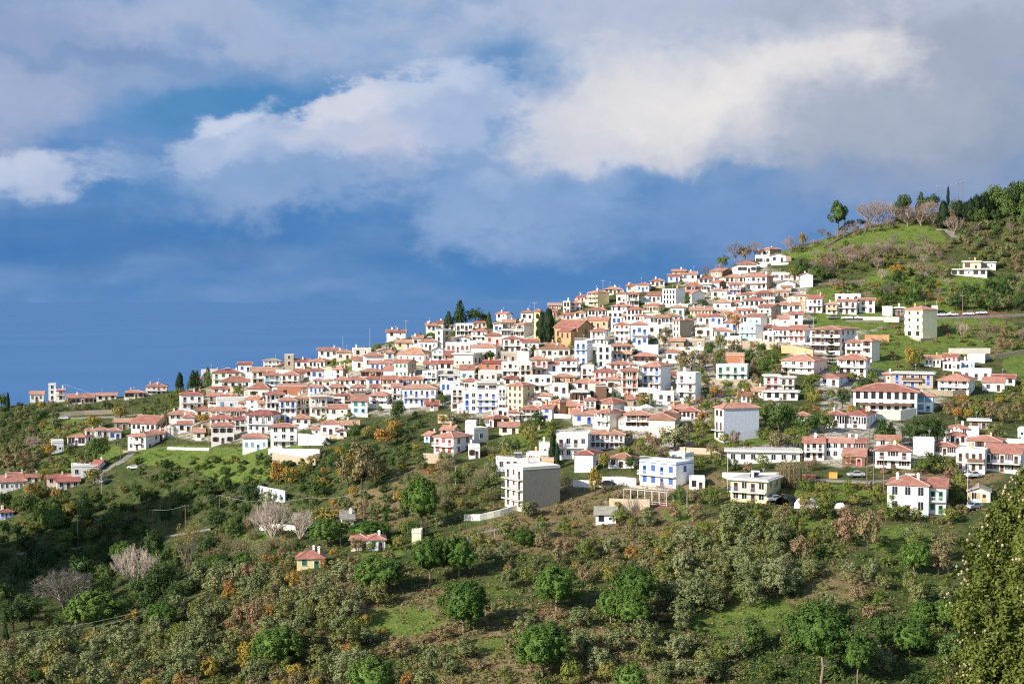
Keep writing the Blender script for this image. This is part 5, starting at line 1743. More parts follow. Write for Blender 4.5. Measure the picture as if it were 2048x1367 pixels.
# ------------------------------------------------------------------ utility poles and cables
def pole(x, yt, yb, cross=1, pale=False):
    s = S_at(x, yb); p = gp(x, yb)
    h = (yb - yt) / s
    root = link('utility_pole', None, None, p)
    m = M_STEEL if pale else M_POLE
    b = MB(); b.bar((0, 0, -1), (0, 0, h), .17 if pale else .28, 0, 8, .12 if pale else .19); b.put('post', [m], root)
    if cross:
        az = -math.atan2(p.x, p.y) + (.25 if cross == 1 else -.3)
        b = MB(); b.bar((-.95, 0, h - .35), (.95, 0, h - .35), .15)
        if cross == 2: b.bar((-.8, 0, h - 1.0), (.8, 0, h - 1.0), .12)
        o = b.put('crossarm', [m], root); o.rotation_euler.z = az
        b = MB()
        for u in (-.85, -.3, .3, .85): b.bar((u, 0, h - .28), (u, 0, h - .05), .10, 0, 6)
        b.put('insulator', [M_SLAB], o)
    tall = 'tall' if h > 7.5 else 'short'
    reg(root, x, (yt + yb) / 2, ('%s pale steel utility pole' if pale else '%s brown wooden utility pole') % tall, 'utility pole', 'utility poles on the hillside', word='pole')
    return Vector((p.x, p.y, p.z + h - .1))


PT = {}
for q in [(264, 815, 842, 0), (241, 886, 922, 1), (218, 910, 928, 0), (203, 945, 985, 0, 1), (39, 882, 903, 0), (131, 768, 797, 1, 1), (487, 764, 798, 0), (418, 852, 906, 0),
          (334, 838, 874, 0), (812, 640, 682, 1, 1), (740, 656, 700, 0, 1), (686, 672, 708, 0, 1), (156, 1029, 1088, 1, 1), (306, 1018, 1080, 1), (371, 1009, 1066, 1), (439, 989, 1026, 1),
          (620, 993, 1042, 1), (368, 1196, 1226, 0, 1), (727, 979, 1044, 1), (911, 933, 974, 0, 1), (854, 1015, 1058, 0), (681, 1062, 1092, 0), (989, 1056, 1085, 1, 1), (1582, 478, 524, 0),
          (1631, 497, 534, 0), (1542, 511, 546, 0), (1442, 528, 556, 0), (1611, 599, 632, 0), (1627, 634, 656, 1, 1), (1618, 828, 870, 0), (1660, 790, 822, 0, 1), (1738, 836, 888, 0),
          (1734, 888, 970, 0), (1747, 899, 990, 1), (1767, 908, 988, 0), (1982, 788, 828, 0), (1876, 371, 412, 2), (1917, 366, 412, 1), (1925, 362, 412, 2), (1830, 476, 502, 0),
          (1925, 590, 628, 1), (1873, 600, 634, 0, 1), (1746, 602, 640, 0), (1374, 978, 1024, 0, 1), (1455, 905, 978, 0, 1), (1069, 604, 655, 1, 1), (1300, 770, 830, 0, 1), (960, 800, 848, 0, 1),
          (1935, 918, 1010, 0, 1), (1206, 560, 604, 1, 1), (1104, 760, 812, 0, 1)]:
    PT[(q[0], q[1])] = pole(q[0], q[1], q[2], q[3], len(q) > 4)


def cable(a, b, sag, look):
    m = MB(); n = 14; pr = None
    for i in range(n + 1):
        t = i / n
        p = a.lerp(b, t) - a; p.z -= sag * 4 * t * (1 - t)
        if pr is not None: m.bar(pr, p, .05, 0, 4)
        pr = p
    o = m.put('power_cable', [M_STEEL], None, a)
    x, y = to_px(a.lerp(b, .5))
    reg(o, x, y, look, 'cable', 'power cables')


pl = list(PT.items())
g_ = lambda x: next(v for k, v in pl if k[0] == x)
cable(g_(439), g_(620), 1.6, 'sagging cable between the poles on the dark slope')
cable(g_(620), g_(727), 1.0, 'cable running on from the dark slope to the autumn trees')
cable(g_(306), g_(371), .6, 'cable between the two brown poles in the ravine')
cable(g_(371), g_(439), .6, 'cable climbing out of the ravine')
e0 = gp(60, 1300) + Vector((0, 0, 4.0))
cable(g_(368), e0, .8, 'upper of two cables crossing the olive grove')
cable(g_(368) - Vector((0, 0, 1.0)), e0 - Vector((0, 0, 1.2)), .8, 'lower of two cables crossing the olive grove')
cable(g_(131), g_(264) + Vector((0, 0, 3)), 1.0, 'thin cable along the left ridge')
cable(g_(1876), g_(1917), .5, 'cable between the hilltop poles')


# ------------------------------------------------------------------ yard things
def crate(x, y, w, h, d, m, name, look, lid=False):
    p = gp(x, y)
    b = MB()
    b.box(-w / 2, w / 2, -d / 2, d / 2, -.3, h, 0)
    for u in np.linspace(-w / 2, w / 2, 5): b.box(u - .06, u + .06, -d / 2 - .06, -d / 2, -.2, h - .05, 0)
    b.box(-w / 2 - .08, w / 2 + .08, -d / 2 - .08, d / 2 + .08, h, h + .12, 0)
    o = b.put(name, [m], None, p)
    o.rotation_euler.z = -math.atan2(p.x, p.y) - R(8)
    reg(o, x, y, look, name.replace('_', ' '))


crate(1667, 954, 1.9, 1.1, 1.5, mat('paint_orange', (.66, .32, .07), .6), 'skip_bin', 'orange skip bin in the open yard')
crate(1617, 957, 3.4, .9, 1.8, mat('paint_red_skip', (.45, .14, .12), .6), 'skip_bin', 'long reddish skip bin at the yard end')
crate(1654, 1009, 1.4, 1.3, 1.2, SHUT['o'], 'wooden_crate', 'orange brown crate among the rubbish')


def tarp(x, y, w, h, d, look):
    p = gp(x, y); b = MB(); n = 9
    g = {}
    r = random.Random(int(x))
    for i in range(n + 1):
        for j in range(5):
            u = i / n; v = j / 4
            z = h * min(1, 5 * min(u, 1 - u) + .3) * (.25 + .75 * math.sin(math.pi * min(1, max(.0, v)) ** .8)) * r.uniform(.85, 1.08) if 0 < j < 4 else -.3
            g[i, j] = ((u - .5) * w, (v - .5) * d, z)
    for i in range(n):
        for j in range(4): b.poly([g[i, j], g[i + 1, j], g[i + 1, j + 1], g[i, j + 1]])
    for i in (0, n):
        b.poly([g[i, j] for j in range(5)] if i else [g[i, j] for j in range(4, -1, -1)])
    o = b.put('tarpaulin_pile', [mat('tarp_white', (.68, .68, .68), .5, var=.15)], None, p)
    o.rotation_euler.z = -math.atan2(p.x, p.y)
    reg(o, x, y, look, 'tarpaulin')


tarp(1612, 1012, 5.4, 2.0, 3.0, 'large heap under a white tarpaulin in the yard')
tarp(1680, 1015, 2.4, 1.2, 1.6, 'small white covered heap beside the crate')
tarp(1466, 1048, 1.6, .6, 1.1, 'small white heap on the grass bank')


def shelter():
    p = gp(1573, 1008); b = MB(); n = 8
    a = [(-2 * math.cos(math.pi * i / n), 2.1 * math.sin(math.pi * i / n)) for i in range(n + 1)]
    for i in range(n):
        b.poly([(a[i][0], -2.5, a[i][1]), (a[i + 1][0], -2.5, a[i + 1][1]), (a[i + 1][0], 2.5, a[i + 1][1]), (a[i][0], 2.5, a[i][1])])
        b.bar((a[i][0], -2.52, a[i][1]), (a[i + 1][0], -2.52, a[i + 1][1]), .12)
    o = b.put('arched_shelter', [mat('cover_black', (.03, .03, .03), .6)], None, p)
    o.rotation_euler.z = -math.atan2(p.x, p.y) - R(20)
    reg(o, 1573, 1000, 'black arched shelter cover beside the pale yellow house', 'shelter')


shelter()


def pergola():
    p = gp(1290, 1010); b = MB()
    for i in range(7):
        for y in (0, 3.2): b.bar((-6 + 2 * i, y, -1), (-6 + 2 * i, y, 3.6), .13)
        b.bar((-6 + 2 * i, -.4, 3.65), (-6 + 2 * i, 3.6, 3.65), .10)
    for y in (0, 3.2): b.bar((-6.3, y, 3.6), (6.3, y, 3.6), .13)
    for z in (.5, 1.0): b.bar((-6, 0, z), (6, 0, z), .07)
    o = b.put('pergola', [M_RAILW], None, p)
    o.rotation_euler.z = -math.atan2(p.x, p.y) - R(30)
    reg(o, 1290, 985, 'white metal pergola frame in front of the blue corniced villa', 'pergola')


pergola()


def parasol():
    p = gp(1292, 838); b = MB()
    b.bar((0, 0, -.5), (0, 0, 4.6), .10, 0, 6)
    o = link('parasol', None, None, p)
    b.put('pole', [M_STEEL], o)
    b = MB()
    r = [(2.6 * math.cos(t), 2.6 * math.sin(t)) for t in np.linspace(0, 2 * math.pi, 9)[:-1]]
    for i in range(8):
        c, d = r[i], r[(i + 1) % 8]
        b.poly([(c[0], c[1], 3.6), (d[0], d[1], 3.6), (0, 0, 4.6)]); b.poly([(d[0], d[1], 3.58), (c[0], c[1], 3.58), (0, 0, 4.55)])
    b.put('canopy', [SHUT['w']], o)
    reg(o, 1292, 830, 'white parasol over the railed veranda', 'parasol')


parasol()

# ------------------------------------------------------------------ vegetation
def leafy(name, cen, nor, size, m, ratio=1.0, extra=None, extra_m=None):
    """one mesh of leaf-sized quads: centres, facing directions, sizes"""
    cen = np.asarray(cen); nor = np.asarray(nor)
    n = len(cen)
    nor = nor / (np.linalg.norm(nor, axis=1, keepdims=True) + 1e-9)
    a = nrs.normal(size=(n, 3))
    u = np.cross(nor, a); u /= (np.linalg.norm(u, axis=1, keepdims=True) + 1e-9)
    v = np.cross(nor, u)
    s = (size * nrs.uniform(.7, 1.3, n))[:, None]
    bend = nor * s * .18
    P = np.stack([cen - u * s * .5 * ratio, cen - v * s * .5 + bend, cen + u * s * .5 * ratio, cen + v * s * .5 + bend], 1).reshape(-1, 3)
    me = bpy.data.meshes.new(name)
    nv = len(P); ev, ef = extra if extra else ([], [])
    me.vertices.add(nv + len(ev))
    co = np.concatenate([P, np.asarray(ev, float).reshape(-1, 3)]).astype(np.float32)
    me.vertices.foreach_set('co', co.ravel())
    fl = [4] * n + [len(f) for f in ef]
    idx = np.concatenate([np.arange(nv), np.array([i + nv for f in ef for i in f], dtype=int)]).astype(np.int32)
    me.loops.add(len(idx)); me.loops.foreach_set('vertex_index', idx)
    me.polygons.add(len(fl))
    me.polygons.foreach_set('loop_start', np.concatenate([[0], np.cumsum(fl)[:-1]]).astype(np.int32))
    me.update(calc_edges=True)
    me.materials.append(m)
    if extra_m:
        me.materials.append(extra_m)
        me.polygons.foreach_set('material_index', [0] * n + [1] * len(ef))
    me.validate()
    return me


def sph(n):
    d = nrs.normal(size=(n, 3)); return d / np.linalg.norm(d, axis=1, keepdims=True)


def core(cx, cy, cz, rx, ry, rz, rough=.12):
    """lumpy closed inner mass, so a crown is not see-through"""
    V = []; Fc = []
    nu, nv_ = 10, 6
    for j in range(nv_ + 1):
        th = math.pi * j / nv_
        for i in range(nu):
            ph = 2 * math.pi * i / nu
            k = 1 + nrs.uniform(-rough, rough)
            V.append((cx + rx * k * math.sin(th) * math.cos(ph), cy + ry * k * math.sin(th) * math.sin(ph), cz + rz * k * math.cos(th)))
    for j in range(nv_):
        for i in range(nu):
            a = j * nu + i; b = j * nu + (i + 1) % nu
            Fc.append((a, a + nu, b + nu, b))
    return V, Fc


def clumps_mesh(name, C, rad, per, leaf, m, centre, up=.2, jit=.7, ratio=1.0, cr=None):
    """leaves around clump centres, facing outward"""
    C = np.asarray(C); k = len(C)
    d = sph(k * per)
    cc = np.repeat(C, per, 0); rr = np.repeat(np.asarray(rad) * np.ones(k), per)[:, None]
    pos = cc + d * rr * nrs.uniform(.55, 1.0, (k * per, 1))
    out = cc - np.asarray(centre)
    out = out / (np.linalg.norm(out, axis=1, keepdims=True) + 1e-6)
    nor = d * .9 + out * .6 + np.array([0, 0, up]) + nrs.normal(size=d.shape) * jit * .6
    return leafy(name, pos, nor, leaf, m, ratio, core(*cr) if cr else None)


def trunk_mesh(m, segs):
    b = MB()
    for (p, q, w, w2) in segs: b.bar(p, q, w, 0, 6, w2)
    return b.mesh('trunk', [m])


CR = {}     # kind -> list of (trunk mesh or None, crown mesh); unit size: height 1, crown width 1


def mk_pine(seed, cz=.545, lowz=.36, tk=.06, lean=.01):
    # umbrella pine: broad dense dome on a bare stem
    n = 150
    d = sph(n * 3); d = d[d[:, 2] > -.75][:n]
    lob = .97 + .15 * np.sin(np.arctan2(d[:, 1], d[:, 0]) * 3 + seed) + .10 * np.sin(np.arctan2(d[:, 1], d[:, 0]) * 5 + d[:, 2] * 4 + seed * 2)
    rz = np.where(d[:, 2] > 0, .40, lowz)
    C = d * np.stack([.43 * lob, .43 * lob, rz], 1) * nrs.uniform(.80, 1.06, (len(d), 1)) + np.array([0, 0, cz])
    crown = clumps_mesh('crown', C, nrs.uniform(.045, .085, len(C)), 52, .027, L_PINE, (0, 0, cz - .1), .25, .6, 1.3, (0, 0, cz - .01, .31, .31, min(.26, lowz + .03), .25))
    s = [((0, 0, -.1), (lean, .01, .22), tk, tk * .85), ((lean, .01, .22), (.01, .01, .52), tk * .85, tk * .65)]
    for k in range(5):
        a = k * 1.26 + seed
        s.append(((.01, .01, .38), (.24 * math.cos(a), .24 * math.sin(a), .60), .035, .02))
    return trunk_mesh(M_BARKP, s), crown


def mk_round(m, n=34, per=44, leaf=.05, zc=.55, rx=.40, rz=.36, low=-.75, rad=(.10, .17), jag=.18, cr=.40, ratio=1.0):
    d = sph(n * 4); d = d[d[:, 2] > low][:n]
    C = d * np.array([rx, rx, rz]) * nrs.uniform(1 - jag * 1.6, 1 + jag * .5, (len(d), 1)) + np.array([0, 0, zc])
    c = clumps_mesh('crown', C, nrs.uniform(*rad, len(C)), per, leaf, m, (0, 0, zc - .1), .2, .8, ratio, (0, 0, zc, rx * cr, rx * cr, rz * cr, .25) if cr > .42 else None)
    s = [((0, 0, -.12), (.02, .0, .32), .07, .05), ((.02, 0, .3), (.16, .05, .6), .04, .02), ((.02, 0, .3), (-.14, -.06, .62), .04, .02), ((.01, 0, .2), (-.02, .15, .55), .035, .02)]
    return trunk_mesh(M_BARK, s), c


def mk_olive(): return mk_round(L_OLIVE, 46, 40, .042, .52, .40, .38, -.85, (.08, .15), .34, .40, 1.5)


def mk_cyp(m=None, n=60, wob=.1):
    t = nrs.uniform(.03, .98, n)
    a = nrs.uniform(0, 2 * math.pi, n)
    r = .40 * np.minimum(1, (1 - t) * 2.1) ** .7 * nrs.uniform(.8, 1.1, n)
    C = np.stack([r * np.cos(a), r * np.sin(a), t], 1)
    c = clumps_mesh('crown', C, .11 * np.array([1, 1, 1])[0] * np.ones(n), 34, .055, m or L_CYP, (0, 0, .3), .5, .6, .7, (0, 0, .46, .34, .34, .48, .12))
    return trunk_mesh(M_BARK, [((0, 0, -.1), (0, 0, .3), .10, .08)]), c


def mk_conifer():
    C = []; rad = []
    for t in np.linspace(.22, .97, 11):
        w = .46 * (1 - t) ** .75 + .04
        k = max(3, int(9 * w / .4))
        for i in range(k):
            a = 2 * math.pi * i / k + nrs.uniform(0, 1)
            for q in (.55, 1.0):
                C.append((w * q * math.cos(a), w * q * math.sin(a), t - .03 * q + nrs.uniform(-.02, .02))); rad.append(.05 + .05 * w / .4)
    c = clumps_mesh('crown', C, np.array(rad), 20, .05, L_DARK, (0, 0, .4), .5, .7, 1.2)
    return trunk_mesh(M_BARK, [((0, 0, -.1), (0, 0, .95), .06, .01)]), c


def mk_blackpine():
    C = []
    for k in range(26):
        t = nrs.uniform(.36, .97); a = nrs.uniform(0, 6.28); r = nrs.uniform(.1, .42) * (1.15 - .6 * abs(t - .6) / .4)
        C.append((r * math.cos(a), r * math.sin(a), t))
    C = np.array(C)
    c = clumps_mesh('crown', np.concatenate([C, C + np.array([.06, .04, .01])]), .085, 46, .04, L_DARK, (0, 0, .45), .5, .6, 1.2, (0, 0, .66, .22, .22, .24, .3))
    s = [((0, 0, -.1), (0, 0, .9), .07, .02)] + [((0, 0, .35 + .02 * i), tuple(C[i]), .02, .01) for i in range(16)]
    return trunk_mesh(M_BARK, s), c


def mk_araucaria():
    C = []; rad = []
    for i, t in enumerate(np.linspace(.12, .95, 9)):
        w = .48 * (1 - t) ** .85 + .04
        for k in range(8):
            a = 2 * math.pi * k / 8 + i
            for q in (.35, .7, 1):
                C.append((w * q * math.cos(a), w * q * math.sin(a), t + .02 * q)); rad.append(.03)
    c = clumps_mesh('crown', C, np.array(rad), 16, .035, L_CYP, (0, 0, .2), .6, .5, 1.3)
    return trunk_mesh(M_BARK, [((0, 0, -.05), (0, 0, .98), .035, .012)]), c


def mk_bare(leaf=None, up=1.25, n0=10, lv=5, dense=.75, thick=.026, tw=None):
    """leafless tree: repeatedly forking branches"""
    b = MB(); tips = []

    def grow(p, d, L, w, k):
        q = p + d * L
        b.bar(p, q, w, 0, 3, w * .68)
        if k == 0:
            tips.append(q); return
        for i in range(3 if nrs.rand() < dense * .7 else 2):
            nd = (d + Vector(nrs.normal(size=3)) * .42 + Vector((0, 0, .18 * up))).normalized()
            grow(q, nd, L * nrs.uniform(.62, .86), w * .64, k - 1)
    for i in range(n0):
        a = 2 * math.pi * i / n0 + nrs.uniform(-.3, .3)
        t = nrs.uniform(.2, 1.5)
        grow(Vector((0, 0, .02 + .10 * nrs.rand())), Vector((t * math.cos(a), t * math.sin(a), up)).normalized(), .22, thick, lv)
    V = np.array(b.v)
    # fit into unit box
    mx = np.percentile(np.abs(V[:, :2]), 97.0); mz = np.percentile(V[:, 2], 99.3)
    sc = np.array([.5 / mx, .5 / mx, 1 / mz])
    b.v = [tuple(q) for q in V * sc]
    tr = trunk_mesh(M_BARKP, [((0, 0, -.1), (0, 0, .2), .06, .04)])
    cw = b.mesh('crown', [tw or M_TWIG])
    if leaf is not None:
        T = np.array([tuple(t) for t in tips]) * sc
        T = np.repeat(T, 3, 0) + nrs.normal(size=(len(T) * 3, 3)) * .02
        lm = leafy('leaves', T, nrs.normal(size=T.shape), .03, leaf)
        return tr, cw, lm
    return tr, cw


def mk_shrub(m, n=16, per=40, leaf=.085):
    d = sph(n * 4); d = d[d[:, 2] > -.15][:n]
    C = d * np.array([.36, .36, .62]) * nrs.uniform(.65, 1.1, (len(d), 1)) + np.array([0, 0, .22])
    return None, clumps_mesh('shrub', C, nrs.uniform(.12, .22, len(C)), per, leaf, m, (0, 0, .1), .3, .8, 1.0)


def mk_palm():
    b = MB(); pos = []; nor = []
    for k in range(34):
        a = k * 2.4; e = 1.1 - 1.7 * k / 34
        pr = None
        for i in range(7):
            t = i / 6
            r = .5 * t; z = .62 + .34 * (math.sin(e) * t - .9 * t * t * (1 - .3 * e)) + .05
            q = (r * math.cos(a) * max(.3, math.cos(e * .6)), r * math.sin(a) * max(.3, math.cos(e * .6)), z)
            if pr: b.bar(pr, q, .012, 0, 3)
            pr = q
            for w in range(5):
                pos.append((q[0] + nrs.normal() * .02, q[1] + nrs.normal() * .02, q[2] - .02 + nrs.normal() * .015)); nor.append(nrs.normal(size=3) * .5 + np.array([0, 0, 1]))
    me = leafy('crown', pos, nor, .075, L_SHRUB, .4, (b.v, b.f))
    return trunk_mesh(M_BARK, [((0, 0, -.1), (0, 0, .68), .11, .09)]), me


def mk_reeds():
    n = 160
    b = MB()
    P = nrs.uniform(-.5, .5, (n, 2)); pos = []
    for x, y in P:
        h = nrs.uniform(.65, 1.0); l = nrs.normal(size=2) * .05
        b.bar((x, y, -.05), (x + l[0], y + l[1], h), .014, 0, 3, .006)
        for k in range(7):
            t = nrs.uniform(.25, 1.05); pos.append((x + l[0] * t + nrs.normal() * .025, y + l[1] * t + nrs.normal() * .025, h * t))
    me = leafy('reeds', pos, nrs.normal(size=(len(pos), 3)) * np.array([1, 1, .4]), .07, L_REED, .45, (b.v, b.f), L_REED)
    return None, me


KINDS = {
    'stone_pine': [mk_pine(i) for i in range(4)],
    'tall_pine': [mk_pine(5, .66, .20, .042, .04), mk_pine(8, .64, .22, .042, -.03)],
    'palm_tree': [mk_palm()],
    'olive_tree': [mk_olive() for i in range(6)],
    'evergreen_tree': [mk_round(L_DARK, 40, 46, .045, .55, .40, .38, -.8, (.09, .15), .24, .45) for i in range(4)],
    'leafy_tree': [mk_round(L_SHRUB, 34, 44, .05, .54, .40, .36, -.8, (.09, .16), .28, .40) for i in range(4)],
    'autumn_tree': [mk_round(L_AUT, 28, 40, .055, .55, .38, .36, -.8, (.09, .16), .28, .38) for i in range(4)],
    'brown_tree': [mk_round(L_BROWN, 30, 40, .05, .55, .40, .36, -.8, (.09, .16), .28, .38) for i in range(4)],
    'cypress_tree': [mk_cyp() for i in range(3)],
    'conifer_tree': [mk_conifer() for i in range(3)],
    'black_pine': [mk_blackpine() for i in range(2)],
    'araucaria_tree': [mk_araucaria()],
    'bare_tree': [mk_bare() for i in range(4)],
    'sunlit_bare_tree': [mk_bare(None, 1.2, 13, 5, .8, .034, M_TWIGSUN) for i in range(3)],
    'poplar_tree': [mk_bare(L_AUT, 1.5, 7, 4) for i in range(2)],
    'green_shrub': [mk_shrub(L_SHRUB) for i in range(5)],
    'brown_shrub': [mk_shrub(L_BROWN) for i in range(4)],
    'autumn_shrub': [mk_shrub(L_AUT) for i in range(3)],
    'dark_shrub': [mk_shrub(L_DARK) for i in range(4)],
    'reed_clump': [mk_reeds() for i in range(3)],
}
LOOK = {
    'stone_pine': ('bright green umbrella pine with dense domed crown', 'umbrella pine'),
    'tall_pine': ('umbrella pine with bare stem and high spreading crown', 'long stemmed pine'),
    'palm_tree': ('shaggy palm tree', 'palm'),
    'olive_tree': ('silvery grey green olive tree', 'olive'),
    'evergreen_tree': ('dark evergreen tree with dense crown', 'dark evergreen tree'),
    'leafy_tree': ('mid green leafy tree', 'green leafy tree'),
    'autumn_tree': ('yellowing autumn tree', 'yellowing tree'),
    'brown_tree': ('brownish tree with fading leaves', 'brownish tree'),
    'cypress_tree': ('slim dark cypress', 'cypress'),
    'conifer_tree': ('dark pointed conifer', 'conifer'),
    'black_pine': ('tall dark pine with layered open crown', 'layered pine'),
    'araucaria_tree': ('tiered araucaria with flat whorls of branches', 'araucaria'),
    'bare_tree': ('bare leafless tree with brown twigs', 'bare tree'),
    'sunlit_bare_tree': ('sunlit pinkish bare tree', 'sunlit bare tree'),
    'poplar_tree': ('half bare poplar with yellow leaves', 'half bare poplar'),
    'green_shrub': ('green rounded shrub', 'green shrub'),
    'brown_shrub': ('brown dry shrub', 'brown shrub'),
    'autumn_shrub': ('yellow ochre shrub', 'yellow shrub'),
    'dark_shrub': ('dark evergreen shrub', 'dark shrub'),
    'reed_clump': ('pale feathery clump of reeds', 'reed clump'),
}
CAT = {k: ('shrub' if 'shrub' in k else 'reeds' if 'reed' in k else 'tree') for k in KINDS}
CNT = {k: 0 for k in KINDS}
TREES = []
PLANT_W = {'green_shrub', 'brown_shrub', 'autumn_shrub', 'dark_shrub'}


def plant(kind, x, yb, w, h, look=None, lm='', sink=.02):
    """a tree or shrub standing at a photo pixel; w and h in photo pixels"""
    s = S_at(x, yb); p = gp(x, yb)
    vs_ = KINDS[kind]
    v = vs_[rng.randrange(len(vs_))]
    if kind == 'stone_pine': w *= 1.10; h *= 1.04
    W, Hh = w / s, h / s
    rot = rng.uniform(0, 6.28)
    if v[0] is None:
        root = link(kind, v[1], None, p)
    else:
        root = link(kind, None, None, p)
        link('trunk', v[0], root)
        c = link('crown', v[1], root)
        if len(v) > 2: link('leaves', v[2], c)
    root.scale = (W, W, Hh)
    root.rotation_euler.z = rot
    CNT[kind] += 1
    big = 'large ' if Hh > 7.5 else 'small ' if Hh < 3.2 else ''
    if CAT[kind] == 'shrub': big = 'large ' if Hh > 2.6 else 'low ' if Hh < 1.4 else ''
    lk = look or (big + LOOK[kind][0])
    TREES.append((x, yb, w, h))
    reg(root, x, yb - h / 2, lk, CAT[kind], None if look else LOOK[kind][1] + 's on the hillside', lm, word=LOOK[kind][1])
    return root


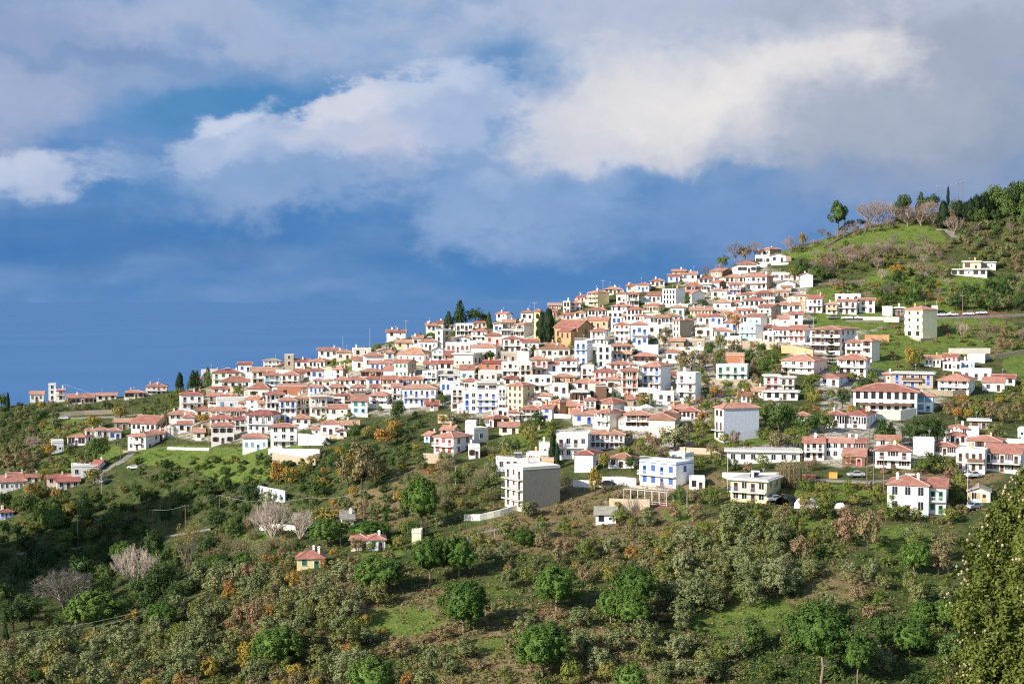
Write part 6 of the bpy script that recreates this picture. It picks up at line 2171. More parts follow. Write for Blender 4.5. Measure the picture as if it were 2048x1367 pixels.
# trees one can pick out in the photo: kind, x, base row, width, height
NAMED = [
    ('stone_pine', 758, 1188, 98, 78, 'wide umbrella pine with a flat topped dome left of the pine pair', 'the wide flat topped pine'),
    ('tall_pine', 858, 1168, 84, 88, 'shadier left pine of the big umbrella pine pair', ''),
    ('stone_pine', 917, 1156, 76, 84, 'brighter right pine of the big umbrella pine pair', 'the umbrella pine pair'),
    ('stone_pine', 928, 1264, 98, 102, 'umbrella pine with visible pale stem standing alone mid slope', 'the lone umbrella pine mid slope'),
    ('stone_pine', 1112, 1220, 94, 88, 'umbrella pine over a patch of bare red soil', 'the pine over red soil'),
    ('tall_pine', 1272, 1235, 96, 96, 'umbrella pine at the top of a pine cluster', 'the clustered pines'),
    ('stone_pine', 1222, 1245, 62, 66, None, ''), ('stone_pine', 1262, 1262, 84, 76, None, ''),
    ('stone_pine', 1085, 1352, 112, 108, 'large umbrella pine low in the slope with a drooping skirt', 'the large low pine'),
    ('tall_pine', 1640, 1366, 138, 148, 'biggest umbrella pine with a long bare pale trunk', 'the biggest long trunked pine'),
    ('tall_pine', 1716, 1378, 76, 106, 'smaller pine beside the biggest long trunked pine', ''),
    ('stone_pine', 555, 1336, 104, 84, 'round umbrella pine rising from the olive grove', 'the round grove pine'),
    ('stone_pine', 745, 1404, 98, 92, 'umbrella pine cut by the bottom edge', 'the bottom edge pine'),
    ('stone_pine', 190, 1268, 112, 86, 'wide dark umbrella pine beside the bare trees', 'the wide pine by bare trees'),
    ('stone_pine', 322, 1258, 66, 56, None, ''), ('stone_pine', 1262, 1408, 74, 82, None, ''),
    ('stone_pine', 843, 1058, 72, 104, 'tall umbrella pine leaning over the scrub slope', 'the tall scrub slope pine'),
    ('stone_pine', 655, 1092, 82, 54, None, ''), ('stone_pine', 735, 1082, 80, 40, None, ''),
    ('stone_pine', 1828, 1150, 62, 68, None, ''), ('stone_pine', 1848, 1262, 62, 64, None, ''), ('stone_pine', 1892, 1262, 62, 64, None, ''), ('stone_pine', 1820, 1312, 80, 72, None, ''),
    ('stone_pine', 1045, 1092, 54, 34, None, ''), ('stone_pine', 440, 1148, 64, 40, None, ''), ('stone_pine', 492, 1140, 48, 38, None, ''),
    ('stone_pine', 110, 1072, 52, 56, None, ''), ('stone_pine', 135, 1092, 50, 36, None, ''), ('stone_pine', 250, 1132, 52, 50, None, ''), ('stone_pine', 72, 1370, 34, 30, None, ''),
    ('palm_tree', 90, 972, 30, 44, 'shaggy palm between the red roofs near the left edge', ''),
    ('evergreen_tree', 193, 930, 54, 60, 'dark leaning evergreen on the grass below the terrace houses', 'the dark leaning evergreen'),
    ('sunlit_bare_tree', 128, 1220, 112, 84, 'broad pinkish bare tree in the ravine', 'the broad bare ravine tree'),
    ('sunlit_bare_tree', 270, 1182, 92, 88, 'round headed bare tree in the ravine', 'the round bare ravine tree'),
    ('poplar_tree', 375, 1152, 46, 108, 'narrow half bare poplar with yellow leaves', 'the yellow poplar'),
    ('sunlit_bare_tree', 545, 1085, 80, 84, 'sunlit bare tree among the reeds', ''), ('sunlit_bare_tree', 516, 1066, 40, 50, None, ''), ('sunlit_bare_tree', 600, 1080, 50, 60, None, ''),
    ('brown_tree', 725, 985, 78, 110, 'tall brown thicket like tree at the village foot', 'the tall brown thicket tree'),
    ('brown_tree', 695, 975, 50, 70, None, ''), ('brown_tree', 752, 965, 50, 66, None, ''),
    ('brown_tree', 30, 945, 62, 46, None, ''), ('bare_tree', 64, 900, 40, 30, None, ''),
    ('cypress_tree', 1084, 684, 26, 62, 'tall broad cypress against the church, left stem', ''), ('cypress_tree', 1098, 685, 30, 70, 'tall broad dark cypress against the church', 'the tall church cypress'),
    ('cypress_tree', 1105, 928, 20, 66, 'taller cypress of the pair by the cream cube', 'the cypress pair'), ('cypress_tree', 1115, 936, 14, 52, 'shorter cypress of the pair by the cream cube', ''),
    ('cypress_tree', 360, 780, 19, 36, 'dark cypress on the left ridge', 'the left ridge cypress'), ('conifer_tree', 386, 780, 26, 40, None, ''), ('conifer_tree', 394, 778, 22, 38, None, ''), ('conifer_tree', 416, 776, 22, 42, None, ''),
    ('cypress_tree', 16, 822, 9, 38, 'thin cypress at the far left of the ridge', ''),
    ('conifer_tree', 920, 652, 32, 52, 'tall spire shaped conifer on the ridge crest', 'the crest conifer'), ('evergreen_tree', 950, 648, 38, 36, 'round dark tree beside the crest conifer', ''), ('conifer_tree', 897, 652, 22, 30, None, ''), ('evergreen_tree', 972, 650, 22, 24, None, ''), ('conifer_tree', 978, 658, 15, 36, None, ''),
    ('black_pine', 1677, 467, 46, 64, 'lone tall pine standing on the ridge above the meadow', 'the lone ridge pine'),
    ('cypress_tree', 1887, 456, 30, 55, 'broad dark cypress at the top of the meadow path', 'the broad meadow cypress'), ('cypress_tree', 1896, 410, 8, 38, 'needle thin cypress on the hilltop', ''),
    ('cypress_tree', 1919, 444, 22, 44, None, ''), ('cypress_tree', 1931, 445, 24, 42, None, ''), ('cypress_tree', 1942, 446, 26, 50, None, ''), ('cypress_tree', 1952, 445, 28, 56, None, ''), ('cypress_tree', 1962, 444, 28, 54, None, ''), ('cypress_tree', 1972, 442, 24, 58, None, ''), ('evergreen_tree', 1946, 448, 34, 34, None, ''), ('evergreen_tree', 1962, 450, 36, 36, None, ''),
    ('autumn_tree', 646, 1142, 22, 26, 'small yellow tree at the corner of the small yellow cottage', ''), ('brown_tree', 712, 1106, 38, 34, 'red brown bush like tree in front of the half hidden red roofed cottage', ''), ('leafy_tree', 742, 1106, 24, 26, None, ''), ('olive_tree', 694, 1064, 40, 26, None, ''), ('green_shrub', 832, 1094, 26, 14, None, ''), ('leafy_tree', 1238, 1052, 40, 40, None, ''), ('bare_tree', 1092, 1000, 60, 56, 'bare grey tree against the blank concrete wall', ''), ('olive_tree', 1060, 1034, 50, 36, None, ''),
    ('evergreen_tree', 1808, 430, 36, 44, None, ''), ('conifer_tree', 1842, 426, 26, 42, None, ''), ('evergreen_tree', 1864, 424, 36, 40, None, ''), ('evergreen_tree', 1794, 432, 30, 30, None, ''), ('evergreen_tree', 1850, 426, 30, 32, None, ''),
    ('bare_tree', 1776, 450, 52, 44, None, ''), ('bare_tree', 1815, 452, 56, 40, None, ''), ('bare_tree', 1740, 456, 60, 52, None, ''), ('bare_tree', 1842, 452, 56, 50, None, ''), ('bare_tree', 1866, 448, 50, 48, None, ''), ('bare_tree', 1756, 448, 50, 50, None, ''), ('bare_tree', 1908, 470, 40, 40, None, ''),
    ('araucaria_tree', 1662, 735, 24, 66, 'tiered araucaria in front of the big cream hotel', 'the tiered araucaria'),
    ('evergreen_tree', 1557, 868, 62, 76, 'big dark green tree right of the windowless wall house', 'the big dark tree'), ('evergreen_tree', 1530, 860, 36, 60, None, ''), ('evergreen_tree', 1583, 866, 40, 66, None, ''),
    ('evergreen_tree', 1845, 890, 66, 60, 'dark pine like tree behind the panelled box', ''), ('evergreen_tree', 1875, 888, 50, 52, None, ''), ('evergreen_tree', 1820, 886, 44, 46, None, ''), ('conifer_tree', 1765, 884, 44, 46, None, ''), ('conifer_tree', 1782, 884, 30, 40, None, ''),
    ('evergreen_tree', 1648, 866, 52, 44, None, ''), ('evergreen_tree', 1860, 945, 60, 42, None, ''), ('leafy_tree', 1890, 950, 62, 44, None, ''), ('leafy_tree', 1845, 948, 44, 36, None, ''),
    ('evergreen_tree', 885, 810, 28, 24, None, ''), ('evergreen_tree', 979, 720, 25, 20, None, ''), ('leafy_tree', 1290, 815, 46, 30, None, ''), ('dark_shrub', 1060, 716, 34, 30, None, ''),
    ('brown_tree', 1327, 692, 32, 42, None, ''), ('brown_tree', 1383, 744, 66, 50, 'wide brown tree in the middle of the village', 'the wide brown village tree'), ('brown_tree', 1362, 738, 34, 34, None, ''), ('evergreen_tree', 1077, 858, 40, 36, None, ''),
    ('leafy_tree', 1441, 702, 30, 40, None, ''), ('brown_tree', 1470, 708, 40, 32, None, ''), ('evergreen_tree', 1613, 868, 54, 40, None, ''), ('autumn_tree', 406, 852, 30, 28, None, ''), ('leafy_tree', 478, 796, 30, 32, None, ''),
    ('dark_shrub', 520, 768, 26, 12, None, ''), ('evergreen_tree', 708, 884, 34, 44, None, ''), ('autumn_tree', 1460, 655, 18, 32, None, ''), ('autumn_tree', 1472, 660, 20, 34, None, ''), ('evergreen_tree', 1374, 612, 18, 26, None, ''),
    ('leafy_tree', 1426, 596, 14, 18, None, ''), ('evergreen_tree', 1405, 612, 26, 14, None, ''), ('leafy_tree', 1435, 612, 18, 22, None, ''), ('evergreen_tree', 1541, 602, 22, 18, None, ''), ('evergreen_tree', 1580, 602, 14, 14, None, ''),
    ('evergreen_tree', 1602, 560, 30, 46, None, ''), ('evergreen_tree', 1636, 562, 34, 34, None, ''), ('leafy_tree', 1588, 560, 26, 30, None, ''),
    ('brown_tree', 1490, 520, 40, 30, None, ''), ('bare_tree', 1470, 518, 44, 34, None, ''), ('leafy_tree', 1446, 535, 30, 26, None, ''), ('bare_tree', 1510, 508, 36, 26, None, ''), ('bare_tree', 1580, 506, 30, 34, None, ''), ('autumn_tree', 1606, 492, 22, 28, 'small orange tree on the ridge left of the lone pine', ''),
    ('autumn_tree', 1795, 552, 40, 26, 'rounded orange tree in the meadow', ''), ('autumn_tree', 1790, 905, 30, 30, None, ''), ('autumn_tree', 556, 970, 46, 52, 'glowing orange tree below the white wall', 'the glowing orange tree'), ('autumn_tree', 580, 972, 40, 44, None, ''),
    ('autumn_tree', 240, 845, 36, 38, None, ''), ('autumn_tree', 187, 858, 38, 30, None, ''), ('autumn_tree', 136, 812, 20, 14, None, ''), ('autumn_tree', 100, 912, 30, 26, None, ''), ('autumn_tree', 190, 968, 44, 36, None, ''),
    ('autumn_tree', 65, 1005, 50, 46, None, ''), ('autumn_tree', 1190, 990, 36, 60, 'yellowing tree beside the white garden wall', ''), ('autumn_tree', 1207, 944, 30, 46, None, ''), ('autumn_tree', 800, 1010, 40, 34, None, ''), ('autumn_tree', 740, 880, 36, 34, None, ''), ('autumn_tree', 770, 895, 50, 44, None, ''), ('autumn_tree', 790, 870, 40, 34, None, ''),
    ('autumn_tree', 1700, 930, 34, 26, None, ''), ('autumn_tree', 670, 1045, 70, 36, None, ''), ('autumn_tree', 640, 1048, 50, 34, None, ''), ('autumn_tree', 1820, 735, 30, 44, 'weeping yellow tree below the four storey block', ''), ('leafy_tree', 1838, 736, 24, 46, None, ''), ('autumn_tree', 1405, 850, 30, 30, None, ''), ('autumn_tree', 1505, 805, 26, 20, None, ''),
    ('brown_tree', 1555, 905, 54, 46, 'reddish brown round tree below the dark tree', ''), ('brown_tree', 1310, 905, 40, 40, None, ''), ('olive_tree', 1350, 900, 80, 56, None, ''), ('evergreen_tree', 1262, 942, 30, 34, None, ''), ('brown_tree', 1392, 1010, 40, 36, None, ''), ('leafy_tree', 1420, 1012, 44, 46, None, ''), ('evergreen_tree', 1360, 1010, 36, 40, None, ''),
    ('brown_tree', 1735, 1100, 64, 88, 'dense reddish brown tree left of the large white villa', 'the dense reddish brown tree'), ('leafy_tree', 1790, 1040, 70, 40, None, ''), ('brown_tree', 1690, 1090, 60, 66, None, ''), ('olive_tree', 1470, 1048, 76, 50, None, ''), ('brown_tree', 1880, 1125, 56, 60, None, ''), ('leafy_tree', 1710, 1012, 30, 26, None, ''),
    ('leafy_tree', 1612, 985, 36, 34, None, ''), ('leafy_tree', 1645, 988, 38, 30, None, ''), ('reed_clump', 1585, 975, 36, 60, None, ''), ('reed_clump', 1570, 972, 30, 50, None, ''),
    ('olive_tree', 1990, 880, 50, 36, None, ''), ('leafy_tree', 1350, 936, 40, 30, None, ''), ('leafy_tree', 1525, 938, 34, 32, None, ''), ('leafy_tree', 1400, 928, 40, 18, None, ''),
]
for q in NAMED: plant(*q)

# hilltop wood at the right edge
for q in [(1985, 432, 40, 62), (2005, 436, 44, 66), (2025, 432, 46, 72), (2045, 436, 44, 74), (2062, 430, 50, 78), (1998, 415, 36, 46), (2035, 412, 40, 52), (2016, 448, 40, 52), (2050, 452, 44, 50), (1975, 415, 34, 34), (1990, 450, 30, 34)]:
    plant('evergreen_tree', *q)

HR = [(H['x0'], max(H['x1'], H.get('sx', 0)), H['ye'], H['yb']) for H in HOUSES] + [(1065, 1100, 614, 690), (1110, 1185, 640, 690), (1753, 1832, 815, 838), (538, 640, 896, 912)]
HB = np.array(HR)
ROADS = [(1690, 2070, 624, 646), (1560, 1900, 948, 966), (1870, 1915, 455, 480), (112, 290, 826, 842), (290, 430, 1052, 1080), (196, 270, 903, 970)]


def blocked(x, yb, w, h, tol=.10):
    for (a, b, c, d) in ROADS:
        if a < x < b and yb > c and yb - h < d and c - 4 < yb < d + h * .55: return True
    ox = np.minimum(x + w * .45, HB[:, 1]) - np.maximum(x - w * .45, HB[:, 0])
    oy = np.minimum(yb, HB[:, 3]) - np.maximum(yb - h * .9, HB[:, 2])
    ar = np.clip(ox, 0, None) * np.clip(oy, 0, None)
    hit = (ar > tol * (HB[:, 1] - HB[:, 0]) * (HB[:, 3] - HB[:, 2])) & (yb > HB[:, 3] - 3)
    if hit.any(): return True
    ins = (x > HB[:, 0] - w * .2) & (x < HB[:, 1] + w * .2) & (yb > HB[:, 3] - 9) & (yb < HB[:, 3] + 1)
    return bool(ins.any())


MAXN = 298


def zone(poly, n, mix, size, gap=.5, seed=0, tol=.10):
    """scatter plants over a photo polygon; mix: kind -> weight; size in metres: kind -> (w0, w1, height/width)"""
    r = random.Random(seed + int(poly[0][0]))
    xs = [p[0] for p in poly]; ys = [p[1] for p in poly]
    ks = list(mix); ws = [mix[k] for k in ks]
    made = 0; tries = 0; pts = []
    while made < n and tries < n * 30:
        tries += 1
        x = r.uniform(min(xs), max(xs)); y = r.uniform(min(ys), max(ys))
        c = False; j = len(poly) - 1
        for i in range(len(poly)):
            (xi, yi), (xj, yj) = poly[i], poly[j]
            if (yi > y) != (yj > y) and x < (xj - xi) * (y - yi) / (yj - yi) + xi: c = not c
            j = i
        if not c: continue
        k = r.choices(ks, ws)[0]
        if CNT[k] >= MAXN: continue
        s = S_at(x, y)
        sz = size.get(k, SIZE[k])
        w = r.uniform(sz[0], sz[1]) * s; h = w * sz[2] * r.uniform(.85, 1.2)
        if any(abs(x - a) < (w + b) * .5 * gap and abs(y - e) < (w + b) * .22 * gap for a, e, b in pts): continue
        if any(abs(x - a) < (w + b) * .33 and -h * .25 < (y - e) < h * .35 for a, e, b, hh in TREES[:len(NAMED)]): continue
        if blocked(x, y, w, h, tol): continue
        plant(k, x, y, w, h)
        pts.append((x, y, w)); made += 1


SIZE = {'olive_tree': (3.6, 5.8, .92), 'evergreen_tree': (4, 7, 1.05), 'leafy_tree': (3, 5.2, 1.0), 'autumn_tree': (2.6, 4.6, 1.0), 'brown_tree': (3, 5.5, .95), 'bare_tree': (3.5, 6, .95),
        'green_shrub': (1.4, 3.4, .75), 'brown_shrub': (1.4, 3.6, .72), 'autumn_shrub': (1.2, 2.8, .8), 'dark_shrub': (1.6, 4, .8), 'reed_clump': (3, 5, .9), 'conifer_tree': (2, 3, 2), 'stone_pine': (6, 9, .8), 'poplar_tree': (3, 4, 2), 'cypress_tree': (1.5, 2.2, 4.5)}
BIGO = {'olive_tree': (4.6, 7.4, .9), 'brown_tree': (3.5, 6, .85)}
zone([(1640, 552), (1700, 536), (1790, 528), (1790, 538), (1700, 548), (1650, 562)], 18, {'dark_shrub': 3, 'green_shrub': 2, 'evergreen_tree': .6}, {'dark_shrub': (2, 4, .8), 'evergreen_tree': (3, 4.5, 1)}, .5, 61)
zone([(1660, 580), (1740, 572), (1830, 585), (1830, 596), (1740, 584), (1664, 590)], 18, {'dark_shrub': 2, 'green_shrub': 2, 'brown_tree': .6, 'autumn_shrub': .6}, {'dark_shrub': (2, 4, .8)}, .5, 62)
zone([(1800, 540), (1900, 545), (1900, 556), (1800, 552)], 12, {'dark_shrub': 2, 'green_shrub': 2, 'brown_tree': .8}, {'dark_shrub': (2, 4, .8)}, .5, 63)
zone([(1640, 500), (1690, 486), (1740, 500), (1700, 512)], 8, {'dark_shrub': 2, 'green_shrub': 2}, {}, .7, 64)
# lower slope, nearest first
zone([(0, 1300), (330, 1230), (520, 1190), (700, 1240), (720, 1390), (0, 1390)], 150, {'olive_tree': 7, 'brown_tree': 2.4, 'autumn_tree': 1.2, 'leafy_tree': 1.2, 'green_shrub': 1}, BIGO, .52, 1)
zone([(380, 1180), (560, 1130), (760, 1180), (760, 1260), (560, 1250)], 60, {'olive_tree': 5, 'brown_tree': 2, 'autumn_tree': 1.2, 'brown_shrub': 1}, BIGO, .52, 2)
zone([(700, 1260), (880, 1210), (1060, 1260), (1060, 1390), (700, 1390)], 40, {'olive_tree': 2.2, 'brown_shrub': 3, 'brown_tree': .8, 'green_shrub': 1.5, 'autumn_shrub': .7}, {}, .7, 3)
zone([(1060, 1230), (1400, 1240), (1420, 1390), (1060, 1390)], 42, {'olive_tree': 4, 'dark_shrub': 2, 'brown_shrub': 1.4, 'green_shrub': 1.5, 'leafy_tree': .8}, {}, .7, 4)
zone([(1390, 1300), (1600, 1260), (1920, 1180), (1920, 1390), (1390, 1390)], 42, {'dark_shrub': 4, 'evergreen_tree': 2, 'green_shrub': 2, 'brown_shrub': .8, 'leafy_tree': 1, 'olive_tree': .8}, {}, .7, 5)
zone([(1320, 1100), (1560, 1075), (1580, 1200), (1480, 1220), (1330, 1230)], 64, {'olive_tree': 9, 'brown_tree': .8, 'leafy_tree': .8}, {'olive_tree': (4.4, 7, 1.0)}, .55, 6)
zone([(1560, 1090), (1900, 1080), (1900, 1220), (1580, 1230)], 44, {'olive_tree': 3, 'brown_tree': 2, 'green_shrub': 2, 'leafy_tree': 1.2, 'dark_shrub': 2, 'brown_shrub': 1}, {}, .8, 7)
zone([(960, 1080), (1330, 1040), (1340, 1160), (1180, 1170), (980, 1180)], 52, {'olive_tree': 4, 'leafy_tree': 2, 'brown_shrub': 2, 'green_shrub': 1.5, 'autumn_tree': .8, 'brown_tree': 1.2}, {}, .8, 8)
zone([(1330, 1040), (1700, 1030), (1700, 1090), (1330, 1100)], 30, {'brown_tree': 1.5, 'brown_shrub': 2, 'green_shrub': 2, 'leafy_tree': 1, 'autumn_shrub': .7}, {}, .8, 9)
zone([(960, 985), (1330, 990), (1330, 1050), (960, 1070)], 30, {'brown_shrub': 3, 'green_shrub': 2, 'autumn_shrub': 1, 'bare_tree': .8, 'olive_tree': .6}, {}, 1.0, 10)
# middle band below the village foot
zone([(640, 960), (860, 925), (1000, 950), (990, 1010), (800, 1100), (640, 1010)], 70, {'olive_tree': 3, 'dark_shrub': 2, 'green_shrub': 2.4, 'brown_tree': 1, 'evergreen_tree': 1, 'autumn_tree': .6, 'brown_shrub': 1.4}, {}, .75, 11)
zone([(640, 850), (840, 830), (1000, 850), (860, 925), (640, 950)], 56, {'evergreen_tree': 2, 'dark_shrub': 2, 'green_shrub': 2, 'autumn_tree': 1, 'brown_tree': 1, 'olive_tree': 1}, {}, .7, 12)
zone([(560, 1080), (800, 1060), (960, 1090), (840, 1180), (560, 1140)], 44, {'olive_tree': 3, 'brown_tree': 1.2, 'leafy_tree': 1.6, 'green_shrub': 2, 'autumn_tree': .8, 'brown_shrub': 1}, {}, .75, 13)
zone([(860, 940), (1010, 900), (1090, 900), (1010, 1010), (880, 1020)], 26, {'olive_tree': 2, 'green_shrub': 2, 'reed_clump': 2, 'leafy_tree': 1}, {}, .75, 14)
# ravine and dark slope
zone([(0, 1120), (230, 1060), (420, 1090), (420, 1180), (330, 1230), (0, 1300)], 76, {'evergreen_tree': 6, 'dark_shrub': 1.5, 'leafy_tree': .5, 'conifer_tree': .5}, {'evergreen_tree': (5, 9, 1.0)}, .6, 15)
zone([(0, 1010), (200, 980), (560, 1000), (540, 1090), (230, 1060), (0, 1110)], 84, {'evergreen_tree': 3, 'dark_shrub': 4, 'leafy_tree': .8, 'olive_tree': .4}, {}, .55, 16)
zone([(235, 925), (540, 915), (640, 960), (640, 1010), (560, 1000), (200, 980)], 90, {'dark_shrub': 6, 'green_shrub': 2, 'evergreen_tree': .6}, {'dark_shrub': (2, 4.4, .6)}, .5, 17)
zone([(400, 1080), (520, 1050), (600, 1080), (560, 1130), (420, 1150)], 26, {'reed_clump': 6, 'green_shrub': 1, 'leafy_tree': 1}, {}, .6, 18)
zone([(560, 930), (700, 900), (760, 940), (640, 1010)], 26, {'evergreen_tree': 3, 'dark_shrub': 3, 'autumn_tree': 1, 'green_shrub': 1}, {}, .6, 19)
# left hillside
zone([(0, 818), (130, 806), (240, 812), (235, 870), (100, 905), (0, 910)], 64, {'olive_tree': 5, 'evergreen_tree': 2.5, 'dark_shrub': 1.5, 'brown_tree': .6, 'autumn_tree': .4}, {}, .55, 20)
zone([(0, 905), (120, 900), (180, 940), (80, 980), (0, 975)], 30, {'olive_tree': 2, 'brown_tree': 1.5, 'dark_shrub': 1, 'leafy_tree': 1}, {}, .6, 21)
zone([(0, 985), (120, 985), (200, 1010), (180, 1060), (0, 1080)], 40, {'leafy_tree': 2, 'autumn_tree': 1.5, 'evergreen_tree': 2, 'dark_shrub': 2}, {}, .6, 22)
zone([(240, 806), (370, 788), (480, 775), (470, 800), (340, 850), (250, 850)], 36, {'olive_tree': 2, 'green_shrub': 2, 'autumn_tree': .8, 'leafy_tree': 1.2, 'dark_shrub': 1}, {}, .6, 23)
# ridge line
zone([(590, 742), (690, 712), (800, 685), (800, 705), (700, 735), (620, 760)], 34, {'green_shrub': 2, 'dark_shrub': 1.5, 'brown_shrub': 1, 'olive_tree': 1, 'autumn_shrub': .6, 'bare_tree': .5}, {}, .6, 24)
zone([(820, 680), (900, 660), (1060, 640), (1060, 650), (900, 675)], 22, {'green_shrub': 2, 'dark_shrub': 2, 'evergreen_tree': .6, 'autumn_tree': .8}, {}, .6, 25)
zone([(1260, 590), (1420, 548), (1560, 506), (1640, 484), (1640, 494), (1540, 524), (1420, 562)], 36, {'bare_tree': 3, 'green_shrub': 1.5, 'brown_tree': 1.2, 'brown_shrub': 1, 'evergreen_tree': .5}, {}, .55, 26)
zone([(1640, 474), (1700, 452), (1850, 432), (1880, 452), (1760, 462), (1660, 482)], 50, {'bare_tree': 5, 'brown_tree': 2.5, 'brown_shrub': 1.5, 'green_shrub': .8}, {'bare_tree': (4.5, 8, .8)}, .42, 27)
zone([(1850, 428), (1990, 405), (2060, 402), (1990, 432), (1900, 448)], 34, {'bare_tree': 3, 'brown_tree': 2, 'evergreen_tree': 2}, {}, .5, 28)
# right slopes
zone([(1905, 460), (2060, 440), (2060, 560), (1960, 520), (1900, 490)], 60, {'olive_tree': 4, 'bare_tree': 1.5, 'dark_shrub': 2, 'evergreen_tree': 1, 'brown_tree': 1.5}, {}, .55, 29)
zone([(1890, 600), (2060, 560), (2060, 640), (1960, 620), (1900, 624)], 44, {'olive_tree': 5, 'evergreen_tree': 1.5, 'dark_shrub': 1, 'brown_tree': .8}, {'olive_tree': (4, 6.5, .95)}, .5, 30)
zone([(1860, 665), (2060, 640), (2060, 700), (1990, 705), (1920, 690)], 44, {'brown_tree': 2, 'olive_tree': 2, 'dark_shrub': 2, 'green_shrub': 2, 'brown_shrub': 2, 'bare_tree': 1}, {}, .6, 31)
zone([(1880, 815), (2060, 770), (2060, 850), (1960, 850), (1890, 840)], 46, {'olive_tree': 3, 'brown_tree': 2, 'leafy_tree': 1.5, 'green_shrub': 2, 'autumn_tree': .8, 'dark_shrub': 1}, {}, .6, 32)
zone([(1610, 500), (1900, 480), (1900, 610), (1660, 600)], 80, {'green_shrub': 5, 'brown_shrub': .8, 'dark_shrub': 2, 'autumn_shrub': .7, 'bare_tree': 2.2, 'olive_tree': .8}, {'bare_tree': (4, 7, .8), 'green_shrub': (1.2, 4, .6)}, 1.1, 33)
zone([(1740, 575), (1860, 560), (1880, 620), (1760, 625)], 26, {'leafy_tree': 1.5, 'green_shrub': 2, 'evergreen_tree': 1, 'brown_shrub': 1, 'olive_tree': 1}, {}, .6, 34)
zone([(1640, 520), (1760, 500), (1880, 500), (1880, 515), (1760, 520), (1650, 545)], 60, {'brown_tree': 1, 'bare_tree': 1.0, 'dark_shrub': 2, 'green_shrub': 3, 'olive_tree': 1}, {'bare_tree': (4, 7, .8)}, .42, 35)
# gardens in and around the village
zone([(1390, 770), (1560, 770), (1540, 860), (1400, 850)], 30, {'leafy_tree': 2, 'brown_tree': 1.5, 'autumn_tree': 1, 'green_shrub': 2}, {}, .6, 36)
zone([(1380, 700), (1560, 700), (1560, 760), (1400, 760)], 28, {'evergreen_tree': 1.2, 'green_shrub': 2, 'brown_tree': 1.5, 'leafy_tree': 1}, {}, .6, 37)
zone([(1620, 740), (1760, 740), (1760, 860), (1600, 840)], 28, {'leafy_tree': 2, 'autumn_tree': 1.5, 'dark_shrub': 1.5, 'evergreen_tree': 1}, {}, .6, 38)
zone([(1000, 860), (1110, 840), (1110, 900), (1010, 920)], 16, {'green_shrub': 2, 'dark_shrub': 2, 'leafy_tree': 1}, {}, .8, 39)
zone([(1220, 870), (1440, 850), (1640, 880), (1640, 950), (1230, 950)], 44, {'leafy_tree': 2, 'olive_tree': 1.5, 'brown_tree': 1.5, 'green_shrub': 2, 'dark_shrub': 1}, {}, .7, 40)
zone([(1560, 960), (1780, 965), (1780, 1040), (1480, 1050), (1440, 1010)], 34, {'leafy_tree': 2, 'green_shrub': 3, 'brown_shrub': 2, 'autumn_shrub': 1}, {}, .9, 41)
zone([(1740, 900), (1920, 960), (1950, 1020), (1900, 1060), (1780, 1050)], 30, {'brown_shrub': 3, 'green_shrub': 2, 'brown_tree': 1, 'leafy_tree': 1}, {}, .8, 42)
zone([(380, 800), (760, 740), (860, 800), (640, 860), (400, 880)], 70, {'green_shrub': 2, 'dark_shrub': 2, 'leafy_tree': .8, 'autumn_tree': .4}, {'leafy_tree': (2.2, 3.4, 1)}, .6, 43, .06)
zone([(860, 700), (1240, 620), (1400, 600), (1400, 820), (1000, 830), (860, 800)], 110, {'green_shrub': 2, 'dark_shrub': 2, 'leafy_tree': 1, 'evergreen_tree': .5}, {'leafy_tree': (2.2, 3.4, 1), 'evergreen_tree': (2, 3, 1.2)}, .6, 44, .06)
zone([(1400, 560), (1620, 520), (1640, 700), (1420, 690)], 60, {'green_shrub': 2, 'dark_shrub': 2, 'leafy_tree': 1}, {'leafy_tree': (2, 3.2, 1)}, .6, 45, .06)
zone([(1760, 640), (1900, 640), (1900, 760), (1770, 760)], 24, {'green_shrub': 3, 'brown_shrub': 1, 'leafy_tree': .8, 'olive_tree': .6}, {}, 1.0, 46)


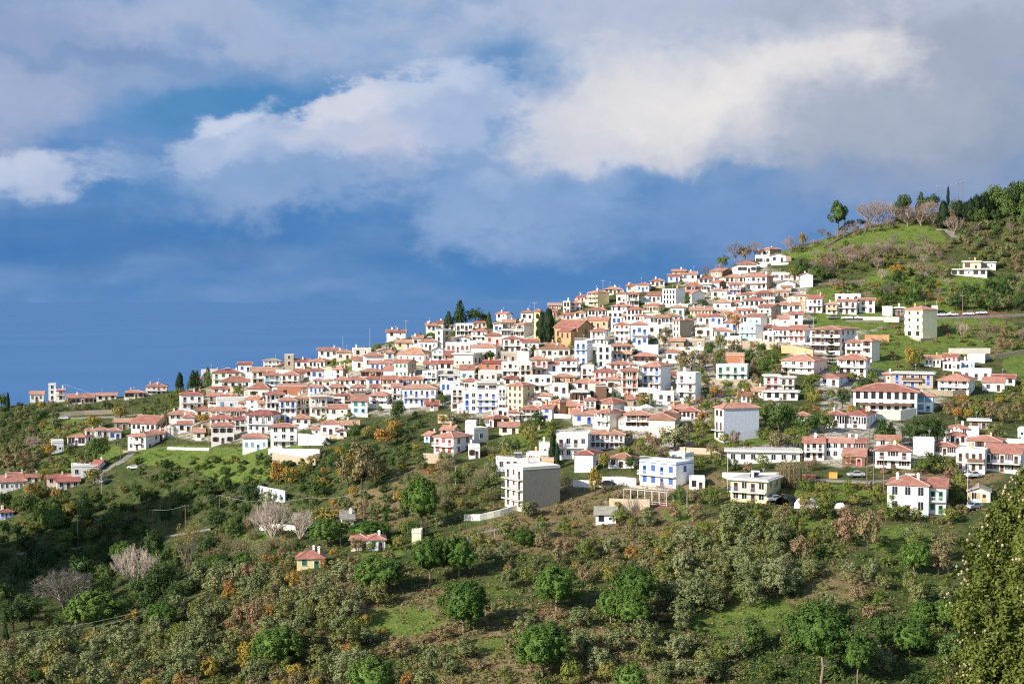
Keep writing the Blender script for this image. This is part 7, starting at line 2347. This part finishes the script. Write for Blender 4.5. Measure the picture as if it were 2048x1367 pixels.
# ------------------------------------------------------------------ the near cypress, full of cones
def near_cypress():
    s0 = 62.0
    axis = 2082
    D = F / s0
    top = pt(axis, 895, s0)
    base = pt(axis, 1490, s0)
    Hh = top.z - base.z
    prof = [(895, .05), (940, .75), (1000, 1.55), (1090, 2.55), (1180, 2.8), (1250, 2.85), (1367, 3.05), (1440, 3.0), (1490, 2.6)]
    zs = [Hh - (y - 895) / s0 for y, _ in prof][::-1]; rs = [r for _, r in prof][::-1]
    n = 1300
    t = Hh * (1 - nrs.power(1.8, n)); t = Hh - nrs.uniform(0, 1, n) ** .75 * Hh
    a = nrs.uniform(0, 2 * math.pi, n)
    r = np.interp(t, zs, rs)
    lob = .97 + .11 * np.sin(a * 7 + t * .5) + .09 * np.sin(a * 13 - t * 1.1)
    rr = np.maximum(.03, r * lob * nrs.uniform(.62, 1.0, n) ** .7 - .12)
    C = np.stack([rr * np.cos(a), rr * np.sin(a), t], 1)
    per = 62
    d = sph(n * per) * np.array([.8, .8, 1.5])
    cc = np.repeat(C, per, 0)
    pos = cc + d * nrs.uniform(.06, .27, (n * per, 1))
    out = cc * np.array([1, 1, 0]); out /= (np.linalg.norm(out, axis=1, keepdims=True) + 1e-6)
    nor = d * .7 + out * .8 + np.array([0, 0, .3]) + nrs.normal(size=d.shape) * .5
    V = []; Fc = []
    nu = 18; zl = np.linspace(0, Hh * .97, 16)
    for z in zl:
        for i in range(nu):
            an = 2 * math.pi * i / nu
            q = np.interp(z, zs, rs) * .42 * (1 + .10 * math.sin(an * 5 + z * .8)) * nrs.uniform(.9, 1.05)
            V.append((q * math.cos(an), q * math.sin(an), z))
    for j in range(len(zl) - 1):
        for i in range(nu):
            b = j * nu + i; c = j * nu + (i + 1) % nu
            Fc.append((b, c, c + nu, b + nu))
    root = link('cypress_tree', None, None, base)
    me = leafy('crown', pos, nor, .125, L_CYPN, .55, (V, Fc))
    cr = link('crown', me, root)
    b = MB(); b.bar((0, 0, -3), (0, 0, 3), .7, 0, 10, .5); b.put('trunk', [M_BARK], root)
    # cones: small ribbed balls on the outside of the crown
    b = MB()
    k = 420
    t = np.clip(np.repeat(nrs.uniform(.02, .97, 140), 3) * Hh + nrs.normal(size=420) * .16, .1, Hh * .98); a = np.repeat(nrs.uniform(0, 2 * math.pi, 140), 3) + nrs.normal(size=420) * .07
    r = np.interp(t, zs, rs) * (.97 + .11 * np.sin(a * 7 + t * .5)) * nrs.uniform(.95, 1.04, k)
    for i in range(k):
        c = Vector((r[i] * math.cos(a[i]), r[i] * math.sin(a[i]), t[i]))
        e = nrs.uniform(.030, .050)
        pr = None
        for (zz, w) in ((-.95, .35), (-.45, .9), (.1, 1.0), (.6, .75), (.95, .25)):
            q = c + Vector((0, 0, zz * e * 1.1))
            if pr is not None: b.bar(pr[0], q, pr[1] * e * 2, 0, 6, w * e * 2)
            pr = (q, w)
    o = b.put('cones', [mat('cone_tan', (.36, .28, .17), .8, var=.35, scale=.9)], cr)
    o['kind'] = 'stuff'
    reg(root, 1985, 1180, 'huge near cypress studded with pale tan cones, cut by the right edge', 'tree', lm='', word='near cypress')


near_cypress()


# ------------------------------------------------------------------ ground cover nobody could count
def scatter_cover(name, zones, m, size, per, leaf, kindlabel):
    cs = []; rad = []
    for (x0, x1, y0, y1, n) in zones:
        for _ in range(n):
            x = rng.uniform(x0, x1); y = rng.uniform(y0, y1)
            if y < float(pchip(_cx, _LV[:, 0, 0], min(max(x, -60), 2120))) + 2: continue
            if blocked(x, y, 8, 8, .02): continue
            gq, dq, sq, vq = cover(x, y)
            if vq > .5 and rng.random() < .7: continue
            if gq > .35 and rng.random() < .72: continue
            p = gp(x, y)
            cs.append((p.x, p.y, p.z + .05)); rad.append(rng.uniform(*size))
    cs = np.array(cs); rad = np.array(rad)
    k = len(cs)
    d = sph(k * per); d[:, 2] = np.abs(d[:, 2])
    pos = np.repeat(cs, per, 0) + d * np.repeat(rad, per)[:, None] * nrs.uniform(.5, 1, (k * per, 1)) * np.array([1.1, 1.1, .8])
    nor = d + nrs.normal(size=d.shape) * .5 + np.array([0, 0, .3])
    me = leafy(name, pos, nor, leaf, m)
    o = link(name, me)
    tag(o, kindlabel, None, None, 'stuff')
    o['category'] = 'undergrowth'


scatter_cover('undergrowth', [(0, 2060, 1080, 1400, 4200), (600, 1900, 950, 1100, 900), (1600, 2060, 440, 720, 900), (1860, 2060, 760, 860, 220), (600, 1050, 830, 960, 300), (200, 640, 780, 1000, 300)],
              L_SHRUB, (.4, 1.1), 22, .30, 'green scrub and weeds growing between the trees')
scatter_cover('dry_brush', [(400, 1500, 1130, 1400, 3000), (900, 1700, 970, 1130, 800), (1620, 2060, 440, 720, 420), (1700, 2000, 930, 1060, 220), (0, 500, 1230, 1400, 300)],
              L_BROWN, (.35, .95), 22, .28, 'dry brown brush and dead grass on the slopes')
scatter_cover('ivy', [(0, 640, 900, 1240, 1700), (0, 250, 810, 920, 400), (1380, 1900, 1230, 1400, 500)],
              L_DARK, (.6, 1.5), 22, .36, 'dark tangle of ivy and brambles on the shaded slope')

# the same scrub carries on beyond both sides of the view
def side_scrub(name, x0, x1, m, n, size, lab):
    cs = []; rad = []
    for _ in range(n):
        x = rng.uniform(x0, x1)
        col = column(x)
        yr = col[2][0]
        y = rng.uniform(yr + 6, 1395)
        s = float(np.interp(y, col[2], col[3]))
        p = pt(x, y, s); p.z += bump(p.x, p.y)
        cs.append((p.x, p.y, p.z + .3)); rad.append(rng.uniform(*size))
    cs = np.array(cs); rad = np.array(rad); per = 60
    d = sph(n * per); d[:, 2] = np.abs(d[:, 2])
    pos = np.repeat(cs, per, 0) + d * np.repeat(rad, per)[:, None] * nrs.uniform(.5, 1, (n * per, 1)) * np.array([1, 1, 1.2])
    me = leafy(name, pos, d + nrs.normal(size=d.shape) * .5 + np.array([0, 0, .3]), .5, m)
    o = link(name, me); o['kind'] = 'stuff'; o['label'] = lab; o['category'] = 'undergrowth'


side_scrub('hillside_scrub', -420, -20, L_OLIVE, 420, (1.2, 2.8), 'grey green scrub covering the slope past the village')
side_scrub('hillside_scrub', 2075, 2520, L_SHRUB, 480, (1.2, 2.8), 'green scrub covering the slope past the meadow')

# ------------------------------------------------------------------ labels: what each thing looks like and what it stands beside
for H in HOUSES:
    o = H['root']
    nm = o.name.split('.')[0]
    cat = nm.replace('_', ' ')
    reg(o, H['xc'], (H['ye'] + H['yb']) / 2, H['look'], cat, 'houses of the hillside village', H['lm'], 'such ' + H['look'].split(' with')[0] if H.get('fill') else 'house')
    THINGS[-1]['fill'] = H.get('fill', 0)

LM = [(t['lm'], t['x'], t['y'], t['o']) for t in THINGS if t['lm']]
ORD = ['', 'second ', 'third ', 'fourth ', 'fifth ', 'sixth ', 'seventh ', 'eighth ', 'ninth ', 'tenth ', 'eleventh ', 'twelfth ', 'thirteenth ', 'fourteenth ', 'fifteenth ', 'sixteenth ',
       'seventeenth ', 'eighteenth ', 'nineteenth ', 'twentieth ']


def rel(t, l):
    dx, dy = t['x'] - l[1], t['y'] - l[2]
    if abs(dx) > abs(dy): return 'beside'
    return 'above' if dy < 0 else 'below'


def nwords(s): return len(s.replace(',', ' ').split())


_rank = {}


def ranks(word, l, rl):
    k = (word, l[0], rl)
    if k not in _rank:
        c = [q for q in THINGS if q['word'] == word and q['o'] is not l[3] and rel(q, l) == rl]
        c.sort(key=lambda q: (q['x'] - l[1]) ** 2 + (q['y'] - l[2]) ** 2)
        _rank[k] = {q['o'].name: i for i, q in enumerate(c)}
    return _rank[k]


used = set()
for t in THINGS:
    o = t['o']
    custom = t['cat'] not in ('tree', 'shrub', 'reeds', 'utility pole') or (t['cat'] == 'tree' and t['group'] is None)
    if t.get('fill'): custom = False
    near = sorted(LM, key=lambda l: (l[1] - t['x']) ** 2 + (l[2] - t['y']) ** 2)
    near = [l for l in near if l[3] is not o][:8]
    lab = t['look']
    if custom:
        if not t['lm'] and nwords(lab) < 10:
            for l in near:
                q = lab + ', ' + rel(t, l) + ' ' + l[0]
                if nwords(q) <= 16 and q.lower() not in used and not set(l[0].split()[1:]) <= set(lab.split()):
                    lab = q; break
    else:
        best = None
        for l in near:
            rl = rel(t, l)
            i = ranks(t['word'], l, rl)[o.name]
            if i < len(ORD):
                q = '%s, %snearest %s %s %s' % (t['look'], ORD[i], t['word'], rl, l[0])
                if nwords(q) > 16: q = '%s, %snearest one %s %s' % (t['look'], ORD[i], rl, l[0])
                if nwords(q) <= 16 and q.lower() not in used and (best is None or i < best[0]): best = (i, q)
                if best and best[0] < 3: break
        if best: lab = best[1]
        elif near: lab = '%s %s %s' % (t['look'], rel(t, near[0]), near[0][0])
    used.add(lab.lower())
    tag(o, lab, t['cat'], t['group'])
print('THINGS', len(THINGS), {k: v for k, v in CNT.items()}, 'objects', len(bpy.data.objects))
